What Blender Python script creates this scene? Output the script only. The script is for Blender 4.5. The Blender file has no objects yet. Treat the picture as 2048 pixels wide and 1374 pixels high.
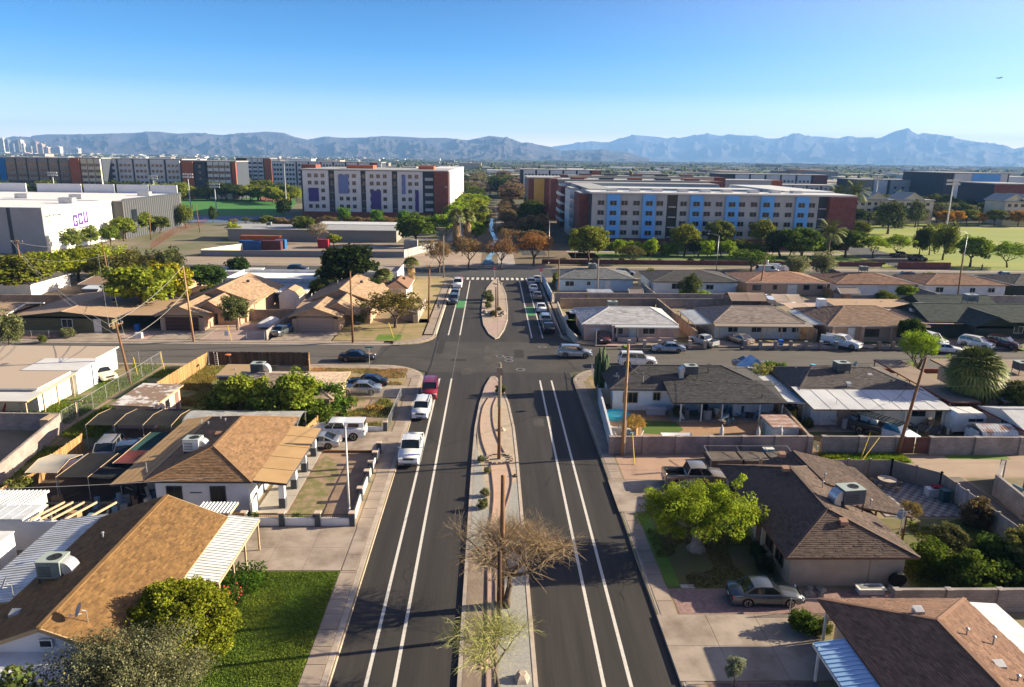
import bpy, math, random
import numpy as np
from mathutils import Vector, Matrix
SC = bpy.context.scene
COL = SC.collection
R = math.radians
rnd = random.Random(7)

# ------------------------------------------------------------------ camera
CAM_H = 27.0
PITCH, YAW, ROLL = R(14.4037), R(1.6655), R(0.85)
FPX = 1450.0                     # focal length in units of a 2048 px wide frame
_R0 = Vector((math.cos(YAW),-math.sin(YAW),0)); _fh = Vector((math.sin(YAW),math.cos(YAW),0))
FW = _fh * math.cos(PITCH) + Vector((0,0,-math.sin(PITCH)))
_U0 = _fh * math.sin(PITCH) + Vector((0,0,math.cos(PITCH)))
RT = _R0 * math.cos(ROLL) + _U0 * math.sin(ROLL)
UP = -_R0 * math.sin(ROLL) + _U0 * math.cos(ROLL)
cd = bpy.data.cameras.new('camera'); cam = bpy.data.objects.new('camera',cd); COL.objects.link(cam)
cd.sensor_width = 36.0; cd.lens = FPX / 2048 * 36; cd.clip_start = 0.5; cd.clip_end = 60000
m = Matrix((RT,UP,-FW)).transposed().to_4x4(); m.translation = Vector((0,0,CAM_H)); cam.matrix_world = m
SC.camera = cam

# ------------------------------------------------------------------ light
SUN_EL,SUN_AZ = 19.0,10.0      # azimuth measured from +X (west) towards +Y (the way we look)
W = bpy.data.worlds.new('World'); SC.world = W; W.use_nodes = True
nt = W.node_tree; nt.nodes.clear()
sky = nt.nodes.new('ShaderNodeTexSky'); sky.sky_type = 'NISHITA'; sky.sun_disc = False
sky.sun_elevation = R(SUN_EL); sky.sun_rotation = R(90 - SUN_AZ)
sky.air_density = 1.0; sky.dust_density = 0.1; sky.ozone_density = 4.0; sky.altitude = 350
tc = nt.nodes.new('ShaderNodeTexCoord'); sx = nt.nodes.new('ShaderNodeSeparateXYZ')
ramp = nt.nodes.new('ShaderNodeValToRGB'); mul = nt.nodes.new('ShaderNodeMix'); mul.data_type = 'RGBA'; mul.blend_type = 'MULTIPLY'
mul.inputs[0].default_value = 1.0
bg = nt.nodes.new('ShaderNodeBackground'); bg.inputs[1].default_value = 0.11; wo = nt.nodes.new('ShaderNodeOutputWorld')
nt.links.new(tc.outputs['Generated'],sx.inputs[0]); nt.links.new(sx.outputs['Z'],ramp.inputs[0])
cr = ramp.color_ramp
SKY_STOPS = [(0.0,(2.6,1.6,1.25)),(.045,(.85,.72,.72)),(.085,(.24,.40,.52)),(.13,(.05,.30,.50)),(.2,(.002,.20,.38)),(.34,(.004,.14,.28)),(1.0,(.05,.14,.24))]
while len(cr.elements) < len(SKY_STOPS): cr.elements.new(.5)
for e,(p,c) in zip(cr.elements,SKY_STOPS): e.position = p; e.color = (*c,1)
nt.links.new(sky.outputs[0],mul.inputs[6]); nt.links.new(ramp.outputs[0],mul.inputs[7])
dt = nt.nodes.new('ShaderNodeVectorMath'); dt.operation = 'DOT_PRODUCT'; dt.inputs[1].default_value = (math.cos(R(SUN_EL)) * math.cos(R(SUN_AZ)),math.cos(R(SUN_EL)) * math.sin(R(SUN_AZ)),math.sin(R(SUN_EL)))
nt.links.new(tc.outputs['Generated'],dt.inputs[0]); pw = nt.nodes.new('ShaderNodeMath'); pw.operation = 'POWER'; pw.use_clamp = True; pw.inputs[1].default_value = 2.6; mx0 = nt.nodes.new('ShaderNodeMath'); mx0.operation = 'MAXIMUM'; mx0.inputs[1].default_value = 0
nt.links.new(dt.outputs['Value'],mx0.inputs[0]); nt.links.new(mx0.outputs[0],pw.inputs[0])   # the broad bright aureole on the sun's side
glow = nt.nodes.new('ShaderNodeMix'); glow.data_type = 'RGBA'; glow.blend_type = 'ADD'; glow.clamp_factor = True; glow.inputs[7].default_value = (3.6,2.9,2.7,1)
nt.links.new(pw.outputs[0],glow.inputs[0]); nt.links.new(mul.outputs[2],glow.inputs[6]); nt.links.new(glow.outputs[2],bg.inputs[0]); nt.links.new(bg.outputs[0],wo.inputs[0])
sl = bpy.data.lights.new('sun','SUN'); sl.energy = 5.0; sl.angle = R(0.5); sl.color = (1.0,0.87,0.63)
sun = bpy.data.objects.new('sun', sl); COL.objects.link(sun)
sd = Vector((math.cos(R(SUN_EL)) * math.cos(R(SUN_AZ)),math.cos(R(SUN_EL)) * math.sin(R(SUN_AZ)),math.sin(R(SUN_EL))))
sun.rotation_euler = (-sd).to_track_quat('-Z','Y').to_euler(); sun.location = (40,10,60)
vs = SC.view_settings; vs.view_transform = 'Standard'; vs.look = 'None'; vs.exposure = 1.72; vs.gamma = 1.0; vs.use_curve_mapping = False
SC.render.engine = 'CYCLES'
cy = SC.cycles
cy.max_bounces = 5; cy.diffuse_bounces = 2; cy.glossy_bounces = 2; cy.transmission_bounces = 2; cy.volume_bounces = 3; cy.transparent_max_bounces = 6
cy.use_denoising = True; cy.caustics_reflective = False; cy.caustics_refractive = False

# ------------------------------------------------------------------ helpers
GZ = 0.12                        # the lots stand a kerb above the road (z = 0)
def at(x, y, z=GZ):
    """survey: a point of the photograph and its height above the road -> its place on the ground plan (metres)"""
    d = FW * FPX + RT * (x - 1024) - UP * (y - 687)
    t = (z - CAM_H) / d.z
    return Vector((d.x * t, d.y * t, z))

MATS = {}  # procedural materials by name
def mat(name,col,rough=.85,col2=None,scale=3.0,detail=4,bump=0,metal=0,spec=.3,stretch=None,objcol=False,attr=False,fac=(.35,.65),coat=0,emit=0):
    if name in MATS: return MATS[name]
    M = bpy.data.materials.new(name); M.use_nodes = True; t = M.node_tree; n = t.nodes; L = t.links
    b = n['Principled BSDF']; b.inputs['Roughness'].default_value = rough; b.inputs['Metallic'].default_value = metal
    b.inputs['Specular IOR Level'].default_value = spec
    if coat: b.inputs['Coat Weight'].default_value = coat; b.inputs['Coat Roughness'].default_value = .05
    c = col if len(col) == 4 else (*col, 1)
    src = None
    if objcol:
        oi = n.new('ShaderNodeObjectInfo'); src = oi.outputs['Color']
    if col2 is not None or bump:
        g = n.new('ShaderNodeNewGeometry'); mp = n.new('ShaderNodeMapping')
        L.new(g.outputs['Position'], mp.inputs[0])
        if stretch: mp.inputs['Scale'].default_value = stretch
        nz = n.new('ShaderNodeTexNoise'); nz.inputs['Scale'].default_value = scale; nz.inputs['Detail'].default_value = detail; nz.inputs['Roughness'].default_value = .62
        L.new(mp.outputs[0], nz.inputs[0])
    if col2 is not None:
        mr = n.new('ShaderNodeMapRange'); mr.inputs[1].default_value = fac[0]; mr.inputs[2].default_value = fac[1]
        L.new(nz.outputs[0], mr.inputs[0])
        mx = n.new('ShaderNodeMix'); mx.data_type = 'RGBA'; L.new(mr.outputs[0],mx.inputs[0])
        mx.inputs[7].default_value = (*col2[:3], 1)
        if src: L.new(src, mx.inputs[6])
        else: mx.inputs[6].default_value = c
        src = mx.outputs[2]
    if attr:
        a = n.new('ShaderNodeAttribute'); a.attribute_name = 'tint'
        m2 = n.new('ShaderNodeMix'); m2.data_type = 'RGBA'; m2.blend_type = 'MULTIPLY'; m2.inputs[0].default_value = 1
        if src: L.new(src, m2.inputs[6])
        else: m2.inputs[6].default_value = c
        L.new(a.outputs['Color'],m2.inputs[7]); src = m2.outputs[2]
    if src: L.new(src, b.inputs['Base Color'])
    else: b.inputs['Base Color'].default_value = c
    if bump:
        bp = n.new('ShaderNodeBump'); bp.inputs['Strength'].default_value = bump; bp.inputs['Distance'].default_value = .03
        n2 = n.new('ShaderNodeTexNoise'); n2.inputs['Scale'].default_value = scale * 6; n2.inputs['Detail'].default_value = 3
        L.new(mp.outputs[0],n2.inputs[0]); L.new(n2.outputs[0],bp.inputs['Height']); L.new(bp.outputs[0],b.inputs['Normal'])
    if emit: b.inputs['Emission Color'].default_value = c; b.inputs['Emission Strength'].default_value = emit
    MATS[name] = M; return M

def leafmat(name, trans=.35):
    if name in MATS: return MATS[name]
    M = bpy.data.materials.new(name); M.use_nodes = True; t = M.node_tree; n = t.nodes; L = t.links; n.clear()
    oi = n.new('ShaderNodeObjectInfo'); a = n.new('ShaderNodeAttribute'); a.attribute_name = 'tint'
    mx = n.new('ShaderNodeMix'); mx.data_type = 'RGBA'; mx.blend_type = 'MULTIPLY'; mx.inputs[0].default_value = 1
    L.new(oi.outputs['Color'],mx.inputs[6]); L.new(a.outputs['Color'],mx.inputs[7])
    d = n.new('ShaderNodeBsdfDiffuse'); tr = n.new('ShaderNodeBsdfTranslucent'); ms = n.new('ShaderNodeMixShader'); ms.inputs[0].default_value = trans
    L.new(mx.outputs[2],d.inputs[0]); L.new(mx.outputs[2],tr.inputs[0]); L.new(d.outputs[0],ms.inputs[1]); L.new(tr.outputs[0],ms.inputs[2])
    o = n.new('ShaderNodeOutputMaterial'); L.new(ms.outputs[0],o.inputs[0]); MATS[name] = M; return M

class MB:
    def __init__(s): s.v = []; s.f = []; s.m = []; s.c = []
    def add(s, vs, fs, m=0, c=None):
        k = len(s.v); s.v += [tuple(v) for v in vs]
        for f in fs: s.f.append([i + k for i in f]); s.m.append(m); s.c.append(c or (1,1,1))
        return s
    def box(s, x0, x1, y0, y1, z0, z1, m=0, c=None):
        if x0 > x1: x0, x1 = x1, x0
        if y0 > y1: y0, y1 = y1, y0
        return s.add([(x0,y0,z0),(x1,y0,z0),(x1,y1,z0),(x0,y1,z0),(x0,y0,z1),(x1,y0,z1),(x1,y1,z1),(x0,y1,z1)],
              [(0,3,2,1),(4,5,6,7),(0,1,5,4),(1,2,6,5),(2,3,7,6),(3,0,4,7)],m,c)
    def bar(s, a, b, w, h, m=0, c=None):
        """rectangular bar from a to b, w across (horizontal), h up, centred"""
        a = Vector(a); b = Vector(b); d = (b - a).normalized()
        side = d.cross(Vector((0, 0, 1)))
        if side.length < 1e-4: side = Vector((1, 0, 0))
        side.normalize(); u = side.cross(d).normalized(); P = []
        for q in (a, b):
            for i,j in ((-1,-1),(1,-1),(1,1),(-1,1)): P.append(q + side * i * w / 2 + u * j * h / 2)
        return s.add(P,[(0,1,2,3),(7,6,5,4),(0,4,5,1),(1,5,6,2),(2,6,7,3),(3,7,4,0)],m,c)
    def wall(s, a, b, t, z0, z1, m=0, c=None):
        a = Vector((a[0],a[1])); b = Vector((b[0],b[1])); d = (b - a).normalized(); n = Vector((-d.y,d.x)) * t / 2
        return s.prism([a - n,b - n,b + n,a + n],z0,z1,m,c)
    def prism(s, poly, z0, z1, m=0, c=None):
        n = len(poly); vs = [(p[0],p[1],z0) for p in poly] + [(p[0],p[1],z1) for p in poly]
        fs = [tuple(range(n - 1,-1,-1)),tuple(range(n,2 * n))] + [(i,(i + 1) % n,(i + 1) % n + n,i + n) for i in range(n)]
        return s.add(vs, fs, m, c)
    def poly(s,pts,m=0,c=None): return s.add(pts,[tuple(range(len(pts)))],m,c)
    def slab(s, pts, t, m=0, c=None):
        """thick plate: pts (3D polygon, seen from above counter clockwise), thickness t downwards"""
        n = len(pts); vs = list(pts) + [(p[0],p[1],p[2] - t) for p in pts]
        return s.add(vs,[tuple(range(n)),tuple(range(2 * n - 1,n - 1,-1))] + [(i,i + n,(i + 1) % n + n,(i + 1) % n) for i in range(n)],m,c)
    def tube(s,a,b,r0,r1=None,n=8,m=0,cap=True,c=None):
        r1 = r0 if r1 is None else r1; a = Vector(a); b = Vector(b); d = (b - a)
        if d.length < 1e-6: return s
        d.normalize(); u = d.orthogonal().normalized(); w = d.cross(u); P = []
        for q, r in ((a, r0), (b, r1)):
            for i in range(n):
                t = 2 * math.pi * i / n; P.append(q + (u * math.cos(t) + w * math.sin(t)) * r)
        fs = [(i,(i + 1) % n,(i + 1) % n + n,i + n) for i in range(n)]
        if cap: fs += [tuple(range(n - 1,-1,-1)),tuple(range(n,2 * n))]
        return s.add(P, fs, m, c)
    def path(s, pts, r, n=5, m=0):
        for i in range(len(pts) - 1):
            ra = r[i] if isinstance(r,(list,tuple)) else r; rb = r[i + 1] if isinstance(r,(list,tuple)) else r
            s.tube(pts[i],pts[i + 1],ra,rb,n,m,cap=(i == 0 or i == len(pts) - 2))
        return s
    def lathe(s,prof,n=16,m=0,o=(0,0,0),axis='Z',c=None):
        P = []
        for r, h in prof:
            for i in range(n):
                t = 2 * math.pi * i / n; x,y = r * math.cos(t),r * math.sin(t)
                P.append((o[0] + x,o[1] + y,o[2] + h) if axis == 'Z' else (o[0] + x,o[1] + h,o[2] + y))
        fs = []
        for k in range(len(prof) - 1):
            for i in range(n): fs.append((k * n + i,k * n + (i + 1) % n,(k + 1) * n + (i + 1) % n,(k + 1) * n + i))
        fs += [tuple(range(n - 1,-1,-1)),tuple(range((len(prof) - 1) * n,len(prof) * n))]
        return s.add(P, fs, m, c)
    def mesh(s,name,mats,off=None,smooth=False,tint=False):
        me = bpy.data.meshes.new(name)
        V = s.v if off is None else [(a - off[0],b - off[1],c - off[2]) for a,b,c in s.v]
        me.from_pydata(V, [], s.f)
        if not isinstance(mats,(list,tuple)): mats = [mats]
        for mm in mats: me.materials.append(mm)
        if len(mats) > 1: me.polygons.foreach_set('material_index',s.m)
        if smooth: me.polygons.foreach_set('use_smooth',[True] * len(s.f))
        if tint:
            a = me.color_attributes.new('tint','FLOAT_COLOR','CORNER'); buf = []
            for f,c in zip(s.f,s.c): buf += [*c,1.0] * len(f)
            a.data.foreach_set('color', buf)
        me.update(); return me

def rootloc(o):
    v = Vector((0, 0, 0))
    while o is not None: v += Vector(o.location); o = o.parent
    return v
def obj(name,me,parent=None,loc=(0,0,0),rz=0,color=None,scale=None):
    o = bpy.data.objects.new(name,me); COL.objects.link(o); o.parent = parent; o.location = loc
    if rz: o.rotation_euler[2] = rz
    if color: o.color = (*color[:3], 1)
    if scale: o.scale = scale if isinstance(scale,tuple) else (scale,) * 3
    return o
def build(mb,name,mats,parent=None,smooth=False,tint=False,color=None):
    """world-coordinate geometry -> object, origin kept at its parent's origin"""
    off = rootloc(parent) if parent else Vector((0, 0, 0))
    return obj(name,mb.mesh(name,mats,off,smooth,tint),parent,color=color)
def thing(name,label,cat,loc=(0,0,0),rz=0,group=None):
    o = bpy.data.objects.new(name,None); COL.objects.link(o); o.location = loc; o.rotation_euler[2] = rz; o.empty_display_size = .3
    o['label'] = label; o['category'] = cat
    if group: o['group'] = group
    return o
def tag(o, label, cat, group=None):
    o['label'] = label; o['category'] = cat
    if group: o['group'] = group
    return o
def single(name,mb,mats,label,cat,group=None,smooth=False,tint=False,color=None):
    """a thing of one mesh, origin at its base"""
    xs = [v[0] for v in mb.v]; ys = [v[1] for v in mb.v]; zs = [v[2] for v in mb.v]
    off = ((min(xs) + max(xs)) / 2,(min(ys) + max(ys)) / 2,min(zs))
    o = obj(name,mb.mesh(name,mats,off,smooth,tint),None,off,color=color)
    return tag(o, label, cat, group)
def struct(name,mb,mats,parent=None,smooth=False,tint=False):
    o = build(mb, name, mats, parent, smooth, tint)
    if parent is None: o['kind'] = 'structure'
    return o
def copy_tree(o, parent=None):
    c = o.copy(); COL.objects.link(c); c.parent = parent
    for ch in list(o.children): copy_tree(ch, c)
    return c
def vary(c, a=.12):
    k = 1 + rnd.uniform(-a,a); return tuple(max(0,min(1,q * k)) for q in c)

# ------------------------------------------------------------------ materials
ASPH = mat('asphalt_road',(.026,.023,.021),.8,(.054,.047,.042),.9,9,.3,stretch=(1.0,.05,1),fac=(.3,.78))
ASPH2 = mat('asphalt_side_street',(.085,.075,.066),.88,(.12,.105,.092),.5,8,.25,stretch=(.3,1.4,1),fac=(.3,.7))
ASPH3 = mat('asphalt_lot',(.05,.05,.052),.88,(.075,.072,.07),.3,6,.2)
CONC = mat('concrete_walk',(.36,.285,.225),.9,(.26,.205,.165),.6,8,.15)
CONCD = mat('concrete_drive',(.36,.295,.24),.9,(.20,.155,.12),.5,10,.12,fac=(.40,.68))
KERB = mat('kerb_concrete',(.46,.38,.31),.9,(.34,.28,.23),1.0,6,.1)
WHITEP = mat('road_paint_white',(.62,.58,.52),.7,(.40,.37,.34),5,6,0,fac=(.45,.85))
GREENP = mat('road_paint_green',(.08,.30,.10),.7,(.06,.20,.08),2,5)
DIRT = mat('dirt',(.34,.235,.16),.95,(.22,.15,.10),.35,9,.35,fac=(.35,.62))
DIRTL = mat('dirt_light',(.40,.30,.22),.95,(.30,.22,.165),.2,8,.3)
YARD = mat('yard_ground',(.20,.17,.09),.95,(.30,.215,.145),.16,10,.35,fac=(.4,.58))
LAWN = mat('lawn_green',(.07,.12,.015),.9,(.085,.13,.02),.5,9,.5,fac=(.3,.7))
LAWNB = mat('lawn_bright',(.085,.17,.018),.9,(.14,.21,.03),.4,8,.5)
DRYG = mat('dry_grass',(.22,.19,.07),.95,(.33,.24,.13),.35,9,.5,fac=(.38,.6))
GRAVR = mat('gravel_red',(.22,.13,.115),.95,(.33,.215,.19),4,10,.6)
GRAVG = mat('gravel_grey',(.27,.26,.235),.95,(.36,.345,.31),6,10,.5)
GRAVT = mat('gravel_tan',(.36,.28,.20),.95,(.46,.37,.27),1.2,10,.4)
PAVER = mat('paver_tan',(.48,.36,.27),.9,(.41,.30,.22),1.5,6,.15)
PAVERR = mat('paver_red',(.50,.345,.25),.9,(.43,.295,.215),1.5,6,.15)
PAVPINK = mat('paver_pink',(.42,.30,.25),.9,(.35,.25,.21),.8,6,.15)
CITYG = mat('valley_floor',(.06,.068,.035),.95,(.12,.11,.075),.01,12,0,fac=(.42,.6))
BLOCK = None
def brickmat(name,c1,c2,mortar,w=.4,h=.2,rough=.9,rot=False):
    if name in MATS: return MATS[name]
    M = bpy.data.materials.new(name); M.use_nodes = True; n = M.node_tree.nodes; L = M.node_tree.links; b = n['Principled BSDF']
    b.inputs['Roughness'].default_value = rough; b.inputs['Specular IOR Level'].default_value = .2
    g = n.new('ShaderNodeNewGeometry'); s = n.new('ShaderNodeSeparateXYZ'); a = n.new('ShaderNodeMath'); a.operation = 'ADD'
    cb = n.new('ShaderNodeCombineXYZ'); L.new(g.outputs['Position'],s.inputs[0]); L.new(s.outputs[0],a.inputs[0]); L.new(s.outputs[1],a.inputs[1])
    L.new(a.outputs[0],cb.inputs[0]); L.new(s.outputs[2],cb.inputs[1])
    br = n.new('ShaderNodeTexBrick'); L.new(cb.outputs[0],br.inputs[0]); br.inputs['Scale'].default_value = 1.0
    br.inputs['Brick Width'].default_value = w; br.inputs['Row Height'].default_value = h; br.inputs['Mortar Size'].default_value = .012
    br.inputs['Color1'].default_value = (*c1,1); br.inputs['Color2'].default_value = (*c2,1); br.inputs['Mortar'].default_value = (*mortar,1)
    nz = n.new('ShaderNodeTexNoise'); nz.inputs['Scale'].default_value = .8; nz.inputs['Detail'].default_value = 7; L.new(g.outputs['Position'],nz.inputs[0])
    mr = n.new('ShaderNodeMapRange'); mr.inputs[1].default_value = .3; mr.inputs[2].default_value = .7; mr.inputs[3].default_value = .72; mr.inputs[4].default_value = 1.12; L.new(nz.outputs[0],mr.inputs[0])
    mx = n.new('ShaderNodeMix'); mx.data_type = 'RGBA'; mx.blend_type = 'MULTIPLY'; mx.inputs[0].default_value = 1
    L.new(br.outputs[0],mx.inputs[6]); L.new(mr.outputs[0],mx.inputs[7]); L.new(mx.outputs[2],b.inputs['Base Color'])
    bp = n.new('ShaderNodeBump'); bp.inputs['Strength'].default_value = .4; bp.inputs['Distance'].default_value = .02; bp.invert = True
    L.new(br.outputs['Fac'],bp.inputs['Height']); L.new(bp.outputs[0],b.inputs['Normal']); MATS[name] = M; return M
BLOCK = brickmat('block_wall_grey',(.33,.29,.265),(.27,.24,.22),(.20,.18,.165))
BLOCKP = brickmat('block_wall_pinkish',(.37,.30,.27),(.31,.25,.23),(.24,.2,.18))
BLOCKT = brickmat('block_wall_tan',(.38,.27,.19),(.32,.23,.16),(.25,.18,.13))
BRICKR = brickmat('brick_red',(.26,.075,.05),(.21,.06,.042),(.2,.09,.07),.3,.1)
BRICKM = brickmat('brick_maroon',(.22,.075,.07),(.18,.06,.055),(.17,.08,.07),.3,.1)
def stucco(name,c,c2=None): return mat(name,c,.9,c2 or tuple(q * .86 for q in c),.9,6,.12)
WOODF = mat('fence_wood',(.42,.25,.10),.85,(.25,.14,.06),2,8,.2,stretch=(4,4,.3),attr=True)
WOODD = mat('fence_wood_dark',(.13,.07,.04),.9,(.07,.04,.025),2,8,.2,stretch=(4,4,.3),attr=True)
POLEW = mat('pole_wood',(.24,.125,.06),.9,(.12,.065,.035),3,8,.3,stretch=(3,3,.25))
POLEG = mat('pole_wood_grey',(.30,.25,.20),.9,(.17,.14,.11),3,8,.3,stretch=(3,3,.25))
POST = mat('post_wood_tan',(.52,.38,.24),.85,(.40,.28,.17),2,5)
GALV = mat('galvanised_steel',(.50,.50,.50),.45,(.38,.38,.39),2,4,metal=.6)
DARKM = mat('dark_metal', (.03, .03, .032), .5)
BLACK = mat('black_rubber', (.012, .012, .012), .85)
WHITEM = mat('white_metal_sheet',(.74,.74,.72),.45,(.60,.58,.54),1.2,6,0,spec=.4)
BLUEM = mat('pale_metal_sheet',(.66,.68,.70),.4,(.48,.47,.44),.8,7,0,spec=.5)
RUSTM = mat('rusty_metal_sheet',(.42,.20,.12),.8,(.58,.50,.45),1.5,6,.1)
GLASS = mat('window_glass', (.015, .02, .026), .12, spec=.4)
CARGL = mat('car_glass', (.012, .015, .018), .05, spec=.9)
WFRAME = mat('window_frame_white', (.72, .72, .70), .6)
DFRAME = mat('window_frame_dark', (.05, .05, .06), .6)
TRIM = mat('white_trim',(.72,.70,.66),.7,(.6,.57,.52),2,5)
BARK = mat('bark',(.15,.105,.07),.95,(.07,.05,.035),4,7,.5)
BARKL = mat('bark_pale',(.36,.31,.26),.95,(.2,.165,.135),4,7,.4)
LEAF = leafmat('leaf'); TWIG = leafmat('twig', .1)
CHROME = mat('chrome', (.75, .75, .75), .15, metal=1)
# ------------------------------------------------------------------ valley floor, mountains, air
g = MB(); g.poly([(-23000,-250,-.06),(23000,-250,-.06),(23000,24000,-.06),(-23000,24000,-.06)])
struct('ground', g, CITYG)

def prof(P, x):
    if x <= P[0][0]: return P[0][1]
    for (a, b), (c, d) in zip(P, P[1:]):
        if x <= c: return b + (d - b) * (x - a) / (c - a)
    return P[-1][1]
def hashn(ix, iy, s):
    v = np.sin(ix * 127.1 + iy * 311.7 + s * 74.7) * 43758.5453
    return v - np.floor(v)
def vnoise(x, y, s=0):
    ix = np.floor(x); iy = np.floor(y); fx = x - ix; fy = y - iy
    fx = fx * fx * (3 - 2 * fx); fy = fy * fy * (3 - 2 * fy)
    a = hashn(ix,iy,s); b = hashn(ix + 1,iy,s); c = hashn(ix,iy + 1,s); d = hashn(ix + 1,iy + 1,s)
    return (a * (1 - fx) + b * fx) * (1 - fy) + (c * (1 - fx) + d * fx) * fy
def ridged(x, y, s=0, o=5):
    t = 0; amp = .5; w = 1
    for k in range(o):
        n = 1 - np.abs(2 * vnoise(x,y,s + k) - 1); n = n * n * w; t = t + n * amp; w = np.clip(n * 1.6,0,1)
        x = x * 2.07 + 3.1; y = y * 2.03 + 1.7; amp *= .5
    return t
def mountain(name,P,D,x0,x1,nu,nv,depth,m,fl=380.0,seed=0):
    us = np.linspace(x0,x1,nu); V = []; yrow = np.linspace(-1,.45,nv)
    crest = []
    for u in us:
        py = prof(P,u); d = FW * FPX + RT * (u - 1024) - UP * (py - 687); t = D / math.hypot(d.x,d.y)
        crest.append((d.x * t, d.y * t, CAM_H + d.z * t))
    crest = np.array(crest)
    dirs = crest[:, :2] / D
    arc = np.arctan2(dirs[:, 0], dirs[:, 1]) * D
    zc = crest[:, 2]
    verts = np.zeros((nv, nu, 3))
    for j, v in enumerate(yrow):
        r = D + v * depth
        base = np.clip(1 + v,0,1) if v <= 0 else np.clip(1 - v / .45 * .9,0,1)
        n = ridged(arc / fl,np.full(nu,v * depth / (fl * 1.7)) + 0.2 * vnoise(arc / fl,arc * 0 + v * 3,9),seed)
        edge = 1 - abs(v) ** .5 if v < 0 else 1
        h = base ** 1.25 * zc
        h = h * (1 - (1 - edge * 0.0) * 0) + (n - .42) * zc * 1.05 * np.clip(-v * 6,0,1) * (base ** .6) * (1 - .45 * base)
        if v > 0: h = h * .97
        h = np.minimum(h, zc * (.995 if v != 0 else 1))
        if j == 0: h = h * 0 - 2
        verts[j,:,0] = dirs[:,0] * r; verts[j,:,1] = dirs[:,1] * r; verts[j,:,2] = np.maximum(h,-2)
    k = int(np.argmin(abs(yrow)));  yv = verts[k]; yv[:,2] = zc; yv[:,0] = crest[:,0]; yv[:,1] = crest[:,1]
    F = [(j * nu + i,j * nu + i + 1,(j + 1) * nu + i + 1,(j + 1) * nu + i) for j in range(nv - 1) for i in range(nu - 1)]
    me = bpy.data.meshes.new(name); me.from_pydata([tuple(p) for p in verts.reshape(-1,3)],[],F); me.materials.append(m)
    me.polygons.foreach_set('use_smooth', [False] * len(F))
    o = obj(name, me); o['kind'] = 'structure'; return o
MTN = mat('desert_mountain',(.060,.046,.046),.95,(.032,.028,.032),.004,8,0)
PL = [(-250,285),(-60,280),(9,276.6),(25,272.5),(60,274.4),(66,271),(94,268.6),(161,268.6),(220,267),(278,266),(297,263),(328,264.6),(355,267.3),(390,265.6),(444,270),(485,266.7),(533,263),(567,265.6),(588,273.5),(615,279.3),(649,273),(689,275.7),(736,275),(765,272),(800,273),(847,275.7),(891,275.7),(935,280.4),(979,271.6),(1005,274.6),(1023,277.5),(1043,285.4),(1064,287),(1102,294),(1122,301.5),(1160,300),(1210,298.5),(1235,302),(1262,307),(1300,317)]
PR = [(1060,300),(1105,293),(1142,288),(1183,282),(1218,286),(1245,276),(1266,269.7),(1313,273.5),(1334,276.6),(1348,274),(1358,276.6),(1382,271.4),(1416,267.3),(1440,271.8),(1457,269),(1484,273),(1512,270.8),(1532,276.6),(1553,277),(1573,273),(1597,266),(1614,272.5),(1642,273),(1676,277),(1696,271.8),(1724,276.6),(1735,275),(1761,277),(1787,265.7),(1815,258.7),(1836,269),(1847,265.7),(1880,270),(1922,278.5),(1957,284),(2013,291),(2028,298),(2049,293.7),(2300,290)]
mountain('mountain_range',PL,9500,-240,1300,640,84,3000,MTN,300)
mountain('mountain_range',PR,17500,1040,2290,460,56,4500,MTN,620,5)

hz = MB(); hz.box(-24500,24500,-400,23000 + 2500,-1.5,920)
HZ = bpy.data.materials.new('haze_air'); HZ.use_nodes = True; n = HZ.node_tree.nodes; n.clear()
vo = n.new('ShaderNodeVolumePrincipled'); ou = n.new('ShaderNodeOutputMaterial'); vo.inputs['Density'].default_value = 7.5e-5
vo.inputs['Color'].default_value = (.25,.49,.90,1); vo.inputs['Anisotropy'].default_value = .0
HZ.node_tree.links.new(vo.outputs[0], ou.inputs['Volume'])
hzo = build(hz, 'haze', HZ); hzo['kind'] = 'stuff'

# the city on the valley floor: thousands of roofs and tree crowns nobody could count
WALLC = mat('far_building_wall', (1, 1, 1), .9, attr=True)
fb = MB(); rr = random.Random(3)
PALC = [(.55,.5,.42),(.7,.68,.62),(.42,.36,.29),(.30,.26,.22),(.5,.42,.34),(.8,.78,.74),(.35,.2,.15),(.25,.26,.27)]
for i in range(4200):
    Y = 520 * math.exp(rr.random() ** .75 * 2.75); X = rr.uniform(-1,1) * (Y * .82 + 60)
    if Y < 620 and abs(X) < 500: continue
    s = rr.choice((1,1,1,1,1.4,1.4,2.4)) * (1 + Y / 6000)
    w,d,h = rr.uniform(10,22) * s,rr.uniform(9,18) * s,rr.uniform(3.2,5.5) * (1 if s < 2 else 1.7) * (1.8 if rr.random() < .06 else 1)
    fb.box(X - w / 2,X + w / 2,Y - d / 2,Y + d / 2,0,h,0,vary(tuple(q * .75 for q in rr.choice(PALC)),.2))
o = build(fb,'distant_buildings',WALLC,tint=True); o['kind'] = 'stuff'
CROWN = mat('far_tree_crown',(.055,.072,.025),.95,(.03,.042,.016),.08,5,0,attr=True)
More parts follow.
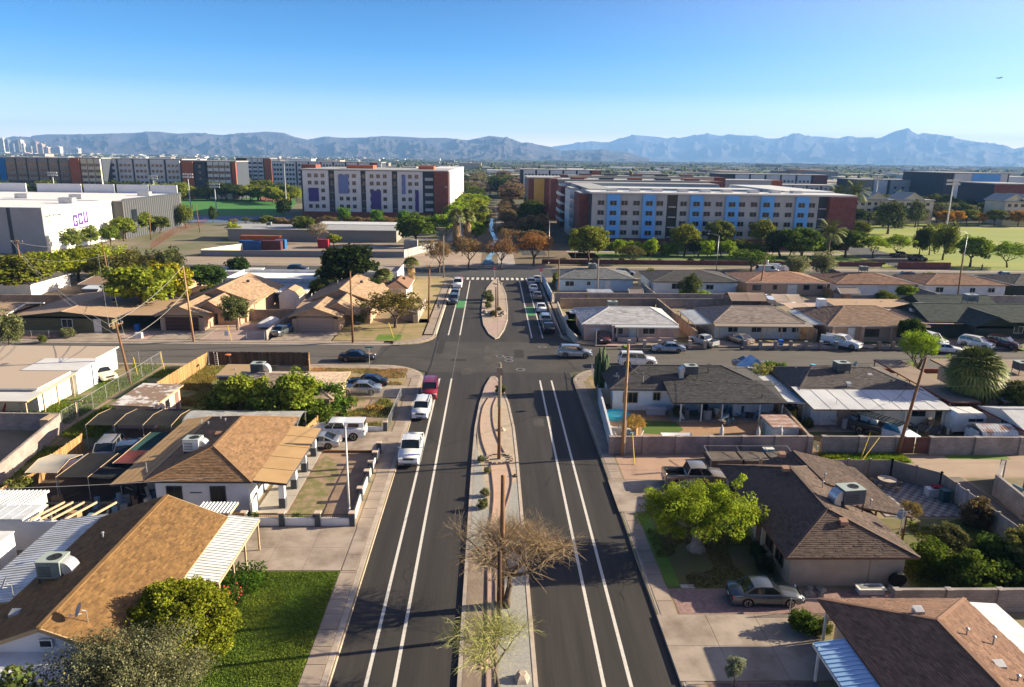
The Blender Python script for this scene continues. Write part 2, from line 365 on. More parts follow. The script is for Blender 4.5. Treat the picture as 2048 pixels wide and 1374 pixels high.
def blob_geo(nb, gen, seed):
    """low crowns: rough 14-corner lumps, all in one mesh (numpy)"""
    r_ = np.random.RandomState(seed); base = []
    for z,k,ph in ((0.0,5,0),(.38,6,.5),(.8,4,.2)):
        for i in range(k):
            t = 2 * math.pi * (i + ph) / k; rad = (.78,1.0,.55)[(0,.38,.8).index(z)]
            base.append((rad * math.cos(t),rad * math.sin(t),z))
    base.append((0, 0, 1.0)); base = np.array(base)
    F = [(i,(i + 1) % 5,5 + (i + 1) % 6) for i in range(5)] + [(i,5 + (i + 1) % 6,5 + i) for i in range(5)] + [(0,5,10),(0,10,4)]
    F += [(5 + i,5 + (i + 1) % 6,11 + (i * 4 // 6 + (1 if i in (1,4) else 0)) % 4) for i in range(6)] + [(11 + i,11 + (i + 1) % 4,5 + int((i + 1) * 1.5) % 6) for i in range(4)] + [(11 + i,11 + (i + 1) % 4,15) for i in range(4)]
    F = np.array(F); P = gen(nb, r_)  # x,y,z,rx,rz
    V = base[None] * (1 + r_.uniform(-.25,.25,(nb,16,3))); V = V * np.stack([P[:,3],P[:,3],P[:,4]],1)[:,None,:] + P[:,None,:3]
    A = (F[None] + (np.arange(nb) * 16)[:,None,None]).reshape(-1,3)
    return V.reshape(-1,3),A,np.repeat(r_.uniform(.55,1.5,nb),len(F))
def tri_mesh(name, V, F, m, tint=None):
    me = bpy.data.meshes.new(name); me.vertices.add(len(V)); me.vertices.foreach_set('co',V.astype(np.float32).ravel())
    k = F.shape[1]; me.loops.add(F.size); me.loops.foreach_set('vertex_index',F.astype(np.int32).ravel())
    me.polygons.add(len(F)); me.polygons.foreach_set('loop_start',np.arange(0,F.size,k,dtype=np.int32)); me.polygons.foreach_set('loop_total',np.full(len(F),k,dtype=np.int32))
    me.materials.append(m)
    if tint is not None:
        a = me.color_attributes.new('tint','FLOAT_COLOR','CORNER')
        t = np.ones((F.size, 4), np.float32)
        t[:,:3] = np.repeat(tint,k,axis=0) if tint.ndim == 2 else np.repeat(tint,k)[:,None]
        a.data.foreach_set('color', t.ravel())
    me.update(calc_edges=True); me.validate(); return me
def gen_far(nb, r_):
    Y = 600 * np.exp(r_.rand(nb) ** .8 * 2.5); X = r_.uniform(-1,1,nb) * (Y * .84 + 60)
    rad = r_.uniform(2.5, 6, nb) * (1 + Y / 2600)
    return np.stack([X,Y,np.zeros(nb) - .5,rad,r_.uniform(3.5,8,nb) * (1 + (r_.rand(nb) < .04) * .8)],1)
V,F,T = blob_geo(34000,gen_far,5); o = obj('distant_trees',tri_mesh('distant_trees',V,F,CROWN,T)); o['kind'] = 'stuff'

# downtown towers at the far left
rt = random.Random(11)
for i, (px, py, w, c, lab) in enumerate([
    (4,277,34,(.75,.72,.66),'bright white slab tower at the left end of the far skyline'),
    (14,279,30,(.20,.22,.26),'dark blue glass tower beside the white slab on the far skyline'),
    (24,287,40,(.25,.27,.30),'low dark office block between the left skyline towers'),
    (35,281,34,(.30,.22,.20),'brown stepped tower behind the white stepped one on the skyline'),
    (41,280,22,(.80,.74,.66),'cream tower with a narrow top on the far skyline'),
    (46,287,30,(.78,.74,.68),'cream stepped wing right of the narrow-topped skyline tower'),
    (60,292,38,(.5,.45,.42),'small grey block between the two skyline groups'),
    (69,283,38,(.42,.27,.22),'reddish brown tower, tallest of the right skyline group'),
    (82,288,36,(.62,.45,.36),'pink tower in the middle of the right skyline group'),
    (92,294,48,(.68,.52,.44),'low pink stepped block at the foot of the right skyline group'),
    (116,293,44,(.78,.72,.66),'white office block standing alone right of the skyline'),
    (152,296.5,50,(.7,.66,.6),'low cream block far right of the skyline towers')]):
    d = FW * FPX + RT * (px - 1024) - UP * (py - 687); t = 6200 / math.hypot(d.x,d.y); x,y,z = d.x * t,d.y * t,CAM_H + d.z * t
    r = thing('office_tower',lab,'tower',(x,y,0),group='downtown towers on the skyline')
    b = MB(); b.box(x - w / 2,x + w / 2,y - 20,y + 20,0,z); b.box(x - w / 5,x + w / 5,y - 8,y + 8,z,z + 5)
    build(b,'tower_body',mat('tower%d' % i,tuple(q * .33 for q in c),.8,tuple(q * .7 for q in c),.05,3),r)
    b = MB()
    for k in range(4): b.box(x - w / 2 + w * (k + .2) / 4,x - w / 2 + w * (k + .75) / 4,y - 20.6,y - 20,6,z - 6)
    build(b, 'window_band', GLASS, r)

# ------------------------------------------------------------------ roads
def sheet(name, x0, x1, y0, y1, z, m, parent=None, n=1):
    b = MB(); b.poly([(x0,y0,z),(x1,y0,z),(x1,y1,z),(x0,y1,z)]); return struct(name,b,m,parent)
def polysheet(name, pts, z, m, parent=None):
    b = MB(); b.poly([(p[0],p[1],z) for p in pts]); return struct(name,b,m,parent)
road = sheet('main_road', -8.35, 10.15, -20, 90, 0, ASPH)
polysheet('road_crossing',[(-16,93.2),(-11,92),(-8.35,90),(10.15,90),(13,92),(16,93),(16,103.6),(12.5,104.2),(10.15,107),(-8.35,109),(-10.5,104.5),(-16,103)],-.002,mat('asphalt_crossing',(.068,.060,.054),.85,(.05,.045,.041),.3,8,.2,fac=(.35,.6)))
road2 = sheet('main_road',-8.35,10.6,106,167.5,.002,ASPH)
sheet('side_street', -180, -8.2, 92.0, 104.2, -.012, ASPH2)
sheet('side_street', 10.1, 180, 91.6, 104.6, -.012, ASPH2)
sheet('cross_avenue', -220, 330, 166.8, 180.5, -.008, ASPH3)
sheet('approach_road', -120, -92, 181, 330, 0.004, ASPH3)

def line(x0,x1,y0,y1,parent,name='lane_line',m=WHITEP,z=.006):
    b = MB(); b.poly([(x0,y0,z),(x1,y0,z),(x1,y1,z),(x0,y1,z)]); return build(b,name,m,parent)
for xa in (-6.48,-4.98): line(xa - .10,xa + .10,-18,87.2,road)
for xa in (6.08,7.52): line(xa - .10,xa + .10,-18,86.6,road)
for xa in (-6.75,-4.95): line(xa - .10,xa + .10,110,161.5,road2)
for xa in (6.2,7.9): line(xa - .10,xa + .10,108.5,161.5,road2)
line(-4.98 + .0,-4.9,87.2,110,road,'faint_lane_line',mat('worn_paint',(.14,.13,.12),.8))
line(-6.6,-5.05,131,139,road2,'green_bike_box',GREENP,.005); line(6.32,7.78,125,132.5,road2,'green_bike_box',GREENP,.005)
cw = MB(); cw.poly([(-8.3,162.6,.003),(10.4,162.6,.003),(10.4,166.4,.003),(-8.3,166.4,.003)]); cwo = struct('crosswalk',cw,ASPH)
for i in range(17):
    x = -8.1 + i * 1.13; line(x,x + .6,162.9,166.1,cwo,'crosswalk_bar',WHITEP,.008)
# manholes, cracks and patches
for (px,py,lab_) in ((1041,739,'large manhole cover nearest the tip of the near median'),(1017,715,'upper of the two manhole covers close together on the crossing'),(1018,721,'lower of the two manhole covers close together on the crossing'),(1085,694,'manhole cover at the mouth of the right side street'),(1000,712,'manhole cover left of the close pair on the crossing')):
    p = at(px,py,0); b = MB(); b.lathe([(.42,0),(.42,.012),(.30,.016)],18,0,(p.x,p.y,0)); b.lathe([(.62,0),(.62,.006)],18,1,(p.x,p.y,0))
    single('manhole_cover',b,[DARKM,mat('manhole_collar',(.19,.17,.15),.9)],lab_,'manhole','manhole covers on the crossing')
TAR = mat('tar_seam', (.012, .011, .011), .6)
def crack(pts, w=.05, z=.0075):
    b = MB()
    for a, c in zip(pts, pts[1:]):
        a = Vector(a[:2]); c = Vector(c[:2]); n = Vector((-(c - a).y,(c - a).x)).normalized() * w / 2
        b.add([(*(a - n),z),(*(c - n),z),(*(c + n),z),(*(a + n),z)],[(0,1,2,3)])
    return b
b = MB(); rc = random.Random(5)
for k in range(16):
    x = rc.uniform(-8,10); y = rc.uniform(38,100); P = [(x,y)]
    if -2.4 < x < 3.2 and y < 90: continue
    for j in range(9): x += rc.uniform(-.25,.25); y += rc.uniform(.1,.5); P.append((x,y))
    c = crack(P, rc.uniform(.012, .03)); b.add(c.v, c.f)
c = crack([(11.9,90.5),(11.0,92.2),(10.6,95),(9.9,97.6),(8.4,99.5),(7.5,99.8)],.06); b.add(c.v,c.f)
c = crack([(10.3,86),(9.4,88),(9.5,90.4),(11.2,91.9)],.09); b.add(c.v,c.f)
c = crack([(-8.3,88),(-8.1,93),(-8.2,104),(-8.3,108)],.12); b.add(c.v,c.f)
c = crack([(-60,96),(-30,97.2),(-8.4,97.0)],.08); b.add(c.v,c.f)
build(b, 'tar_seam', TAR, road)
PATCH = mat('asphalt_patch',(.022,.020,.019),.9,(.036,.032,.030),2,7,.2); PATCHL = mat('asphalt_patch_worn',(.075,.066,.06),.9,(.05,.045,.04),.8,9,.2,fac=(.4,.6))
for (x0,x1,y0,y1,m_) in ((3.2,4.6,97,101.5,PATCH),(-5.6,-3.4,95.2,96.4,PATCH),(4.4,5.6,70.5,73,PATCHL),(-3.9,-2.5,88.8,92.5,PATCHL),(-1.2,1.4,91,104,PATCHL),(5.2,8.6,93,95,PATCHL),(-7.9,-6.9,99,107,PATCH),(3.3,5.3,44,45.1,PATCH)):
    b = MB(); n_ = 9; P = []
    for k in range(n_ * 4): t = 2 * math.pi * k / (n_ * 4); c_,s_ = math.cos(t),math.sin(t); q = max(abs(c_),abs(s_)); P.append(((x0 + x1) / 2 + (x1 - x0) / 2 * c_ / q * rnd.uniform(.9,1),(y0 + y1) / 2 + (y1 - y0) / 2 * s_ / q * rnd.uniform(.94,1),.0055))
    b.poly(P); build(b, 'asphalt_patch', m_, road)

# ------------------------------------------------------------------ raised blocks with kerbs
def arc(cx,cy,r,a0,a1,n=8): return [(cx + r * math.cos(R(a0 + (a1 - a0) * i / n)),cy + r * math.sin(R(a0 + (a1 - a0) * i / n))) for i in range(n + 1)]
BL = arc(-14.4,86.8,6.0,0,90)          # corner of the near left block
BR = arc(16.2, 86.0, 6.0, 180, 90)
TL = arc(-14.6,109.3,6.0,0,-90); TR = arc(16.6,110,6.0,180,270)
UL = arc(-13.5,161.5,5.0,0,90); UR = arc(15.4,161.8,5.0,180,90)
def block(name, poly, m):
    b = MB(); b.prism(poly,-.5,GZ); return struct(name,b,m)
block('block_ground',[(-8.4,-20)] + BL + [(-180,92.8),(-180,-20)],YARD)
block('block_ground',[(10.2,-20),(180,-20),(180,92.0)] + BR[::-1],YARD)
block('block_ground',TL + [(-8.6,161.5)] + UL[1:] + [(-220,166.5),(-220,103.3)],YARD)
block('block_ground',TR[::-1] + [(180,104.0),(180,166.8)] + UR[::-1],YARD)
block('campus_ground',[(-220,180.8),(330,180.8),(330,420),(-220,420)],mat('campus_ground',(.20,.165,.115),.95,(.13,.13,.06),.06,9,.2,fac=(.42,.6)))
def kerbline(pts,w=.5,h=GZ + .012,z0=-.1,name='kerb',side=1):
    b = MB()
    for a, c in zip(pts, pts[1:]):
        a = Vector(a); c = Vector(c); d = (c - a).normalized(); n = Vector((-d.y,d.x)) * side
        L = (c - a).length; k = max(1, int(L / 3))
        for i in range(k):
            p = a + d * (L * i / k + .008); q = a + d * (L * (i + 1) / k - .008)
            P = [(*(p),z0),(*(q),z0),(*(q + n * w),z0),(*(p + n * w),z0),(*(p + n * .16),h),(*(q + n * .16),h),(*(q + n * w),h),(*(p + n * w),h),(*(p),.03),(*(q),.03)]
            b.add(P,[(8,9,5,4),(4,5,6,7),(0,1,9,8),(1,2,6,5,9),(3,0,8,4,7)])
    return struct(name, b, KERB)
kerbline([(-8.3, -18)] + BL + [(-178, 92.9)], side=1)
kerbline(([(10.1, -18)] + BR + [(178, 92.1)])[::-1], side=1)
kerbline([(-178,103.2)] + TL[::-1] + [(-8.5,161.5)] + UL[1:] + [(-200,166.6)],side=1)
kerbline([(178,103.9)] + TR[::-1] + [(10.4,161.8)] + UR[1:] + [(178,166.9)],side=-1)
kerbline([(-218, 180.7), (328, 180.7)], side=1)

SLABM = {}
def walk(pts,w,name='sidewalk',L=1.5,z=GZ + .03,m=CONC,near=True):
    """sidewalk: a bed with a slab object for every concrete slab"""
    bed = MB()
    segs = []
    for a, c in zip(pts, pts[1:]):
        a = Vector(a); c = Vector(c); d = (c - a); l = d.length; d.normalize(); n = Vector((-d.y,d.x)) * w / 2
        bed.add([(*(a - n),z - .02),(*(c - n),z - .02),(*(c + n),z - .02),(*(a + n),z - .02)],[(0,1,2,3)])
        segs.append((a, d, l))
    root = struct(name,bed,mat('joint_dirt',(.13,.10,.08),.95))
    for a, d, l in segs:
        k = max(1,round(l / L)); s = l / k; key = (round(s,2),w,m.name)
        if key not in SLABM:
            b = MB(); g = .02
            b.box(-s / 2 + g,s / 2 - g,-w / 2,w / 2,-.03,.0); SLABM[key] = b.mesh('slab',m)
        for i in range(k):
            p = a + d * (s * (i + .5))
            obj('slab',SLABM[key],root,(p.x,p.y,z + rnd.uniform(-.004,.004)),math.atan2(d.y,d.x))
    return root
def offs(P,c,k): return [((p[0] - c[0]) * k + c[0],(p[1] - c[1]) * k + c[1]) for p in P]
walk([(-9.42, 16), (-9.42, 86.8)], 1.05)
walk(offs(BL, (-14.4, 86.8), .78), 1.6, L=1.2)
walk([(-14.4, 91.4), (-28, 91.5)], 1.2)
walk([(10.95, 16), (10.95, 86)], 1.0)
walk(offs(BR, (16.2, 86), .82), 1.1, L=1.2)
walk([(-16, 104.6), (-75, 104.6)], 1.3, L=3)
walk(offs(TL, (-14.6, 109.3), .8), 1.5, L=1.5)
walk([(-9.9, 110), (-9.9, 160)], 1.3, L=3)
walk([(18, 105.0), (100, 105.0)], 1.2, L=3)
walk(offs(TR, (16.6, 110), .8), 1.4, L=1.5)
walk([(11.9, 111), (11.9, 160)], 1.2, L=3)
walk([(-200,182.4),(-14,182.4)],1.6,L=6); walk([(-2,183.5),(300,183.5)],2.4,L=6)

# ------------------------------------------------------------------ lots: drives, lawns, gravel (each sheet 4 mm above the one below)
Z1, Z2, Z3, Z4 = GZ + .006, GZ + .012, GZ + .018, GZ + .024
def lot(name,x0,x1,y0,y1,m,z=Z1): return sheet(name,x0,x1,y0,y1,z,m)
def slabs(name,x0,x1,y0,y1,nx,ny,m=CONCD,z=GZ + .05):
    """poured drive cut into slabs"""
    bed = MB(); bed.poly([(x0,y0,z - .02),(x1,y0,z - .02),(x1,y1,z - .02),(x0,y1,z - .02)]); root = struct(name,bed,MATS['joint_dirt'])
    w = (x1 - x0) / nx; d = (y1 - y0) / ny; b = MB(); b.box(-w / 2 + .012,w / 2 - .012,-d / 2 + .012,d / 2 - .012,-.05,0); me = b.mesh('slab',m)
    for i in range(nx):
        for j in range(ny): obj('slab',me,root,(x0 + w * (i + .5),y0 + d * (j + .5),z + rnd.uniform(-.003,.003)))
    return root
slabs('driveway',-17.6,-9.96,43.3,49.2,3,2); slabs('driveway',-9.9,-8.92,43.3,49.2,1,3,CONCD,GZ + .055)
lot('lawn', -18.0, -9.98, 14, 43.25, LAWN, Z2)
slabs('porch_floor',-18.1,-15.7,51.2,63.2,1,4,mat('porch_concrete',(.42,.38,.33),.8,(.36,.32,.28),1,5),GZ + .12)
lot('front_yard', -18.2, -10.3, 49.6, 63.2, DIRT, Z1)
polysheet('grass_strip',[(-15.6,50.6),(-13.6,50.4),(-12.9,52.6),(-13.3,55),(-13.2,58.5),(-14,61.5),(-15.2,62.5),(-15.6,60)],Z3,mat('thin_grass',(.16,.15,.055),.95,(.30,.21,.14),1.2,9,.4,fac=(.42,.62)))
slabs('driveway', -19.5, -9.95, 63.6, 68.6, 3, 2)
lot('front_yard',-17.5,-10.2,68.9,78.8,mat('weedy_dirt',(.30,.22,.155),.95,(.13,.14,.04),.5,9,.4,fac=(.5,.66)),Z1)
slabs('driveway', -18.5, -10.0, 79.3, 83.6, 3, 1)
lot('front_yard', -23.5, -10.6, 84.0, 91.0, DRYG, Z1)
lot('back_yard',-37,-28.6,69.5,91.0,mat('overgrown_yard',(.10,.13,.03),.95,(.27,.21,.10),.35,9,.5,fac=(.4,.6)),Z1)
lot('back_yard',-37.5,-26,46,69.4,mat('dark_dirt',(.12,.09,.065),.95,(.07,.055,.04),.4,8,.3),Z1)
lot('alley',-42.3,-37.6,14,91.8,mat('alley_weeds',(.075,.115,.02),.95,(.21,.16,.10),.28,9,.5,fac=(.42,.58)),Z1)
lot('alley_track',-41.2,-39.0,14,80,mat('alley_dirt',(.13,.10,.07),.95,(.1,.12,.03),.5,8,.4),Z2)
lot('side_yard',-60,-42.8,70.4,92.0,mat('green_yard',(.055,.10,.015),.95,(.22,.165,.10),.22,9,.5,fac=(.45,.6)),Z1)
# right
lot('front_yard',11.55,19.2,41.2,51.4,mat('brown_grass',(.15,.115,.055),.95,(.11,.12,.03),.3,9,.5),Z1)
lot('verge', 11.5, 12.4, 41.5, 51.3, LAWNB, Z2)
slabs('driveway', 10.1, 19.0, 51.6, 57.4, 3, 2)
lot('dirt_lot',11.6,24,57.6,62.8,mat('pink_dirt',(.42,.27,.195),.95,(.36,.235,.165),.6,8,.3),Z1)
lot('gravel_drive', 11.6, 27.6, 38.5, 41.1, GRAVR, Z2)
slabs('driveway', 10.15, 19.1, 32.6, 38.4, 3, 2)
lot('gravel_bed',11.6,17.5,20,32.5,mat('gravel_dark_red',(.13,.075,.07),.95,(.24,.16,.15),4,9,.6),Z1)
lot('back_lawn',27.6,37.9,38.8,50.6,mat('dull_lawn',(.06,.095,.02),.95,(.17,.14,.06),.35,9,.5),Z1)  # dull green mixed with dry brown patches
lot('alley',24,100,58.3,63.0,DIRTL,Z1); lot('weed_strip',31.0,39.2,61.2,63.1,LAWNB,Z2); lot('weed_strip',43,49,62.2,63.1,LAWNB,Z2)
lot('alley_track',38.4,41.6,30,58.3,mat('alley_gravel',(.17,.145,.125),.95,(.13,.11,.09),.6,8,.3),Z1)
lot('back_yard',41.9,70,30,58.0,mat('yard_patchy',(.14,.12,.06),.95,(.25,.19,.13),.3,8,.4),Z1)
lot('back_yard',12,30.6,63.5,75,mat('orange_dirt',(.36,.21,.115),.95,(.28,.17,.10),.5,8,.3),Z1)
polysheet('lawn_patch',[(15.3,68.4),(18.5,68.0),(19.8,69.5),(19.6,71.8),(16,72.2)],Z2,LAWN)
polysheet('lawn_patch',[(18.5,65.2),(23,64.3),(27.2,64.6),(28.0,67.5),(23.5,68.3),(19.2,67.6)],Z2,LAWNB)
lot('back_yard',31.4,50,63.5,75,mat('dark_yard',(.11,.085,.055),.95,(.07,.09,.025),.4,8,.4),Z1)
slabs('patio_slab',19.2,31.0,71.6,75.2,4,1,CONCD,GZ + .08)
slabs('patio_slab',32.6,42,69.0,71.8,4,1,CONCD,GZ + .06)
lot('corner_yard', 12.2, 13.6, 78, 90, DRYG, Z1)
# mid right, along the side street
lot('front_lawn',19.6,31.6,103.0,106.4,LAWNB,Z1); lot('side_lawn',13.0,15.0,105,108,LAWN,Z1); lot('side_lawn',13.2,15.4,121,128,LAWNB,Z1)
slabs('driveway', 15.3, 19.0, 103.6, 107.5, 2, 1, PAVPINK)
slabs('driveway',31.6,37.0,103.6,109,2,1); lot('front_yard',37.2,50.0,102.9,107.8,DRYG,Z1)
slabs('driveway',51.5,56.5,103.6,107.5,2,1); lot('front_lawn',57.5,66,102.9,107,LAWN,Z1); slabs('driveway',66.2,79,103.6,108.5,4,1,CONCD); lot('front_lawn',79.3,90,102.9,107,LAWNB,Z1)
lot('back_yard',12.6,110,121.5,150,mat('mid_yards',(.27,.21,.15),.95,(.14,.14,.06),.16,9,.3,fac=(.42,.6)),Z1)
# mid left
lot('front_yard',-73,-58,105.5,108.8,mat('bark_gravel',(.17,.09,.07),.95,(.22,.13,.10),2,8,.4),Z1)
slabs('driveway',-62.5,-55.8,105.3,111,2,1); slabs('driveway',-50.8,-45.2,105.3,111,2,1)
lot('front_yard',-45.0,-33.8,105.4,117,PAVPINK,Z1); lot('front_yard',-55.6,-51,105.4,110.8,PAVPINK,Z1)
slabs('garden_path', -44.6, -43.2, 105.5, 113, 1, 3)
slabs('driveway', -33.0, -24.0, 105.3, 111.2, 3, 1)
lot('front_yard',-23.8,-10.8,105.6,118,DRYG,Z1); lot('grass_patch',-17.5,-13.8,106,109.5,LAWNB,Z2); lot('side_lot',-17,-10.8,121,165,mat('dry_lot',(.30,.24,.10),.95,(.36,.27,.15),.3,8,.4),Z1)
lot('dirt_strip',-110,-11,184,195.6,mat('strip_dirt',(.33,.26,.195),.95,(.27,.21,.155),.1,8,.2),Z1)
lot('storage_yard',-75,-24,196.6,232,mat('yard_dirt',(.25,.20,.155),.95,(.31,.24,.18),.12,8,.2),Z1)
lot('dirt_strip', -24, -3, 184, 215, DIRTL, Z2)
# campus
lot('path',1.5,6.0,184,420,mat('campus_path',(.38,.32,.28),.9,(.32,.27,.23),.3,5),Z2)
lot('planted_bank',-8,30,186,420,mat('bank',(.19,.135,.09),.95,(.12,.10,.05),.12,8,.3),Z1)
lot('path', -15, -9, 240, 430, MATS['campus_path'], Z2)
lot('drive', 8.5, 15.5, 205, 330, ASPH3, Z2)
lot('campus_lawn',22,105,200,212,LAWNB,Z1); lot('campus_path',22,108,214,217,MATS['campus_path'],Z2)
PARKG = mat('park_grass',(.17,.23,.03),.95,(.27,.27,.06),.03,8,.3,stretch=(.3,1.2,1),fac=(.35,.6))
polysheet('park_lawn',[(103,186),(330,186),(330,335),(128,335),(118,300),(108,240)],Z1,PARKG)
lot('park_path',128,330,318,322,MATS['campus_path'],Z2)
lot('park_drive', 108, 122, 184, 260, ASPH3, Z3)
# ================================================================== builders
# ------------------------------------------------------------------ vehicles (x forward, origin on the ground under the middle)
CARM = {}
def paint(name,c,metal=.35,rough=.28): return mat('paint_' + name,c,rough,metal=metal,coat=.8,spec=.5)
RIM = mat('wheel_rim',(.42,.42,.43),.3,metal=.8); TYRE = BLACK; HEADL = mat('headlight_lens',(.72,.74,.76),.08,spec=.8); TAILL = mat('tail_light_lens',(.42,.012,.012),.15,spec=.7)
PLASTIC = mat('black_plastic',(.02,.02,.022),.55); PLATE = mat('number_plate',(.65,.6,.5),.5); CHR = mat('car_chrome',(.55,.55,.56),.2,metal=.9)
KIND = {
 #        L     W     H    wheelr wb    hood beltF beltR  A-base A-top C-top C-base
 'sedan': (4.75,1.80,1.45,.33,2.75,.84,.93,.98,.95,.30,-.95,-1.62),
 'coupe': (4.45,1.82,1.33,.33,2.60,.78,.88,.92,.80,.05,-.90,-1.75),
 'suv':   (4.60,1.86,1.68,.36,2.70,1.00,1.08,1.14,1.15,.55,-1.85,-2.18),
 'bigsuv':(5.05,1.98,1.86,.40,2.95,1.10,1.17,1.22,1.20,.65,-2.15,-2.42),
 'hatch': (4.15,1.74,1.52,.32,2.55,.88,.97,1.02,1.00,.40,-1.45,-1.90),
 'pickup':(5.75,1.98,1.84,.40,3.60,1.12,1.20,1.22,1.15,.55,-.80,-1.02),
 'van':   (5.40,2.00,2.15,.37,3.40,1.15,1.25,1.28,1.65,1.05,-2.50,-2.62),
 'oldcar':(5.20,1.90,1.36,.34,2.90,.84,.90,.90,.80,.30,-.85,-1.40)}
def wheel_mesh(r):
    k = 'w%.2f' % r
    if k not in CARM:
        b = MB(); b.lathe([(r * .68,-.105),(r * .96,-.10),(r,-.06),(r,.06),(r * .96,.10),(r * .68,.105)],18,0,axis='Y'); CARM[k] = b.mesh('tyre',TYRE,smooth=False)
        b = MB(); b.lathe([(r * .70,-.03),(r * .70,.107),(r * .62,.112),(r * .60,.06),(r * .05,.05)],16,0,axis='Y')
        for i in range(5):
            t = 2 * math.pi * i / 5; b.bar((.04 * math.cos(t),.085,.04 * math.sin(t)),(r * .62 * math.cos(t),.10,r * .62 * math.sin(t)),.03,r * .16)
        CARM[k + 'r'] = b.mesh('rim', RIM)
    return CARM[k], CARM[k + 'r']
def car_meshes(kind, pm):
    key = kind + pm.name
    if key in CARM: return CARM[key]
    L,W_,H,wr,wb,hood,bF,bR,ab,at_,ct,cb = KIND[kind]; hl = L / 2; hw = W_ / 2; out = {}
    fx = wb / 2 + .08; rx = -wb / 2 + .02; ar = wr * 1.18
    pick = kind == 'pickup'
    def sect(x):
        u = x / hl
        # plan half width, lower edge, crown
        w = hw * (1 - .10 * max(0,(abs(u) - .78) / .22) ** 2 - (.05 if u > .9 else 0))
        zb = .24 + (.08 if abs(u) > .93 else 0)
        for wx in (fx, rx):
            if abs(x - wx) < ar: zb = max(zb,wr + math.sqrt(max(0,ar * ar - (x - wx) ** 2)) * .98)
        if x > ab:      # bonnet
            t = (x - ab) / (hl - ab); zs = bF + (hood * .86 - bF) * t ** 1.4; zt = zs + .07 * (1 - t * .55)
            if t > .93: zs -= .10; zt -= .16
            if t > .985: zs -= .16; zt -= .22
        elif x > cb or pick:
            t = (ab - x) / (ab - cb) if not pick else 0; zs = bF + (bR - bF) * min(1,t); zt = zs + .02
        else:
            t = (cb - x) / (hl + cb + 1e-6); zs = bR - .03 * t; zt = zs + .05 * (1 - t)
            if t > .92 or x < -hl + .05: zs -= .09; zt -= .12
        if kind in ('suv','bigsuv','van','hatch') and x < cb: zs = bR - .05; zt = bR - .04
        return w, min(zb, zs - .12), zs, zt
    xs = sorted(set([round(hl - .0,3),round(hl - .06,3),round(hl - .2,3),round(-hl,3),round(-hl + .05,3),round(-hl + .2,3),ab,cb] + [round(wx + ar * k,3) for wx in (fx,rx) for k in (-1.01,-.98,-.8,-.5,-.17,.17,.5,.8,.98,1.01)] + [0,.35,-.35]),reverse=True)
    xs = [x for x in xs if abs(x) <= hl + 1e-6]
    b = MB(); N = 9; V = []
    for x in xs:
        w, zb, zs, zt = sect(x); zm = zb + (zs - zb) * .45
        half = [(w * .97,zb),(w,zm),(w * .985,zs - .07),(w * .93,zs),(0,zt)]
        V += [(x,y,z) for y,z in half] + [(x,-y,z) for y,z in half[-2::-1]]
    n = 9; F = []
    for i in range(len(xs) - 1):
        for j in range(n - 1): F.append((i * n + j,i * n + j + 1,(i + 1) * n + j + 1,(i + 1) * n + j))
    F.append(tuple(range(n - 1,-1,-1))); F.append(tuple((len(xs) - 1) * n + j for j in range(n)))
    if pick:   # open bed: no top skin behind the cab
        F = [f for f in F if not (len(f) == 4 and all(V[q][0] < cb + .01 for q in f) and any(q % n == 4 for q in f))]
    b.add(V, F); 
    if pick:
        bw = hw * .86; b.box(-hl + .1,cb,-bw,bw,.62,.68); b.box(-hl + .1,cb,bw,bw + .03,.62,bR - .01); b.box(-hl + .1,cb,-bw - .03,-bw,.62,bR - .01); b.box(-hl + .04,-hl + .1,-bw,bw,.6,bR - .01); b.box(cb - .06,cb,-bw,bw,.62,bR)
    me = b.mesh('body', pm, smooth=True)
    for p in me.polygons:
        if len(p.vertices) > 4: p.use_smooth = False
    me.polygons.foreach_get  # keep
    out['body'] = me
    b = MB(); b.box(-hl + .25,hl - .3,-hw + .26,hw - .26,.2,.62); out['underbody'] = b.mesh('underbody',PLASTIC)
    b = MB()
    for s in (1, -1):
        y0, y1 = sorted((s * hw * .995, s * (hw * 1.004)))
        for x in (ab - .12,(ab + cb) / 2 + (.25 if not pick else .1),cb + .35 if not pick else cb + .05): b.box(x - .012,x + .012,y0,y1,.4,bF - .1)
        b.box(-wb / 2 + .5, wb / 2 - .4, y0, y1, .26, .34)
        for x in ((ab + cb) / 2 + .45,cb + .6): b.box(x - .1,x + .1,y0,y1 + .01 * s,bF - .2,bF - .16)
        if kind in ('suv','bigsuv'): b.bar((at_ - .1,s * hw * .72,H + .02),(ct + .1,s * hw * .72,H + .02),.04,.05)
    out['trim'] = b.mesh('body_trim', PLASTIC)
    # greenhouse
    zF = bF + .02; zR = bR + (.0 if not pick else .0); wb_ = hw * .93; wt = hw * (.74 if kind not in ('van','bigsuv','suv','pickup') else .80)
    A = lambda s: (ab,s * wb_ * .94,zF); B = lambda s: (at_,s * wt,H - .05); Cc = lambda s: (ct,s * wt,H - .06); D = lambda s: (cb,s * wb_ * .95,zR)
    b = MB(); rp = []
    for k in range(7):
        t = k / 6; x = at_ + (ct - at_) * t; z = H - .05 + .05 * math.sin(math.pi * min(1,max(0,t)))
        rp += [(x,wt,z - .01),(x,wt * .5,z + .03),(x,0,z + .04),(x,-wt * .5,z + .03),(x,-wt,z - .01)]
    b.add(rp,[(k * 5 + j,k * 5 + j + 1,(k + 1) * 5 + j + 1,(k + 1) * 5 + j) for k in range(6) for j in range(4)])
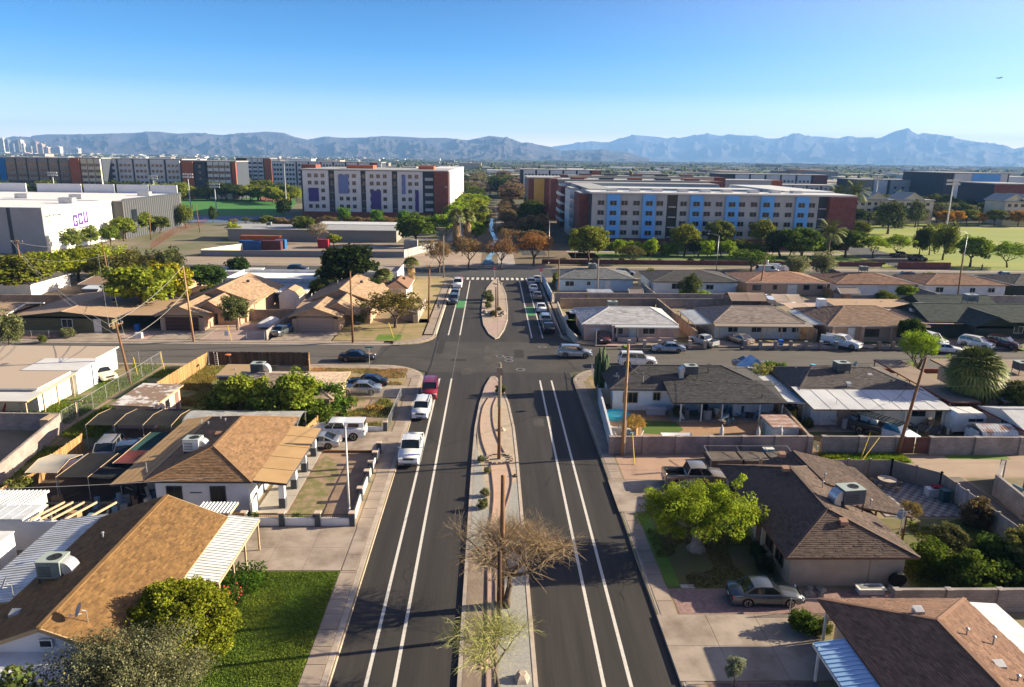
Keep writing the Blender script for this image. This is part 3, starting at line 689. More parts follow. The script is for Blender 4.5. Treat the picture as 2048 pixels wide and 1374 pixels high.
    for s in (1, -1):
        pw = .05
        b.bar(A(s),B(s),pw,pw); b.bar(B(s),Cc(s),.05,.05); b.bar(Cc(s),D(s),.09 if kind != 'pickup' else .07,.08)
        for t in ((.42,) if pick else (.5,) if kind in ('sedan','coupe','hatch','oldcar') else (.36,.72)):
            xb = ab + (cb - ab) * t; xt = at_ + (ct - at_) * t; b.bar((xb,s * wb_ * .965,zF),(xt,s * wt * 1.0,H - .05),.03,.07)
        if kind == 'van':
            b.add([(.55,s * (wb_ * .975 + .0),zR),(-2.5,s * wb_ * .975,zR),(-2.42,s * (wt * 1.01),H - .06),(.5,s * wt * 1.01,H - .05)],[(0,1,2,3)])
    out['cabin_roof'] = b.mesh('cabin_roof',pm,smooth=False)
    b = MB(); b.add([A(1),A(-1),B(-1),B(1)],[(0,1,2,3)]); out['windshield'] = b.mesh('windshield',CARGL)
    b = MB(); b.add([D(-1),D(1),Cc(1),Cc(-1)],[(0,1,2,3)]); out['rear_window'] = b.mesh('rear_window',CARGL)
    for s, nme in ((1, 'sw1'), (-1, 'sw2')):
        b = MB(); b.add([A(s),B(s),Cc(s),D(s)],[(0,1,2,3)]); out[nme] = b.mesh('side_window',CARGL)
    zl = hood * .78
    b = MB(); b.box(-.05,.05,-.17,.17,-.07,.07); out['headlight'] = b.mesh('headlight',HEADL); out['tail_light'] = None
    b = MB(); b.box(-.035,.035,-.13,.13,-.09,.12 if kind not in ('sedan','coupe','oldcar') else .07); out['tail_light'] = b.mesh('tail_light',TAILL)
    b = MB(); b.box(-.04,.04,-hw * .48,hw * .48,-.09,.09)
    for k in (-1,0,1): b.box(.04,.055,-hw * .46,hw * .46,k * .05 - .008,k * .05 + .008,1)
    out['grille'] = b.mesh('grille', [PLASTIC, CHR])
    b = MB(); b.box(-.09,.09,-hw * .90,hw * .90,-.10,.10); b.box(.05,.1,-hw * .35,hw * .35,-.07,.03,1); out['bumper'] = b.mesh('bumper',[pm if not pick else CHR,PLASTIC])
    b = MB(); b.box(-.05,.05,-.09,.09,-.055,.065); b.box(-.02,.02,-.14,.0,-.03,0); out['mirror'] = b.mesh('mirror',pm)
    b = MB(); b.box(-.012,.012,-.16,.16,-.06,.06); out['plate'] = b.mesh('number_plate',PLATE)
    CARM[key] = out; return out
def car(kind,loc,heading,pm,label,group=None,small=False,name=None,cat=None,s=1.0):
    o = car_meshes(kind,pm); L,W_,H,wr,wb,hood,bF,bR,ab,at_,ct,cb = KIND[kind]; hl = L / 2; hw = W_ / 2
    nm = name or {'sedan': 'sedan_car','coupe': 'coupe_car','suv': 'suv_car','bigsuv': 'suv_car','hatch': 'hatchback_car','pickup': 'pickup_truck','van': 'cargo_van','oldcar': 'old_sedan_car'}[kind]
    r = thing(nm,label,cat or ('pickup' if kind == 'pickup' else 'van' if kind == 'van' else 'car'),(loc[0],loc[1],loc[2] if len(loc) > 2 else 0),R(heading),group)
    if s != 1: r.scale = (s, s, s)
    obj('body',o['body'],r); obj('underbody',o['underbody'],r); obj('body_trim',o['trim'],r); obj('cabin_roof',o['cabin_roof'],r); obj('windshield',o['windshield'],r); obj('rear_window',o['rear_window'],r)
    obj('side_window',o['sw1'],r); obj('side_window',o['sw2'],r)
    ty, ri = wheel_mesh(wr)
    for x in (wb / 2 + .08, -wb / 2 + .02):
        for sd_ in (1, -1):
            w = obj('wheel',ty,r,(x,sd_ * (hw - .125),wr),0 if sd_ > 0 else math.pi)
            if not small: obj('rim', ri, w, (0, 0, 0))
    zl = hood * .80
    for sd_ in (1, -1):
        h = obj('headlight',o['headlight'],r,(hl - .07,sd_ * hw * .70,zl),-sd_ * .25)
        obj('tail_light',o['tail_light'],r,(-hl + .03,sd_ * hw * .80,bR * .80),sd_ * .1)
        if not small: obj('mirror',o['mirror'],r,(ab - .18,sd_ * (hw + .05),bF + .06),0 if sd_ > 0 else math.pi)
    if not small:
        obj('grille',o['grille'],r,(hl - .015,0,zl - .02)); obj('bumper',o['bumper'],r,(hl - .03,0,.42)); obj('bumper',o['bumper'],r,(-hl + .04,0,.45),math.pi)
        obj('number_plate',o['plate'],r,(-hl - .07,0,.58),0)
    return r

# ------------------------------------------------------------------ vegetation
def leaves(centres,n_per,rad,size,seed,squash=.8,droop=0,tint=(.55,1.35),yel=.25):
    """numpy leaf cloud: n_per quads around every clump centre"""
    r_ = np.random.RandomState(seed); C = np.array(centres,float); n = len(C)
    D = r_.normal(size=(n,n_per,3)); D /= np.linalg.norm(D,axis=2,keepdims=True) + 1e-9
    rr_ = rad * (.35 + .65 * r_.rand(n, n_per, 1) ** .5); 
    cr_ = C[:, None, 3:4] if C.shape[1] > 3 else 1.0
    P = C[:,None,:3] + D * rr_ * cr_ * np.array([1,1,squash])
    P = P.reshape(-1, 3); m = len(P)
    Nn = D.reshape(-1,3) * .7 + r_.normal(size=(m,3)) * .6 + np.array([0,0,.35]); Nn /= np.linalg.norm(Nn,axis=1,keepdims=True)
    u = np.cross(Nn,r_.normal(size=(m,3))); u /= np.linalg.norm(u,axis=1,keepdims=True) + 1e-9; w = np.cross(Nn,u)
    if droop: w = w * (1 - droop) + np.array([0,0,-1]) * droop
    s = size * (.6 + .8 * r_.rand(m, 1))
    V = np.stack([P - u * s * .5,P - w * s * .35 + u * 0,P + u * s * .5,P + w * s * .6],1).reshape(-1,3)
    F = np.arange(m * 4).reshape(-1, 4)
    ct_ = r_.uniform(tint[0],tint[1],(n,1)).repeat(n_per,1).reshape(-1) * r_.uniform(.75,1.25,m)
    T = np.stack([ct_ * (1 + yel * (r_.rand(m) - .5)),ct_,ct_ * (1 - .3 * r_.rand(m))],1)
    return V, F, T
def limb_tree(b,seed,h,spread,trunk_r,fork=.3,levels=3,n0=4,up=.5,m=0,lean=0):
    """recursive limbs; returns tip points"""
    r_ = random.Random(seed); tips = []
    def grow(p, d, l, r, lv):
        k = 3; pts = [p]; q = p; dd = d
        for i in range(k):
            dd = (dd + Vector((r_.uniform(-.22,.22),r_.uniform(-.22,.22),r_.uniform(-.05,.12)))).normalized(); q = q + dd * l / k; pts.append(q)
        b.path(pts,[r * (1 - .42 * i / k) for i in range(k + 1)],6 if lv == 0 else 4,m)
        if lv >= levels: tips.append(q); return
        for j in range(n0 if lv == 0 else r_.choice((2,3))):
            a = 2 * math.pi * (j + r_.random() * .6) / (n0 if lv == 0 else 3) ; s = spread * (.7 + .6 * r_.random())
            nd = (dd * up + Vector((math.cos(a) * s,math.sin(a) * s,.35 + .3 * r_.random()))).normalized(); grow(q,nd,l * r_.uniform(.62,.85),r * .58,lv + 1)
        tips.append(q)
    grow(Vector((0,0,0)),Vector((lean,0,1)).normalized(),h * fork,trunk_r,0); return tips
TREE = {}
def arche(kind, var=0):
    k = (kind, var)
    if k in TREE: return TREE[k]
    r_ = np.random.RandomState(100 + var * 7 + len(kind)); b = MB()
    def shell(n,rx,ry,rz,cz,low=-.3,inner=.55,cs=(.8,1.25)):
        out = []
        while len(out) < n:
            d = r_.normal(size=3); d /= np.linalg.norm(d)
            if d[2] < low: continue
            q = inner + (1 - inner) * r_.rand(); j = 1 + .18 * math.sin(d[0] * 5 + var) * math.cos(d[1] * 4 + var * 2)
            out.append((d[0] * rx * q * j,d[1] * ry * q * j,cz + d[2] * rz * q * j,r_.uniform(*cs)))
        return out
    # unit trees: about 1 m tall, scaled when placed
    if kind == 'round':      # dense rounded crown
        limb_tree(b,var,1,.8,.035,.28,2,4); c = shell(130,.40,.40,.36,.60,-.6,.4); L = leaves(c,60,.11,.05,var)
    elif kind == 'airy':     # palo verde / mesquite: see-through
        limb_tree(b,var + 20,1,1.1,.03,.22,3,4); c = shell(80,.52,.52,.32,.58,-.45,.35); L = leaves(c,60,.12,.032,var,.6)
    elif kind == 'wispy':    # bare / brown winter crown
        t = limb_tree(b,var + 40,1,.9,.03,.25,4,5); c = shell(90,.47,.47,.34,.60,-.4,.45); L = leaves(c,52,.10,.026,var,.7)
    elif kind == 'young':    # small upright street tree
        limb_tree(b,var + 60,1,.6,.022,.30,2,5); c = shell(56,.33,.33,.38,.62,-.7,.35); L = leaves(c,64,.10,.042,var)
    elif kind == 'willow':   # drooping eucalyptus / willow
        limb_tree(b,var + 80,1,.7,.035,.35,2,4); c = shell(80,.36,.36,.42,.56,-.7,.4,(.8,1.4)); L = leaves(c,64,.11,.055,var,1.5,.65)
    elif kind == 'bush':
        b.tube((0,0,0),(0,0,.3),.04,.02,5); c = shell(60,.48,.48,.5,.42,-.7,.4); L = leaves(c,64,.17,.06,var)
    elif kind == 'hedge':
        b.tube((0,0,0),(0,0,.3),.03,.02,5); c = [(x,y,z,1) for x in np.linspace(-.42,.42,6) for y in np.linspace(-.42,.42,6) for z in (.25,.55,.82)]; L = leaves(c,14,.14,.07,var)
    b_me = b.mesh('trunk',BARK,smooth=True); c_me = tri_mesh('crown',L[0],L[1],LEAF,L[2])
    TREE[k] = (b_me, c_me); return TREE[k]
def tree(kind,loc,h,col,label,cat='tree',w=1.0,var=None,name=None,group=None,rz=None):
    v = rnd.randrange(2) if var is None else var; tm,cm = arche(kind,v)
    nm = name or {'round': 'leafy_tree','airy': 'mesquite_tree','wispy': 'winter_tree','young': 'young_tree','willow': 'eucalyptus_tree','bush': 'bush','hedge': 'clipped_hedge'}[kind]
    r = thing(nm,label,cat,tuple(loc),rnd.uniform(0,6.28) if rz is None else rz,group); r.scale = (h * w,h * w,h)
    obj('stem' if kind in ('bush','hedge') else 'trunk',tm,r); obj('foliage' if kind in ('bush','hedge') else 'crown',cm,r,color=col)
    return r
FROND = mat('palm_frond',(.15,.175,.05),.7,attr=True); FDEAD = mat('dead_frond',(.36,.245,.12),.9,attr=True)
def fan_palm_meshes(var,skirt,nf=70,tr=.045,th=.62,fr=.30,hang=.5,el0=-.35):
    k = ('fan', var, skirt)
    if k in TREE: return TREE[k]
    r_ = random.Random(var); b = MB(); b.path([(0,0,0),(.01,0,th * .5),(0,0.01,th)],[tr * 1.25,tr,tr * .9],10)
    tm = b.mesh('trunk',mat('palm_trunk',(.20,.14,.09),.95,(.12,.08,.05),6,5,.4),smooth=True)
    def fan(b, o, d, L, w, n, c):
        d = Vector(d).normalized(); s = d.cross(Vector((0,0,1))).normalized() if abs(d.z) < .98 else Vector((1,0,0)); u = s.cross(d)
        st = Vector(o) + d * L * .45; b.tube(o,st,.006,.004,3,c=c,cap=False)
        for i in range(n):
            a = (i / (n - 1) - .5) * 2.5; dd = (d * math.cos(a) + s * math.sin(a)).normalized(); tip = st + dd * w * (1 - .15 * abs(a)) + Vector((0,0,-w * .28 * r_.random() - w * .12))
            mid = st + dd * w * .55 + u * w * .04; e = dd.cross(u).normalized() * w * .075
            b.add([st,mid - e,tip,mid + e],[(0,1,2,3)],0,c)
    b = MB()
    for i in range(nf):
        el = el0 + (1.4 - el0) * r_.random() ** .8; a = i * 2.399; d = (math.cos(a) * math.cos(el),math.sin(a) * math.cos(el),math.sin(el)); t = r_.uniform(.6,1.5); g = (t * (1.2 if r_.random() < .25 else 1),t,t * .8)
        fan(b,(0,0,th + .02 * r_.random()),d,fr,fr * .62,11,g)
    cm = b.mesh('fronds', FROND, tint=True); sm = None
    if skirt:
        b = MB()
        for i in range(int(90 * skirt)):
            a = i * 2.399; z0 = th - r_.random() * hang; d = (math.cos(a) * .5,math.sin(a) * .5,-1); t = r_.uniform(.6,1.3)
            fan(b,(math.cos(a) * tr * .8,math.sin(a) * tr * .8,z0),d,fr * .45,fr * .42,7,(t,t * .95,t * .9))
        sm = b.mesh('dead_frond_skirt', FDEAD, tint=True)
    TREE[k] = (tm, cm, sm); return TREE[k]
def palm(loc, h, label, var=1, skirt=.6, w=1, **kw):
    tm,cm,sm = fan_palm_meshes(var,skirt,**kw); r = thing('fan_palm',label,'palm tree',tuple(loc),rnd.uniform(0,6)); r.scale = (h * w,h * w,h)
    obj('trunk', tm, r); obj('fronds', cm, r)
    if sm: obj('dead_frond_skirt', sm, r)
    return r
def date_palm(loc, h, label):
    k = ('date', 0)
    if k not in TREE:
        r_ = random.Random(2); b = MB(); b.path([(0,0,0),(0,0,.75)],[.025,.022],9); tm = b.mesh('trunk',MATS.get('palm_trunk') or mat('palm_trunk',(.20,.14,.09),.95),smooth=True); b = MB()
        for i in range(46):
            a = i * 2.399; el = -.3 + 1.6 * r_.random(); d = Vector((math.cos(a) * math.cos(el),math.sin(a) * math.cos(el),math.sin(el))); s = Vector((-math.sin(a),math.cos(a),0)); P = [Vector((0,0,.75))]; L = .34
            for q in range(6): P.append(P[-1] + d * L / 6); d = (d + Vector((0,0,-.22))).normalized()
            for q in range(6):
                for e in (1, -1):
                    for z in (0, .5):
                        o = P[q].lerp(P[q + 1],z); b.add([o,o + s * e * .075 + (P[q + 1] - P[q]) * .8 + Vector((0,0,-.02)),P[q].lerp(P[q + 1],z + .35)],[(0,1,2)],0,(1,1,.8))
        TREE[k] = (tm, b.mesh('fronds', FROND, tint=True))
    tm,cm = TREE[k]; r = thing('date_palm',label,'palm tree',tuple(loc)); r.scale = (h,h,h); obj('trunk',tm,r); obj('fronds',cm,r); return r

# ------------------------------------------------------------------ houses
def tile_slope(b,A,B,Cq,D,ez=.14,tw=.33,base=(1,1,1),seed=0,var=.2):
    """overlapping shingles on a plane: eave edge A->B, upper edge D->C (seen from outside, counter-clockwise)"""
    r_ = random.Random(seed); A,B,Cq,D = map(Vector,(A,B,Cq,D)); n = (B - A).cross(D - A)
    if n.length < 1e-6: n = (B - A).cross(Cq - A)
    n.normalize(); e = (B - A).normalized(); up = n.cross(e).normalized(); H = max((D - A).dot(up),(Cq - A).dot(up)); rows = max(1,int(H / ez))
    def span(t):
        return A.lerp(D, t), B.lerp(Cq, t)
    for k in range(rows):
        l0,r0 = span(k / rows); l1,r1 = span((k + 1) / rows); w0 = (r0 - l0).length
        if w0 < .05: break
        cuts = [0.0]; x = -r_.random() * tw
        while x < w0:
            x += tw * r_.uniform(.75, 1.25)
            if x > .02 and x < w0: cuts.append(x / w0)
        cuts.append(1.0)
        for p, q in zip(cuts, cuts[1:]):
            lift = n * r_.uniform(.02,.045); a = l0.lerp(r0,p) + lift; c = l0.lerp(r0,q) + lift; d = l1.lerp(r1,q) + n * .004; f = l1.lerp(r1,p) + n * .004
            t = 1 + r_.uniform(-var, var); 
            if r_.random() < .12: t *= .78
            g = e * .006
            b.add([a + g,c - g,d,f,a + g - lift,c - g - lift],[(0,1,2,3),(4,5,1,0)],0,(base[0] * t,base[1] * t,base[2] * t))
def roof_mat(name,c,c2=None): return mat(name,c,.92,c2 or tuple(q * .72 for q in c),1.6,7,.1,attr=True,fac=(.3,.75))
def hip_roof(root,x0,x1,y0,y1,ze,r1,r2,zr,m,fascia=None,ez=.14,tw=.33,th=.14,seed=1,cap=True,name='roof'):
    """four slopes; r1 = near/left ridge end, r2 = far/right ridge end; a ridge end on the eave makes a gable"""
    a,b_,c,d = Vector((x0,y0,ze)),Vector((x1,y0,ze)),Vector((x1,y1,ze)),Vector((x0,y1,ze))
    P,Q = Vector((r1[0],r1[1],zr)),Vector((r2[0],r2[1],zr)); alongy = abs(r2[1] - r1[1]) > abs(r2[0] - r1[0])
    if alongy: S = [(a,b_,P,P),(b_,c,Q,P),(c,d,Q,Q),(d,a,P,Q)]
    else: S = [(a,b_,Q,P),(b_,c,Q,Q),(c,d,P,Q),(d,a,P,P)]
    mb = MB(); dz = Vector((0, 0, -th))
    for s in S:
        q = [s[0],s[1],s[2]] + ([s[3]] if (s[3] - s[2]).length > 1e-4 else [])
        mb.add(q, [tuple(range(len(q)))], 0)
    for p,q in ((a,b_),(b_,c),(c,d),(d,a)): mb.add([p,q,q + dz,p + dz],[(3,2,1,0)],1)
    mb.add([a + dz,b_ + dz,c + dz,d + dz],[(3,2,1,0)],1)
    ro = build(mb,name,[m,fascia or TRIM],root,tint=True)
    if ez:
        t = MB()
        for i, s in enumerate(S):
            if (s[0] - s[2]).cross(s[1] - s[2]).z > .05 * 1 and ((s[1] - s[0]).cross(s[2] - s[0])).normalized().z < .995: tile_slope(t,*s,ez,tw,seed=seed * 10 + i)
        so = build(t,'shingles',m,ro,tint=True); so['kind'] = 'stuff'
    if cap:
        b = MB()
        if (P - Q).length > .2: b.bar(P + Vector((0,0,.03)),Q + Vector((0,0,.03)),.24,.05)
        for p,q in ((a,P),(d,Q if alongy else P),(b_,P if alongy else Q),(c,Q)):
            if abs(p.x - q.x) > .3 and abs(p.y - q.y) > .3: b.bar(p + Vector((0,0,.03)),q + Vector((0,0,.03)),.2,.05)
        build(b, 'ridge_cap', m, ro, tint=True)
    return ro
WINM = {}
def win(root,face,u,v,z,w=1.2,h=1.0,frame=None,name='window',door=False,panes=2):
    """face 'S' looks at the camera: u = x, v = y of the wall face; 'E' looks at +x (u = y, v = x); 'W' looks at -x"""
    frame = frame or WFRAME; key = (round(w,2),round(h,2),frame.name,panes)
    if key not in WINM:
        b = MB(); t = .07; b.box(-w / 2 - t,w / 2 + t,-.05,.02,-h / 2 - t,-h / 2); b.box(-w / 2 - t,w / 2 + t,-.05,.02,h / 2,h / 2 + t); b.box(-w / 2 - t,-w / 2,-.05,.02,-h / 2,h / 2); b.box(w / 2,w / 2 + t,-.05,.02,-h / 2,h / 2)
        for k in range(1,panes): x = -w / 2 + w * k / panes; b.box(x - .02,x + .02,-.04,.02,-h / 2,h / 2)
        f = b.mesh('window_frame',frame); b = MB(); b.box(-w / 2,w / 2,-.015,.02,-h / 2,h / 2); WINM[key] = (f,b.mesh('pane',GLASS))
    f, g_ = WINM[key]; lo = rootloc(root)
    loc,rz = {'S': ((u,v,z),0),'N': ((u,v,z),math.pi),'E': ((v,u,z),math.pi / 2),'W': ((v,u,z),-math.pi / 2)}[face]
    o = obj(name,f,root,tuple(a - c for a,c in zip(loc,lo)),rz); obj('pane',g_,o); return o
def door(root,face,u,v,m=None,w=.95,h=2.05,z0=GZ + .05,name='door'):
    b = MB(); b.box(-w / 2 - .08,w / 2 + .08,-.04,.02,0,h + .08,1); b.box(-w / 2,w / 2,-.055,-.04,0,h,0); b.box(w / 2 - .12,w / 2 - .06,-.08,-.055,h * .45,h * .5,2)
    for k in (0,1): b.box(-w * .35,w * .35,-.065,-.055,h * (.12 + .45 * k),h * (.45 + .42 * k),0)
    lo = rootloc(root); loc,rz = {'S': ((u,v,z0),0),'N': ((u,v,z0),math.pi),'E': ((v,u,z0),math.pi / 2),'W': ((v,u,z0),-math.pi / 2)}[face]
    return obj(name,b.mesh(name,[m or TRIM,TRIM,DARKM]),root,tuple(a - c for a,c in zip(loc,lo)),rz)
def walls(root,x0,x1,y0,y1,z1,m,name='wall',gable=None):
    b = MB(); b.box(x0, x1, y0, y1, GZ - .1, z1)
    if gable:   # (face y or x, peak x, peak z)
        for (ax, v, pk, zp) in gable:
            if ax == 'y': b.prism([(x0,v),(x1,v)],0,0) if False else b.add([(x0,v,z1),(x1,v,z1),(pk,v,zp),(x0,v + .15,z1),(x1,v + .15,z1),(pk,v + .15,zp)],[(0,1,2),(5,4,3),(1,4,5,2),(0,2,5,3)])
    return build(b, name, m, root)
def pan_roof(root,a,b_,c,d,m,n,name='patio_cover',rib=.05,beam=None,panels=True,piece='panel'):
    """metal cover made of n interlocking pans running from edge a-b to edge d-c"""
    a,b_,c,d = map(Vector,(a,b_,c,d)); bed = MB(); e = .03
    bed.bar(a - Vector((0,0,.08)),b_ - Vector((0,0,.08)),.08,.14); bed.bar(d - Vector((0,0,.08)),c - Vector((0,0,.08)),.08,.14)
    bed.bar(a - Vector((0,0,.06)),d - Vector((0,0,.06)),.06,.10); bed.bar(b_ - Vector((0,0,.06)),c - Vector((0,0,.06)),.06,.10)
    co = build(bed,name,beam or m,root); nrm = (b_ - a).cross(d - a).normalized()
    if nrm.z < 0: nrm = -nrm
    lo = rootloc(co); s = (b_ - a) / n; q = d - a; f = s.normalized() * min(.035,s.length * .18)
    mb = MB(); P0 = [Vector((0,0,0)),f,f,s,]; up = nrm * rib
    mb.add([P0[0] + up,f + up,f,s,q + up,q + f + up,q + f,q + s],[(0,1,5,4),(1,2,6,5),(2,3,7,6)])
    mb.add([s, s + up, q + s, q + s + up], [(0, 1, 3, 2)])
    me = mb.mesh(piece, m)
    for i in range(n): obj(piece,me,co,tuple(a + s * i - lo + Vector((0,0,.02))))
    return co
def flat_roof(root,x0,x1,y0,y1,z0,z1,m,fascia=None,name='flat_roof',ax='x',th=.16):
    """shallow roof plane from z0 (low index side) to z1 along ax"""
    z = (lambda x,y: z0 + (z1 - z0) * ((x - x0) / (x1 - x0) if ax == 'x' else (y - y0) / (y1 - y0)))
    P = [Vector((x,y,z(x,y))) for x,y in ((x0,y0),(x1,y0),(x1,y1),(x0,y1))]; b = MB(); b.add(P,[(0,1,2,3)],0); Q = [p - Vector((0,0,th)) for p in P]
    for i in range(4): j = (i + 1) % 4; b.add([P[i],P[j],Q[j],Q[i]],[(3,2,1,0)],1)
    b.add(Q, [(3, 2, 1, 0)], 1)
    return build(b,name,[m,fascia or TRIM],root,tint=True)
def post(root, x, y, z1, w=.11, m=None, z0=GZ, name='post'):
    b = MB(); b.box(x - w / 2,x + w / 2,y - w / 2,y + w / 2,z0,z1); return build(b,name,m or POST,root)
def vent(root, x, y, z, m=None, kind=0):
    b = MB()
    if kind == 0: b.tube((x,y,z - .1),(x,y,z + .35),.05,n=8); b.lathe([(.1,0),(.1,.06),(.02,.1)],8,0,(x,y,z + .35))
    else: b.box(x - .25,x + .25,y - .2,y + .2,z - .1,z + .16); b.add([(x - .25,y - .2,z + .16),(x + .25,y - .2,z + .16),(x + .25,y + .2,z + .3),(x - .25,y + .2,z + .3)],[(0,1,2,3)])
    return build(b, 'vent', m or GALV, root)
ACGREY = mat('ac_cabinet',(.17,.21,.20),.5,(.13,.16,.16),3,4); ACTOP = mat('ac_cabinet_top',(.33,.37,.33),.5); DUCT = mat('sheet_metal_duct',(.55,.55,.56),.35,metal=.5)
def ac(x,y,z,label,w=1.3,d=1.1,h=.95,rz=0,elbow=1,cab=None):
    r = thing('rooftop_ac_unit',label,'air conditioner',(x,y,z),rz)
    cab = cab or ACGREY; b = MB(); b.box(-w / 2,w / 2,-d / 2,d / 2,.3,.3 + h,0); b.box(-w / 2 - .02,w / 2 + .02,-d / 2 - .02,d / 2 + .02,.3 + h,.34 + h,1)
    for k in range(5): b.box(-w / 2 + .1,w / 2 - .5,-d / 2 - .012,-d / 2,.45 + k * .13,.50 + k * .13,2)
    build0 = lambda bb,nm,mm,p=r: obj(nm,bb.mesh(nm,mm),p); c = build0(b,'cabinet',[cab,ACTOP,DARKM])
    b = MB(); b.lathe([(.36,0),(.36,.035),(.30,.035),(.30,.012)],18,0,(w * .12,0,.34 + h)); 
    for k in range(4): t = k * math.pi / 4; b.bar((w * .12 - .3 * math.cos(t),-.3 * math.sin(t),.37 + h),(w * .12 + .3 * math.cos(t),.3 * math.sin(t),.37 + h),.015,.01)
    build0(b, 'fan_grille', DARKM)
    if elbow:
        b = MB(); n = 7; P = []
        for i in range(n + 1):
            t = math.pi / 2 * i / n; x0 = elbow * (w / 2 + .62 * math.sin(t)); z0 = .3 + h * .12 + (h * .78) * math.cos(t); x_ = elbow * (w / 2 + .12 * math.sin(t) + .0); zi = .3 + h * .12 + h * .10 * math.cos(t)
            P += [(x0,-d * .36,z0),(x0,d * .36,z0),(x_,d * .36,zi),(x_,-d * .36,zi)]
        F = []
        for i in range(n):
            for j in range(4): F.append((i * 4 + j,i * 4 + (j + 1) % 4,(i + 1) * 4 + (j + 1) % 4,(i + 1) * 4 + j))
        F += [(0,1,2,3),(n * 4 + 3,n * 4 + 2,n * 4 + 1,n * 4)]
        b.add(P,F); b.box(elbow * (w / 2 + .1),elbow * (w / 2 + .62),-d * .36,d * .36,-.25,.41); build0(b,'duct',DUCT)
    for i in (1, -1):
        for j in (1,-1): b = MB(); b.box(i * (w / 2 - .06) - .03,i * (w / 2 - .06) + .03,j * (d / 2 - .06) - .03,j * (d / 2 - .06) + .03,-.35,.3); build0(b,'leg',DARKM)
    return r
def dish(x, y, z, label, az=200, s=1.0):
    r = thing('satellite_dish',label,'satellite dish',(x,y,z),R(az)); r.scale = (s,s,s)
    b = MB(); b.tube((0,0,-.2),(0,0,.75),.025); b.tube((0,0,.7),(.2,0,.85),.02); obj('mast',b.mesh('mast',GALV),r)
    b = MB(); P = []; n = 14
    for k,(q,dpt) in enumerate(((0,0),(.2,.02),(.36,.06))):
        for i in range(n): t = 2 * math.pi * i / n; P.append((.28 + dpt - q * math.sin(t) * .45,q * math.cos(t),.92 + q * math.sin(t) * .9))
    b.add(P,[(k * n + i,k * n + (i + 1) % n,(k + 1) * n + (i + 1) % n,(k + 1) * n + i) for k in range(2) for i in range(n)]); obj('dish',b.mesh('dish',mat('dish_grey',(.33,.34,.35),.5)),r)
    b = MB(); b.tube((.2,0,.62),(.68,0,.72),.015); b.box(.66,.76,-.05,.05,.68,.78); obj('arm',b.mesh('arm',WHITEM),r); return r

# ------------------------------------------------------------------ walls and fences
def block_wall(pts,h,label,m=None,t=.2,cap=None,pil=3.6,z0=GZ,name='block_wall',ends=True,pilw=.42):
    m = m or BLOCK; r = thing(name,label,'wall',(pts[0][0],pts[0][1],z0)); r_ = r
    for a, c in zip(pts, pts[1:]):
        a = Vector(a); c = Vector(c); L = (c - a).length; k = max(1,round(L / pil)); d = (c - a) / k; u = d.normalized()
        for i in range(k):
            p = a + d * i; q = p + d; b = MB(); b.wall(p + u * .0,q - u * .012,t,z0 - .1,z0 + h,0); build(b,'wall_panel',m,r)
            b = MB(); b.wall(p,q,t + .05,z0 + h,z0 + h + .05,0); build(b,'coping',cap or m,r)
            if pilw: b = MB(); b.box(p.x - pilw / 2,p.x + pilw / 2,p.y - pilw / 2,p.y + pilw / 2,z0 - .1,z0 + h + .07); build(b,'pilaster',m,r)
    if pilw:
        p = Vector(pts[-1]); b = MB(); b.box(p.x - pilw / 2,p.x + pilw / 2,p.y - pilw / 2,p.y + pilw / 2,z0 - .1,z0 + h + .07); build(b,'pilaster',m,r)
    return r
def picket_fence(pts,h,label,m,plank=.145,z0=GZ,name='wooden_fence',postm=None):
    r = thing(name,label,'fence',(pts[0][0],pts[0][1],z0)); pr = random.Random(int(abs(pts[0][0] * 7)))
    for a, c in zip(pts, pts[1:]):
        a = Vector((*a,0)); c = Vector((*c,0)); L = (c - a).length; u = (c - a) / L; n = Vector((-u.y,u.x,0)); k = max(1,round(L / 2.4)); b = MB()
        x = 0
        while x < L - plank * .5:
            p = a + u * (x + plank / 2); hh = h + pr.uniform(-.05,.04); t = pr.uniform(.6,1.25); w = plank * .46
            q0 = p - u * w; q1 = p + u * w; o1 = n * .012 + n * pr.uniform(-.006,.006); P = []
            for s in (-1, 1):
                P += [q0 + o1 * s, q1 + o1 * s]
            z = z0 + .03; V = [(P[0].x,P[0].y,z),(P[1].x,P[1].y,z),(P[3].x,P[3].y,z),(P[2].x,P[2].y,z)]; V += [(v[0],v[1],z0 + hh) for v in V]
            b.add(V,[(0,3,2,1),(4,5,6,7),(0,1,5,4),(1,2,6,5),(2,3,7,6),(3,0,4,7)],0,(t,t,t)); x += plank
        so = build(b,'pickets',m,r,tint=True); so['kind'] = 'stuff'
        for zz in (.35, h - .3):
            b = MB(); b.bar(a + n * .05 + Vector((0,0,z0 + zz)),c + n * .05 + Vector((0,0,z0 + zz)),.05,.09); build(b,'rail',m,r,tint=True)
        for i in range(k + 1):
            p = a + u * (L * i / k) + n * .06; b = MB(); b.box(p.x - .05,p.x + .05,p.y - .05,p.y + .05,z0,z0 + h + .04); build(b,'post',postm or m,r,tint=True)
    return r
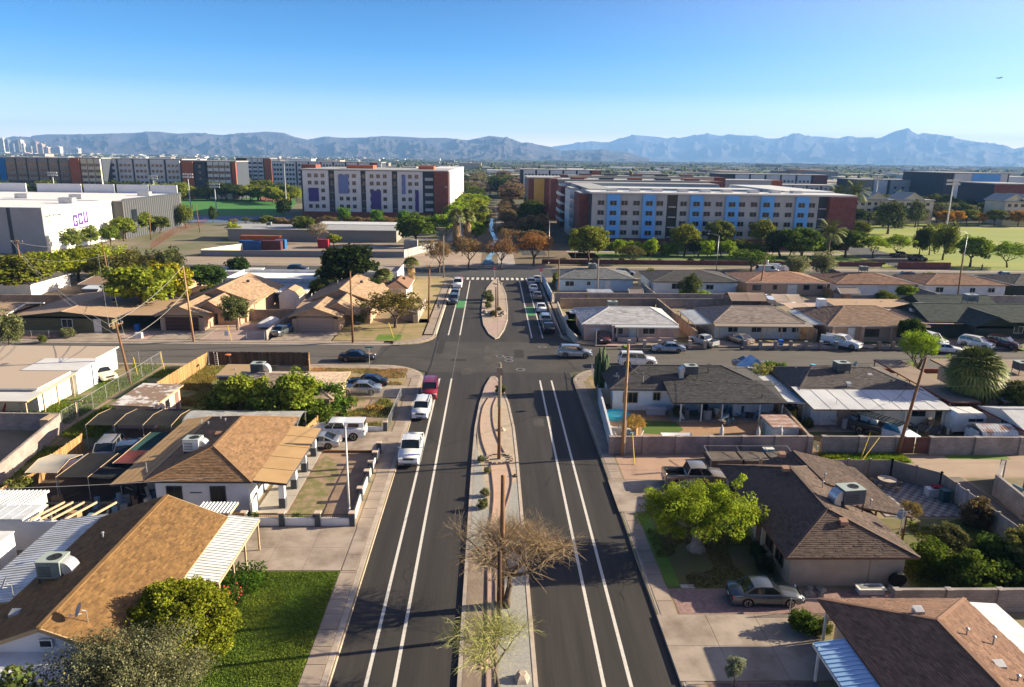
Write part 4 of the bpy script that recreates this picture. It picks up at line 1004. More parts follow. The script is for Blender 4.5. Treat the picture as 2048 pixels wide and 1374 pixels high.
def chain_fence(pts, h, label, z0=GZ, step=2.8, dens=.22):
    r = thing('chain_link_fence',label,'fence',(pts[0][0],pts[0][1],z0))
    for a, c in zip(pts, pts[1:]):
        a = Vector((*a,z0)); c = Vector((*c,z0)); L = (c - a).length; u = (c - a) / L; k = max(1,round(L / step)); up = Vector((0,0,1))
        for i in range(k + 1): p = a + u * (L * i / k); b = MB(); b.tube(p,p + up * (h + .05),.03,n=6); build(b,'post',GALV,r)
        b = MB(); b.tube(a + up * h,c + up * h,.022,n=5); build(b,'top_rail',GALV,r); b = MB(); x = -h
        while x < L:
            for s in (1, -1):
                p0, p1 = (x, 0), (x + h, h)
                lo, hi = max(0, -x), min(h, L - x)
                if hi > lo:
                    if s > 0: A_,B_ = (x + lo,lo),(x + hi,hi)
                    else: A_,B_ = (x + lo,h - lo),(x + hi,h - hi)
                    b.bar(a + u * A_[0] + up * A_[1],a + u * B_[0] + up * B_[1],.007,.007)
            x += dens
        so = build(b,'wire_mesh',GALV,r); so['kind'] = 'stuff'
    return r
def rail_fence(pts,h,label,m=None,step=2.4,bar=.14,z0=GZ,name='railing'):
    m = m or DARKM; r = thing(name,label,'fence',(pts[0][0],pts[0][1],z0)); up = Vector((0,0,1))
    for a, c in zip(pts, pts[1:]):
        a = Vector((*a,z0)); c = Vector((*c,z0)); L = (c - a).length; u = (c - a) / L; k = max(1,round(L / step))
        for i in range(k + 1): p = a + u * (L * i / k); b = MB(); b.bar(p,p + up * h,.06,.06); build(b,'post',m,r)
        for zz in (.12,h - .06): b = MB(); b.bar(a + up * zz,c + up * zz,.04,.04); build(b,'rail',m,r)
        b = MB(); q = bar
        while q < L: b.bar(a + u * q + up * .12,a + u * q + up * (h - .06),.018,.018); q += bar
        so = build(b,'balusters',m,r); so['kind'] = 'stuff'
    return r
# ------------------------------------------------------------------ utility poles, lamps, wires
POLETOP = {}
def pole(key,base,h,label,lean=(0,0),arms=1,armdir=0,m=None,r0=.17,transformer=False,lower=None,z0=GZ):
    x,y = base[0],base[1]; r = thing('utility_pole',label,'utility pole',(x,y,z0),group=None); top = Vector((x + lean[0],y + lean[1],z0 + h)); bs = Vector((x,y,z0 - .3))
    b = MB(); b.tube(bs,top,r0,r0 * .68,12); build(b,'pole_shaft',m or POLEW,r,smooth=True); tips = []
    d = Vector((math.cos(R(armdir)),math.sin(R(armdir)),0))
    for k in range(arms):
        z = .35 + k * 1.0; c = top - Vector((0,0,z)); b = MB(); b.bar(c - d * 1.1,c + d * 1.1,.1,.12); b.bar(c + d * .6 ,c - Vector((0,0,.6)),.03,.03); b.bar(c - d * .6,c - Vector((0,0,.6)),.03,.03); ar_ = build(b,'crossarm',m or POLEW,r)
        for s in (-1, -.35, .35, 1):
            p = c + d * s * 1.02; b = MB(); b.lathe([(.05,.06),(.07,.12),(.04,.16),(.06,.2),(.02,.26)],8,0,tuple(p)); build(b,'insulator',mat('insulator_glaze',(.35,.36,.38),.3),ar_)
            tips.append(p + Vector((0, 0, .26)))
    if transformer:
        p = top - Vector((0,0,1.9)) + d * .42; b = MB(); b.lathe([(.22,0),(.25,.05),(.25,.75),(.2,.85),(.06,.9)],14,0,tuple(p)); build(b,'transformer',GALV,r)
    if lower: b = MB(); b.tube(Vector((x + r0 + .04,y,z0)),Vector((x + r0 + .04,y,z0 + lower)),.06,n=8); build(b,'conduit',GALV,r)
    POLETOP[key] = (tips or [top],top,Vector((x,y,z0 + h * .72))); return r
WIREM = mat('cable',(.05,.05,.05),.6); WIREL = mat('bright_cable',(.42,.40,.37),.5)
def wire(a,b_,label,sag=.5,r=.018,m=None,n=12,group=None):
    a = Vector(a); b_ = Vector(b_); P = []
    for i in range(n + 1): t = i / n; p = a.lerp(b_,t); p.z -= sag * 4 * t * (1 - t); P.append(p)
    mb = MB(); mb.path(P,r,4); mm = P[n // 2]; o = obj('overhead_cable',mb.mesh('overhead_cable',m or WIREM,tuple(mm)),None,tuple(mm)); return tag(o,label,'cable',group)
def text_mesh(s, size, depth=.01, bold=False):
    cu = bpy.data.curves.new('lettering','FONT'); cu.body = s; cu.size = size; cu.extrude = depth; cu.align_x = 'CENTER'; cu.align_y = 'CENTER'
    if bold: cu.offset = size * .02
    o = bpy.data.objects.new('tmp',cu); COL.objects.link(o); dg = bpy.context.evaluated_depsgraph_get(); me = bpy.data.meshes.new_from_object(o.evaluated_get(dg)); bpy.data.objects.remove(o); me.materials.clear(); return me
# ================================================================== the median
def island(name, ring, w, inner):
    b = MB(); n = len(ring); c = Vector((sum(p[0] for p in ring) / n,sum(p[1] for p in ring) / n)); inn = []
    for i in range(n):
        p = Vector(ring[i]); a = Vector(ring[i - 1]); q = Vector(ring[(i + 1) % n]); d = (q - a).normalized(); nn = Vector((-d.y,d.x)); inn.append(tuple(p + nn * w))
    for i in range(n):
        j = (i + 1) % n; b.add([(*ring[i],-.1),(*ring[j],-.1),(*ring[j],.14),(*ring[i],.14),(*inn[j],.15),(*inn[i],.15)],[(0,1,2,3),(3,2,4,5)])
    k = struct('median_kerb',b,KERB); polysheet(name,inn,.12,inner); return inn
M1 = [(-1.62,14),(2.6,14),(2.58,40),(2.55,62),(2.45,70),(2.05,77.5),(1.35,83.5),(.75,87.2),(.35,88.0),(-.1,87.6),(-.75,84.0),(-1.35,77.5),(-1.68,70),(-1.74,62),(-1.7,40)]
island('median_ground', M1, .24, GRAVT)
polysheet('gravel_strip',[(-1.45,46),(.05,46),(.1,50),(-.35,55),(-.75,59.5),(-1.25,63.5),(-1.5,68),(-1.47,72),(-1.48,60)],.127,GRAVG)
polysheet('gravel_strip',[(1.0,47),(2.33,47),(2.33,57),(1.75,57),(1.2,54)],.127,GRAVG)
polysheet('gravel_strip',[(.45,14),(2.34,14),(2.33,47),(.75,47),(.45,44)],.127,GRAVG)
polysheet('gravel_strip',[(-1.38,14),(-.25,14),(-.2,46),(-1.45,46)],.127,mat('gravel_brown',(.27,.205,.155),.95,(.20,.15,.115),.9,9,.5))
def ribbon(pts, ws, name, m, z, kerb=True, zk=.2):
    L_, R_ = [], []
    for i, p in enumerate(pts):
        a = Vector(pts[max(0,i - 1)]); q = Vector(pts[min(len(pts) - 1,i + 1)]); d = (q - a).normalized(); n = Vector((-d.y,d.x)); w = ws[i] / 2; L_.append(Vector(p) + n * w); R_.append(Vector(p) - n * w)
    b = MB()
    for i in range(len(pts) - 1): b.add([(*R_[i],z),(*R_[i + 1],z),(*L_[i + 1],z),(*L_[i],z)],[(0,1,2,3)])
    o = struct(name, b, m)
    if kerb:
        for S in (L_, R_):
            b = MB()
            for i in range(len(S) - 1): b.bar((*S[i],zk - .05),(*S[i + 1],zk - .05),.07,.12)
            build(b,'path_edging',mat('edging',(.24,.15,.12),.85),o)
    return o
def smooth(pts, n=5):
    out = []
    for i in range(len(pts) - 1):
        p0 = pts[max(0,i - 1)]; p1 = pts[i]; p2 = pts[i + 1]; p3 = pts[min(len(pts) - 1,i + 2)]
        for k in range(n):
            t = k / n; out.append(tuple(.5 * ((2 * p1[j]) + (-p0[j] + p2[j]) * t + (2 * p0[j] - 5 * p1[j] + 4 * p2[j] - p3[j]) * t * t + (-p0[j] + 3 * p1[j] - 3 * p2[j] + p3[j]) * t ** 3) for j in range(len(p1))))
    out.append(pts[-1]); return out
PT = smooth([(.2,79.5,.85),(-.35,76,1.05),(-.45,71,1.35),(-.1,66.5,1.6),(.55,62.5,1.75)]); ribbon([p[:2] for p in PT],[p[2] for p in PT],'median_path',PAVER,.134)
PT = smooth([(.8,60.8,1.65),(1.0,57.5,1.7),(.9,54.5,1.3),(.6,51.5,.9),(.25,48,.75)]); ribbon([p[:2] for p in PT],[p[2] for p in PT],'median_path',PAVERR,.134)
ribbon([(.12,14),(.12,30),(.12,47.5)],[.5,.5,.5],'median_path',PAVPINK,.134)
polysheet('median_paving',[(-.75,81),(.05,80.5),(1.2,81.5),(.7,86),(.35,87.3),(0,87.2),(-.55,84)],.13,PAVPINK)
M2 = [(.55,107.6),(1.15,108.4),(2.1,114),(2.75,121),(2.95,130),(2.9,145),(2.3,155),(1.5,162.0),(.9,163.6),(.3,163.0),(-1.1,152),(-1.8,140),(-1.85,126),(-1.4,117),(-.45,110.5)]
island('median_ground',M2,.24,mat('median_sand',(.42,.33,.25),.95,(.33,.25,.19),.8,8,.4))
polysheet('median_paving',[(.5,108.6),(1.9,115),(2.5,121),(1.0,120),(-1.3,118),(-.4,111)],.127,PAVPINK)
def rock(loc, s, label, seed=0, n=1, col=(.45, .36, .29)):
    r_ = random.Random(seed); m = mat('rock%s' % str(col),col,.95,tuple(c * .7 for c in col),3,6,.4); root = thing('rock_pile',label,'rock',tuple(loc)) if n > 1 else None
    for k in range(n):
        b = MB(); o = Vector(loc) + Vector((r_.uniform(-1,1) * s * (n > 1) * 1.2,r_.uniform(-1,1) * s * (n > 1) * 1.2,0)); P = []; q = s * (1 if n == 1 else r_.uniform(.2,.5))
        for z,rr_,kk in ((0,1,6),(.45,.85,6),(.8,.4,6)):
            for i in range(kk): t = 2 * math.pi * i / kk; u = rr_ * r_.uniform(.7,1.1); P.append((o.x + q * u * math.cos(t),o.y + q * u * math.sin(t),o.z + q * z * r_.uniform(.8,1.1)))
        b.add(P,[(i,(i + 1) % 6,(i + 1) % 6 + 6,i + 6) for i in range(6)] + [(i + 6,(i + 1) % 6 + 6,(i + 1) % 6 + 12,i + 12) for i in range(6)] + [tuple(range(12,18))])
        if n > 1: build(b, 'rock', m, root)
    return root or single('boulder', b, m, label, 'rock')
rock((1.1,69.2,.12),.42,'pointed pale boulder lying beside the median path',1); rock((.6,44.6,.12),.5,'tan boulder beside the bare tree on the median',2)
rock((1.75,32.9,.12),.5,'angular boulder on grey gravel at the foot of the photo',3); rock((2.2,58.2,.12),.3,'dark stump-like rock on the right kerb of the median',4,col=(.2,.15,.11))
rock((.3,124.5,.12),1.5,'pile of broken rocks at the near end of the far median',6,26,(.33,.27,.22))
rock((1.3,157,.12),.8,'scattered pale rocks near the crosswalk end of the far median',7,9,(.42,.33,.26)); rock((-.4,34.2,.12),.45,'upright tan rock beside the lower median tree',9,3,(.5,.33,.22))
h = thing('stone_ring','ring of paving stones round the foot of the tall median pole','stone ring',(.78,61.9,.12)); RS = mat('ring_stone',(.42,.32,.24),.9,(.3,.22,.16),2)
for i in range(16): t = 2 * math.pi * i / 16; b = MB(); b.box(.78 + 1.15 * math.cos(t) - .14,.78 + 1.15 * math.cos(t) + .14,61.9 + 1.1 * math.sin(t) - .14,61.9 + 1.1 * math.sin(t) + .14,.12,.26); build(b,'stone',RS,h)
SAGE = (.17, .19, .11); OLIVE = (.13, .15, .05)
for (px,py,h,c,lab) in ((1000,787,1.25,OLIVE,'round shrub behind the pole at the tip of the near median'),(962,925,.75,SAGE,'grey-green shrub on the gravel left of the median path'),(974,946,.65,(.22,.21,.12),'dry tufted shrub below the grey-green one on the median'),
        (970,992,.8,(.2,.19,.11),'straggly shrub on the gravel above the bare tree'),(966,1016,.9,(.15,.16,.07),'low shrub half under the bare tree on the median'),
        (975,598,2.0,SAGE,'large grey-green shrub, upper one of the far median'),(981,604,1.6,(.14,.15,.06),'dark green shrub in front of the grey-green one on the far median'),(976,616,1.3,OLIVE,'small shrub left of the wooden poles on the far median'),
        (988,632,1.2,(.12,.13,.05),'low shrub at the foot of the far median poles'),(997,623,1.0,(.16,.15,.06),'small olive shrub right of the far median poles')):
    tree('bush',at(px,py,.12),h,c,lab,'shrub',name='shrub')

# bare mesquite and yellow-green palo verde on the near median
def big_tree(name,loc,label,seed,h,spread,tr,tipn,leaf,col,bark,fork=.3,levels=3,n0=4,rad=1.2,size=.12,squash=.8,droop=0,cat='tree',up=.5,extra=None,twig=None,tint=(.5,1.4)):
    r = thing(name,label,cat,tuple(loc)); b = MB(); tips = limb_tree(b,seed,h,spread,tr,fork,levels,n0,up); tips = [Vector(t) for t in tips]
    if twig:
        r_ = random.Random(seed); tb = MB()
        for t in tips:
            if t.z < h * .25: continue
            for k in range(twig[0]):
                d = Vector((r_.uniform(-1,1),r_.uniform(-1,1),r_.uniform(-.25,1))).normalized(); d = (d + Vector((t.x,t.y,0)).normalized() * .5).normalized(); p = t.copy(); P = [p]
                for q in range(3): d = (d + Vector((r_.uniform(-.4,.4),r_.uniform(-.4,.4),r_.uniform(-.35,.2)))).normalized(); p = p + d * twig[1] / 3; P.append(p)
                tb.path(P, [.012, .009, .006, .004], 3)
                for q in (1, 2):
                    d2 = (d + Vector((r_.uniform(-1,1),r_.uniform(-1,1),r_.uniform(-.6,.6)))).normalized(); tb.tube(P[q],P[q] + d2 * twig[1] * .45,.007,.003,3,cap=False)
        obj('twigs', tb.mesh('twigs', twig[2]), r)
    obj('trunk', b.mesh('trunk', bark, smooth=True), r)
    if leaf:
        c = [(t.x,t.y,t.z,1) for t in tips if t.z > h * .22] + (extra or []); L = leaves(c,leaf,rad,size,seed,squash,droop,tint); obj('crown',tri_mesh('crown',*L[:2],LEAF,L[2]),r,color=col)
    return r
TWM = mat('twig_tan',(.42,.31,.18),.9,(.30,.21,.11),3); TWD = mat('twig_dark',(.12,.085,.055),.95)
big_tree('bare_mesquite_tree',(1.05,39.3,.12),'leafless brown mesquite with tangled twigs spreading over the median',5,7.6,1.6,.24,0,22,(.30,.22,.10),BARK,.27,4,5,.5,.05,twig=(12,1.6,TWM),up=.35)
big_tree('palo_verde_tree',(.45,32.0,.12),'thin yellow-green palo verde over the median near the photo foot',12,5.8,1.5,.13,3,34,(.42,.42,.10),mat('bark_dark',(.10,.075,.055),.95),.26,4,4,.6,.05,twig=(5,1.3,mat('twig_yellow',(.38,.37,.13),.9)),up=.4)

# ================================================================== poles of the near street
pole('m1',(.76,61.96),9.1,'tall wooden pole in the stone ring on the near median',arms=0,m=POLEW,lower=0)
b = MB(); b.tube((.76,61.96,5.2),(.76,61.96,9.3),.185,.13,12); b.box(.5,1.0,61.7,61.85,8.2,8.9); o_ = build(b,'pole_top_sleeve',POLEG); o_.parent = bpy.data.objects['utility_pole']; o_.location = (0 - .76,-61.96,-GZ)
pole('m2',(.74,39.66),8.6,'cut-off dark wooden pole rising behind the bare mesquite',arms=0,r0=.19)
pole('m3',(.55,36.6),5.4,'short dark pole among the bare mesquite branches',arms=0,r0=.17,m=mat('pole_wood_burnt',(.10,.05,.03),.9,(.05,.03,.02),3,6))
pole('r1',(12.31,62.9),10.8,'tall tan wooden pole at the corner of the grey block wall',(-.05,-.3),0,m=mat('pole_wood_tan',(.42,.25,.12),.9,(.27,.16,.08),3,8,.3,stretch=(3,3,.25)),lower=3.4)
pole('r2',(38.45,63.0),9.6,'leaning brown wooden pole beside the brown double gates',(1.6,.4),0,lower=0)
pole('l1',(-43.02,83.77),7.6,'leaning wooden pole with a crossarm in the overgrown left yard',(-.9,0),1,75)
pole('l2',(-43.66,104.25),11.2,'thin orange-brown pole on the verge between the two tan houses',(-.5,0),0,m=MATS['pole_wood_tan'])
pole('l3',(-20.48,104.37),10.6,'brown wooden pole on the verge in front of the garage house',(0,0),0,lower=0)
def lamp(loc, h, label, arm=1.8, az=180, m=None):
    r = thing('street_lamp',label,'street lamp',tuple(loc)); z = loc[2]; x,y = loc[0],loc[1]; b = MB(); b.tube((x,y,z),(x,y,z + .5),.13,.11,10); b.tube((x,y,z + .5),(x,y,z + h),.085,.055,10); build(b,'pole_shaft',m or WHITEM,r,smooth=True)
    d = Vector((math.cos(R(az)),math.sin(R(az)),0)); P = [Vector((x,y,z + h)) + d * arm * t + Vector((0,0,.5 * math.sin(t * 1.9))) for t in (0,.25,.5,.75,1)]; b = MB(); b.path(P,.035,6); build(b,'arm',m or WHITEM,r)
    b = MB(); b.bar(P[-1],P[-1] + d * .65 - Vector((0,0,.02)),.24,.1); build(b,'lamp_head',GALV,r); return r
lamp((-10.9,51.35,GZ),6.4,'white street lamp standing in the walled front yard',.9,100)

# ================================================================== LEFT: brown gable house in the near corner
BRN = roof_mat('shingle_golden',(.25,.14,.052),(.15,.082,.034)); BRN2 = roof_mat('shingle_tan_brown',(.28,.165,.085),(.19,.11,.055)); DKB = roof_mat('shingle_dark_brown',(.135,.092,.072),(.095,.066,.052))
GRYR = roof_mat('shingle_charcoal',(.085,.08,.08),(.06,.056,.055)); TANR = roof_mat('shingle_tan',(.40,.27,.17),(.32,.21,.13)); REDB = roof_mat('shingle_red_brown',(.25,.14,.09),(.19,.105,.07))
PALER = roof_mat('shingle_pale_grey',(.48,.47,.47),(.40,.39,.39)); GBR = roof_mat('shingle_grey_brown',(.29,.235,.20),(.24,.19,.16)); MIDB = roof_mat('shingle_mid_brown',(.27,.175,.115),(.21,.135,.09)); GREENR = roof_mat('shingle_dark_green',(.045,.06,.055),(.035,.045,.042)); BLUG = roof_mat('shingle_blue_grey',(.17,.175,.175),(.13,.135,.14))
FTAN = mat('fascia_tan',(.36,.25,.13),.8); FDARK = mat('fascia_dark',(.05,.045,.05),.8); FBRN = mat('fascia_brown',(.16,.08,.045),.8)
WHS = stucco('stucco_white',(.78,.78,.78)); WHW = stucco('stucco_white_warm',(.74,.70,.63)); BEI = stucco('stucco_beige',(.47,.38,.28)); PNK = stucco('stucco_pinkish',(.58,.42,.36)); TANW = stucco('stucco_tan',(.46,.31,.22)); TAN2 = stucco('stucco_peach',(.50,.32,.21)); OLV = stucco('stucco_olive',(.13,.12,.065)); CRM = stucco('stucco_cream',(.56,.48,.37)); BLUW = stucco('stucco_pale_blue',(.50,.58,.66)); DKG = stucco('stucco_dark_green',(.035,.05,.045)); RED = stucco('stucco_rose_red',(.42,.09,.08))
h = thing('gable_house','large house with golden brown shingle gable roof, nearest on the left','house',(-22,38,GZ))
walls(h,-25.7,-18.7,24.0,45.2,2.75,WHS); b = MB(); b.box(-25.75,-18.65,24.0,30.0,GZ,1.7); build(b,'painted_wall_base',RED,h)
def gable(root,x0,x1,y0,y1,ze,zr,m,fascia,ez=.14,tw=.3,seed=1,xr=None,axis='y',wallm=None,over=.45,name='roof'):
    xr = ((x0 + x1) / 2 if axis == 'y' else (y0 + y1) / 2) if xr is None else xr; b = MB()
    if axis == 'y': A = [(x0,y0,ze),(xr,y0,zr),(x1,y0,ze),(x0,y1,ze),(xr,y1,zr),(x1,y1,ze)]
    else: A = [(x0,y1,ze),(x0,xr,zr),(x0,y0,ze),(x1,y1,ze),(x1,xr,zr),(x1,y0,ze)]
    A = [Vector(p) for p in A]
    if axis == 'x': L_ = (A[3],A[0],A[1],A[4]); R_ = (A[2],A[5],A[4],A[1])
    else: L_ = (A[3],A[0],A[1],A[4]); R_ = (A[2],A[5],A[4],A[1])
    for s in (L_, R_): b.slab(s, .13, 0)
    d = Vector((0, 0, -.17)); o = .03
    for p,q in ((A[0],A[1]),(A[1],A[2])): b.bar(p - Vector((0,0,.08)),q - Vector((0,0,.08)),.07,.2,1)
    for p,q in ((A[3],A[4]),(A[4],A[5])): b.bar(p - Vector((0,0,.08)),q - Vector((0,0,.08)),.07,.2,1)
    for p,q in ((A[0],A[3]),(A[2],A[5])): b.bar(p - Vector((0,0,.08)),q - Vector((0,0,.08)),.07,.16,1)
    ro = build(b, name, [m, fascia], root, tint=True)
    if ez:
        t = MB(); tile_slope(t,*L_,ez,tw,seed=seed); tile_slope(t,*R_,ez,tw,seed=seed + 1); so = build(t,'shingles',m,ro,tint=True); so['kind'] = 'stuff'
    b = MB(); b.bar(A[1] + Vector((0,0,.03)),A[4] + Vector((0,0,.03)),.25,.06); build(b,'ridge_cap',m,ro,tint=True)
    if wallm:
        e = over; k = (zr - ze)
        if axis == 'y':
            f0 = lambda x: ze + k * (1 - abs(x - xr) / ((xr - x0) if x < xr else (x1 - xr))) - .12
            for y in (y0 + e,y1 - e - .12): g = MB(); g.add([(x0 + e,y,ze - .35),(x1 - e,y,ze - .35),(x1 - e,y,f0(x1 - e)),(xr,y,f0(xr)),(x0 + e,y,f0(x0 + e))] + [(x0 + e,y + .12,ze - .35),(x1 - e,y + .12,ze - .35),(x1 - e,y + .12,f0(x1 - e)),(xr,y + .12,f0(xr)),(x0 + e,y + .12,f0(x0 + e))],[(0,1,2,3,4),(9,8,7,6,5)]); build(g,'gable_wall',wallm,root)
        else:
            f0 = lambda y: ze + k * (1 - abs(y - xr) / ((xr - y0) if y < xr else (y1 - xr))) - .12
            for x in (x0 + e,x1 - e - .12): g = MB(); g.add([(x,y0 + e,ze - .35),(x,y1 - e,ze - .35),(x,y1 - e,f0(y1 - e)),(x,xr,f0(xr)),(x,y0 + e,f0(y0 + e))] + [(x + .12,y0 + e,ze - .35),(x + .12,y1 - e,ze - .35),(x + .12,y1 - e,f0(y1 - e)),(x + .12,xr,f0(xr)),(x + .12,y0 + e,f0(y0 + e))],[(0,1,2,3,4),(9,8,7,6,5)]); build(g,'gable_wall',wallm,root)
    return ro
gable(h,-26.5,-18.0,31.3,45.7,2.8,4.45,BRN,FTAN,.13,.30,3,-21.95,wallm=WHS,over=.5)
walls(h, -29.5, -25.9, 26.5, 37.5, 2.5, WHS, 'side_wing')
flat_roof(h,-30.2,-26.0,26.0,37.6,2.2,2.75,BRN,FTAN,'side_wing_roof')
pan_roof(h,(-16.0,46.1,2.45),(-16.0,38.3,2.45),(-18.1,38.3,2.72),(-18.1,46.1,2.72),WHITEM,26,beam=POST)
pan_roof(h,(-29.55,46.1,2.35),(-29.55,36.0,2.35),(-26.3,36.0,2.78),(-26.3,46.1,2.78),BLUEM,34,beam=POST)
for (x,y) in ((-16.1,45.9),(-16.1,43.2),(-16.1,41.0),(-16.1,38.6),(-29.4,45.8),(-29.4,40.5),(-29.4,36.3)): post(h,x,y,2.4)
win(h,'S',-24.3,31.66,1.55,1.5,1.0,panes=2); win(h,'S',-20.6,31.66,1.55,1.3,1.0); win(h,'S',-22.0,31.72,3.3,.55,.35,panes=1,name='gable_vent')
win(h,'E',40.5,-18.68,1.6,1.4,1.0); win(h,'E',35.5,-18.68,1.6,1.2,1.0); door(h,'E',43.3,-18.68)
vent(h,-24.0,41.2,3.75); vent(h,-24.9,34.0,3.3,kind=1)
ac(-24.9,37.6,3.25,'large green-grey rooftop cooler with curved duct on the golden brown gable roof',1.3,1.15,1.0,R(0),1)
dish(-20.4,32.7,3.75,'satellite dish on the sunlit slope of the golden brown roof',215); dish(-26.6,36.4,2.85,'satellite dish beside the blue-white awning at the far left',210)
# caravan, yard shed row behind it
h = thing('caravan','white caravan parked behind the pale ribbed awning at the left edge','caravan',(-33.6,42.8,GZ)); b = MB(); b.box(-36.8,-31.2,41.3,43.7,.6,2.75); b.box(-36.85,-31.15,41.25,43.75,2.75,2.82)
build(b,'body',WHITEM,h); b = MB(); b.box(-33.9,-33.3,42.2,42.8,2.82,3.0); build(b,'roof_vent',TRIM,h); b = MB(); b.box(-35.6,-34.2,41.22,41.3,1.5,2.1); b.box(-33.3,-32.2,41.22,41.3,1.5,2.1); build(b,'window',GLASS,h)
b = MB(); b.box(-36.6,-31.4,41.23,41.3,.95,1.15); build(b,'stripe',DARKM,h)
for x in (-34.8, -33.9):
    for y in (41.45,43.55): b = MB(); b.lathe([(.2,-.1),(.33,-.09),(.33,.09),(.2,.1)],14,0,(x,y,.45),'Y'); build(b,'wheel',BLACK,h)
h = thing('metal_shed','cream shed with half its ribbed metal roof in brown panels, far left','shed',(-35.5,50.3,GZ)); walls(h,-37.2,-33.4,48.3,50.9,2.1,CRM); pan_roof(h,(-37.4,51.1,2.15),(-33.3,51.1,2.15),(-33.3,48.1,2.3),(-37.4,48.1,2.3),BLUEM,14,'shed_roof'); door(h,'E',49.6,-33.38,CRM,.9,1.8)
h = thing('workshop','long white workshop whose roof is half panels and half bare rafters','shed',(-33.5,46.8,GZ)); walls(h,-38.2,-27.2,46.0,46.16,2.3,WHS); walls(h,-38.2,-32.2,46.2,48.0,2.35,WHS)
pan_roof(h,(-38.3,48.2,2.42),(-32.0,48.2,2.42),(-32.0,45.9,2.52),(-38.3,45.9,2.52),BLUEM,8,'workshop_roof',rib=.025)
for i,x in enumerate((-31.6,-31.0,-30.2,-29.3,-27.9)): b = MB(); b.bar((x,46.1,2.4),(x + .9,48.6,2.45),.09,.14); build(b,'rafter',POST,h)
b = MB(); b.bar((-32,48.6,2.35),(-26.9,48.6,2.35),.08,.14); build(b,'beam',DARKM,h)
wire((-41,46.5,4.4),(-20.4,50.4,3.6),'thin pale cable crossing above the black shade net',.25,m=WIREL)

# ---- L2 tan-brown hip roof house with flat porch
h = thing('hip_roof_house','white house with tan brown hip roof and tan flat porch on white and grey pillars','house',(-22,58,GZ))
walls(h,-25.6,-18.6,51.6,64.6,2.85,WHS); hip_roof(h,-26.15,-18.1,51.1,65.1,2.9,(-21.8,53.9),(-21.8,60.6),4.65,BRN2,FDARK,.14,.31,seed=5)
FLT = mat('rolled_roofing_tan',(.42,.27,.13),.9,(.35,.22,.105),.5,6,.1,attr=True)
walls(h,-28.2,-25.7,55.5,64.8,2.6,WHS,'side_wing'); flat_roof(h,-28.75,-26.2,51.1,65.3,2.62,2.95,FLT,FDARK,'side_roof'); flat_roof(h,-18.12,-15.55,51.3,62.9,2.92,2.66,FLT,FDARK,'porch_roof',th=.2)
b = MB()
for k in range(1,5): y = 51.3 + 11.6 * k / 5; b.bar((-18.1,y,2.935),(-15.56,y,2.675),.02,.02)
for k in range(1,5): x = -28.75 + 2.55 * k / 5; z = 2.62 + .33 * k / 5; b.bar((x,51.1,z + .012),(x,65.3,z + .012),.015,.015)
build(b,'roofing_seams',mat('seam_brown',(.24,.15,.075),.9),h)
GP = stucco('pillar_grey', (.085, .09, .10))
for y in (52.2, 55.6, 58.9, 62.3):
    b = MB(); b.box(-16.45,-15.95,y - .25,y + .25,GZ + .1,1.05); build(b,'pillar_base',GP,h); b = MB(); b.box(-16.42,-15.98,y - .22,y + .22,1.05,2.62); build(b,'pillar',WHS,h)
for (x,w) in ((-24.2,1.05),(-20.9,1.05)): win(h,'S',x,51.58,1.65,w,1.15,DFRAME)
b = MB(); b.box(-23.0,-22.1,51.5,51.58,1.75,1.79); build(b,'wall_sign',DARKM,h)
win(h,'E',54.5,-18.58,1.6,1.5,1.1,DFRAME); win(h,'E',60.6,-18.58,1.6,1.5,1.1,DFRAME); door(h,'E',57.6,-18.58,DFRAME); win(h,'S',-27.6,55.48,1.5,.8,.9,DFRAME)
for (x,y,z,k) in ((-22.6,57.0,4.3,1),(-23.4,60.8,3.95,0),(-24.5,62.6,3.5,0),(-23.8,58.6,3.7,1),(-26.5,63.2,2.9,0),(-25.4,62,3.2,0)): vent(h,x,y,z,mat('vent_clay',(.3,.16,.1),.8) if k else None,k)
ac(-24.0,55.3,3.5,'white rooftop cooler with sheet metal duct on the tan brown hip roof',1.25,1.1,.95,0,1,TRIM)
b = MB(); b.tube((-26.6,52.6,2.8),(-26.6,52.6,3.8),.03); build(b,'service_mast',GALV,h)
# white arched carport behind it
h = thing('white_carport','long white arched metal carport behind the tan brown hip roof','carport',(-23.5,66.8,GZ)); P = []
for i in range(7): t = math.pi * i / 6; P.append((66.8 - 1.55 * math.cos(t),2.25 + .42 * math.sin(t)))
for i in range(6):
    for j in range(5):
        b = MB(); xa = -29.2 + 11.0 * j / 5; xb = xa + 2.2 - .02; b.add([(xa,*P[i]),(xb,*P[i]),(xb,*P[i + 1]),(xa,*P[i + 1])],[(0,1,2,3),(3,2,1,0)]); build(b,'roof_panel',WHITEM,h)
for x in (-29, -23.6, -18.4):
    for y in (65.3, 68.3): post(h, x, y, 2.25, .08, GALV)
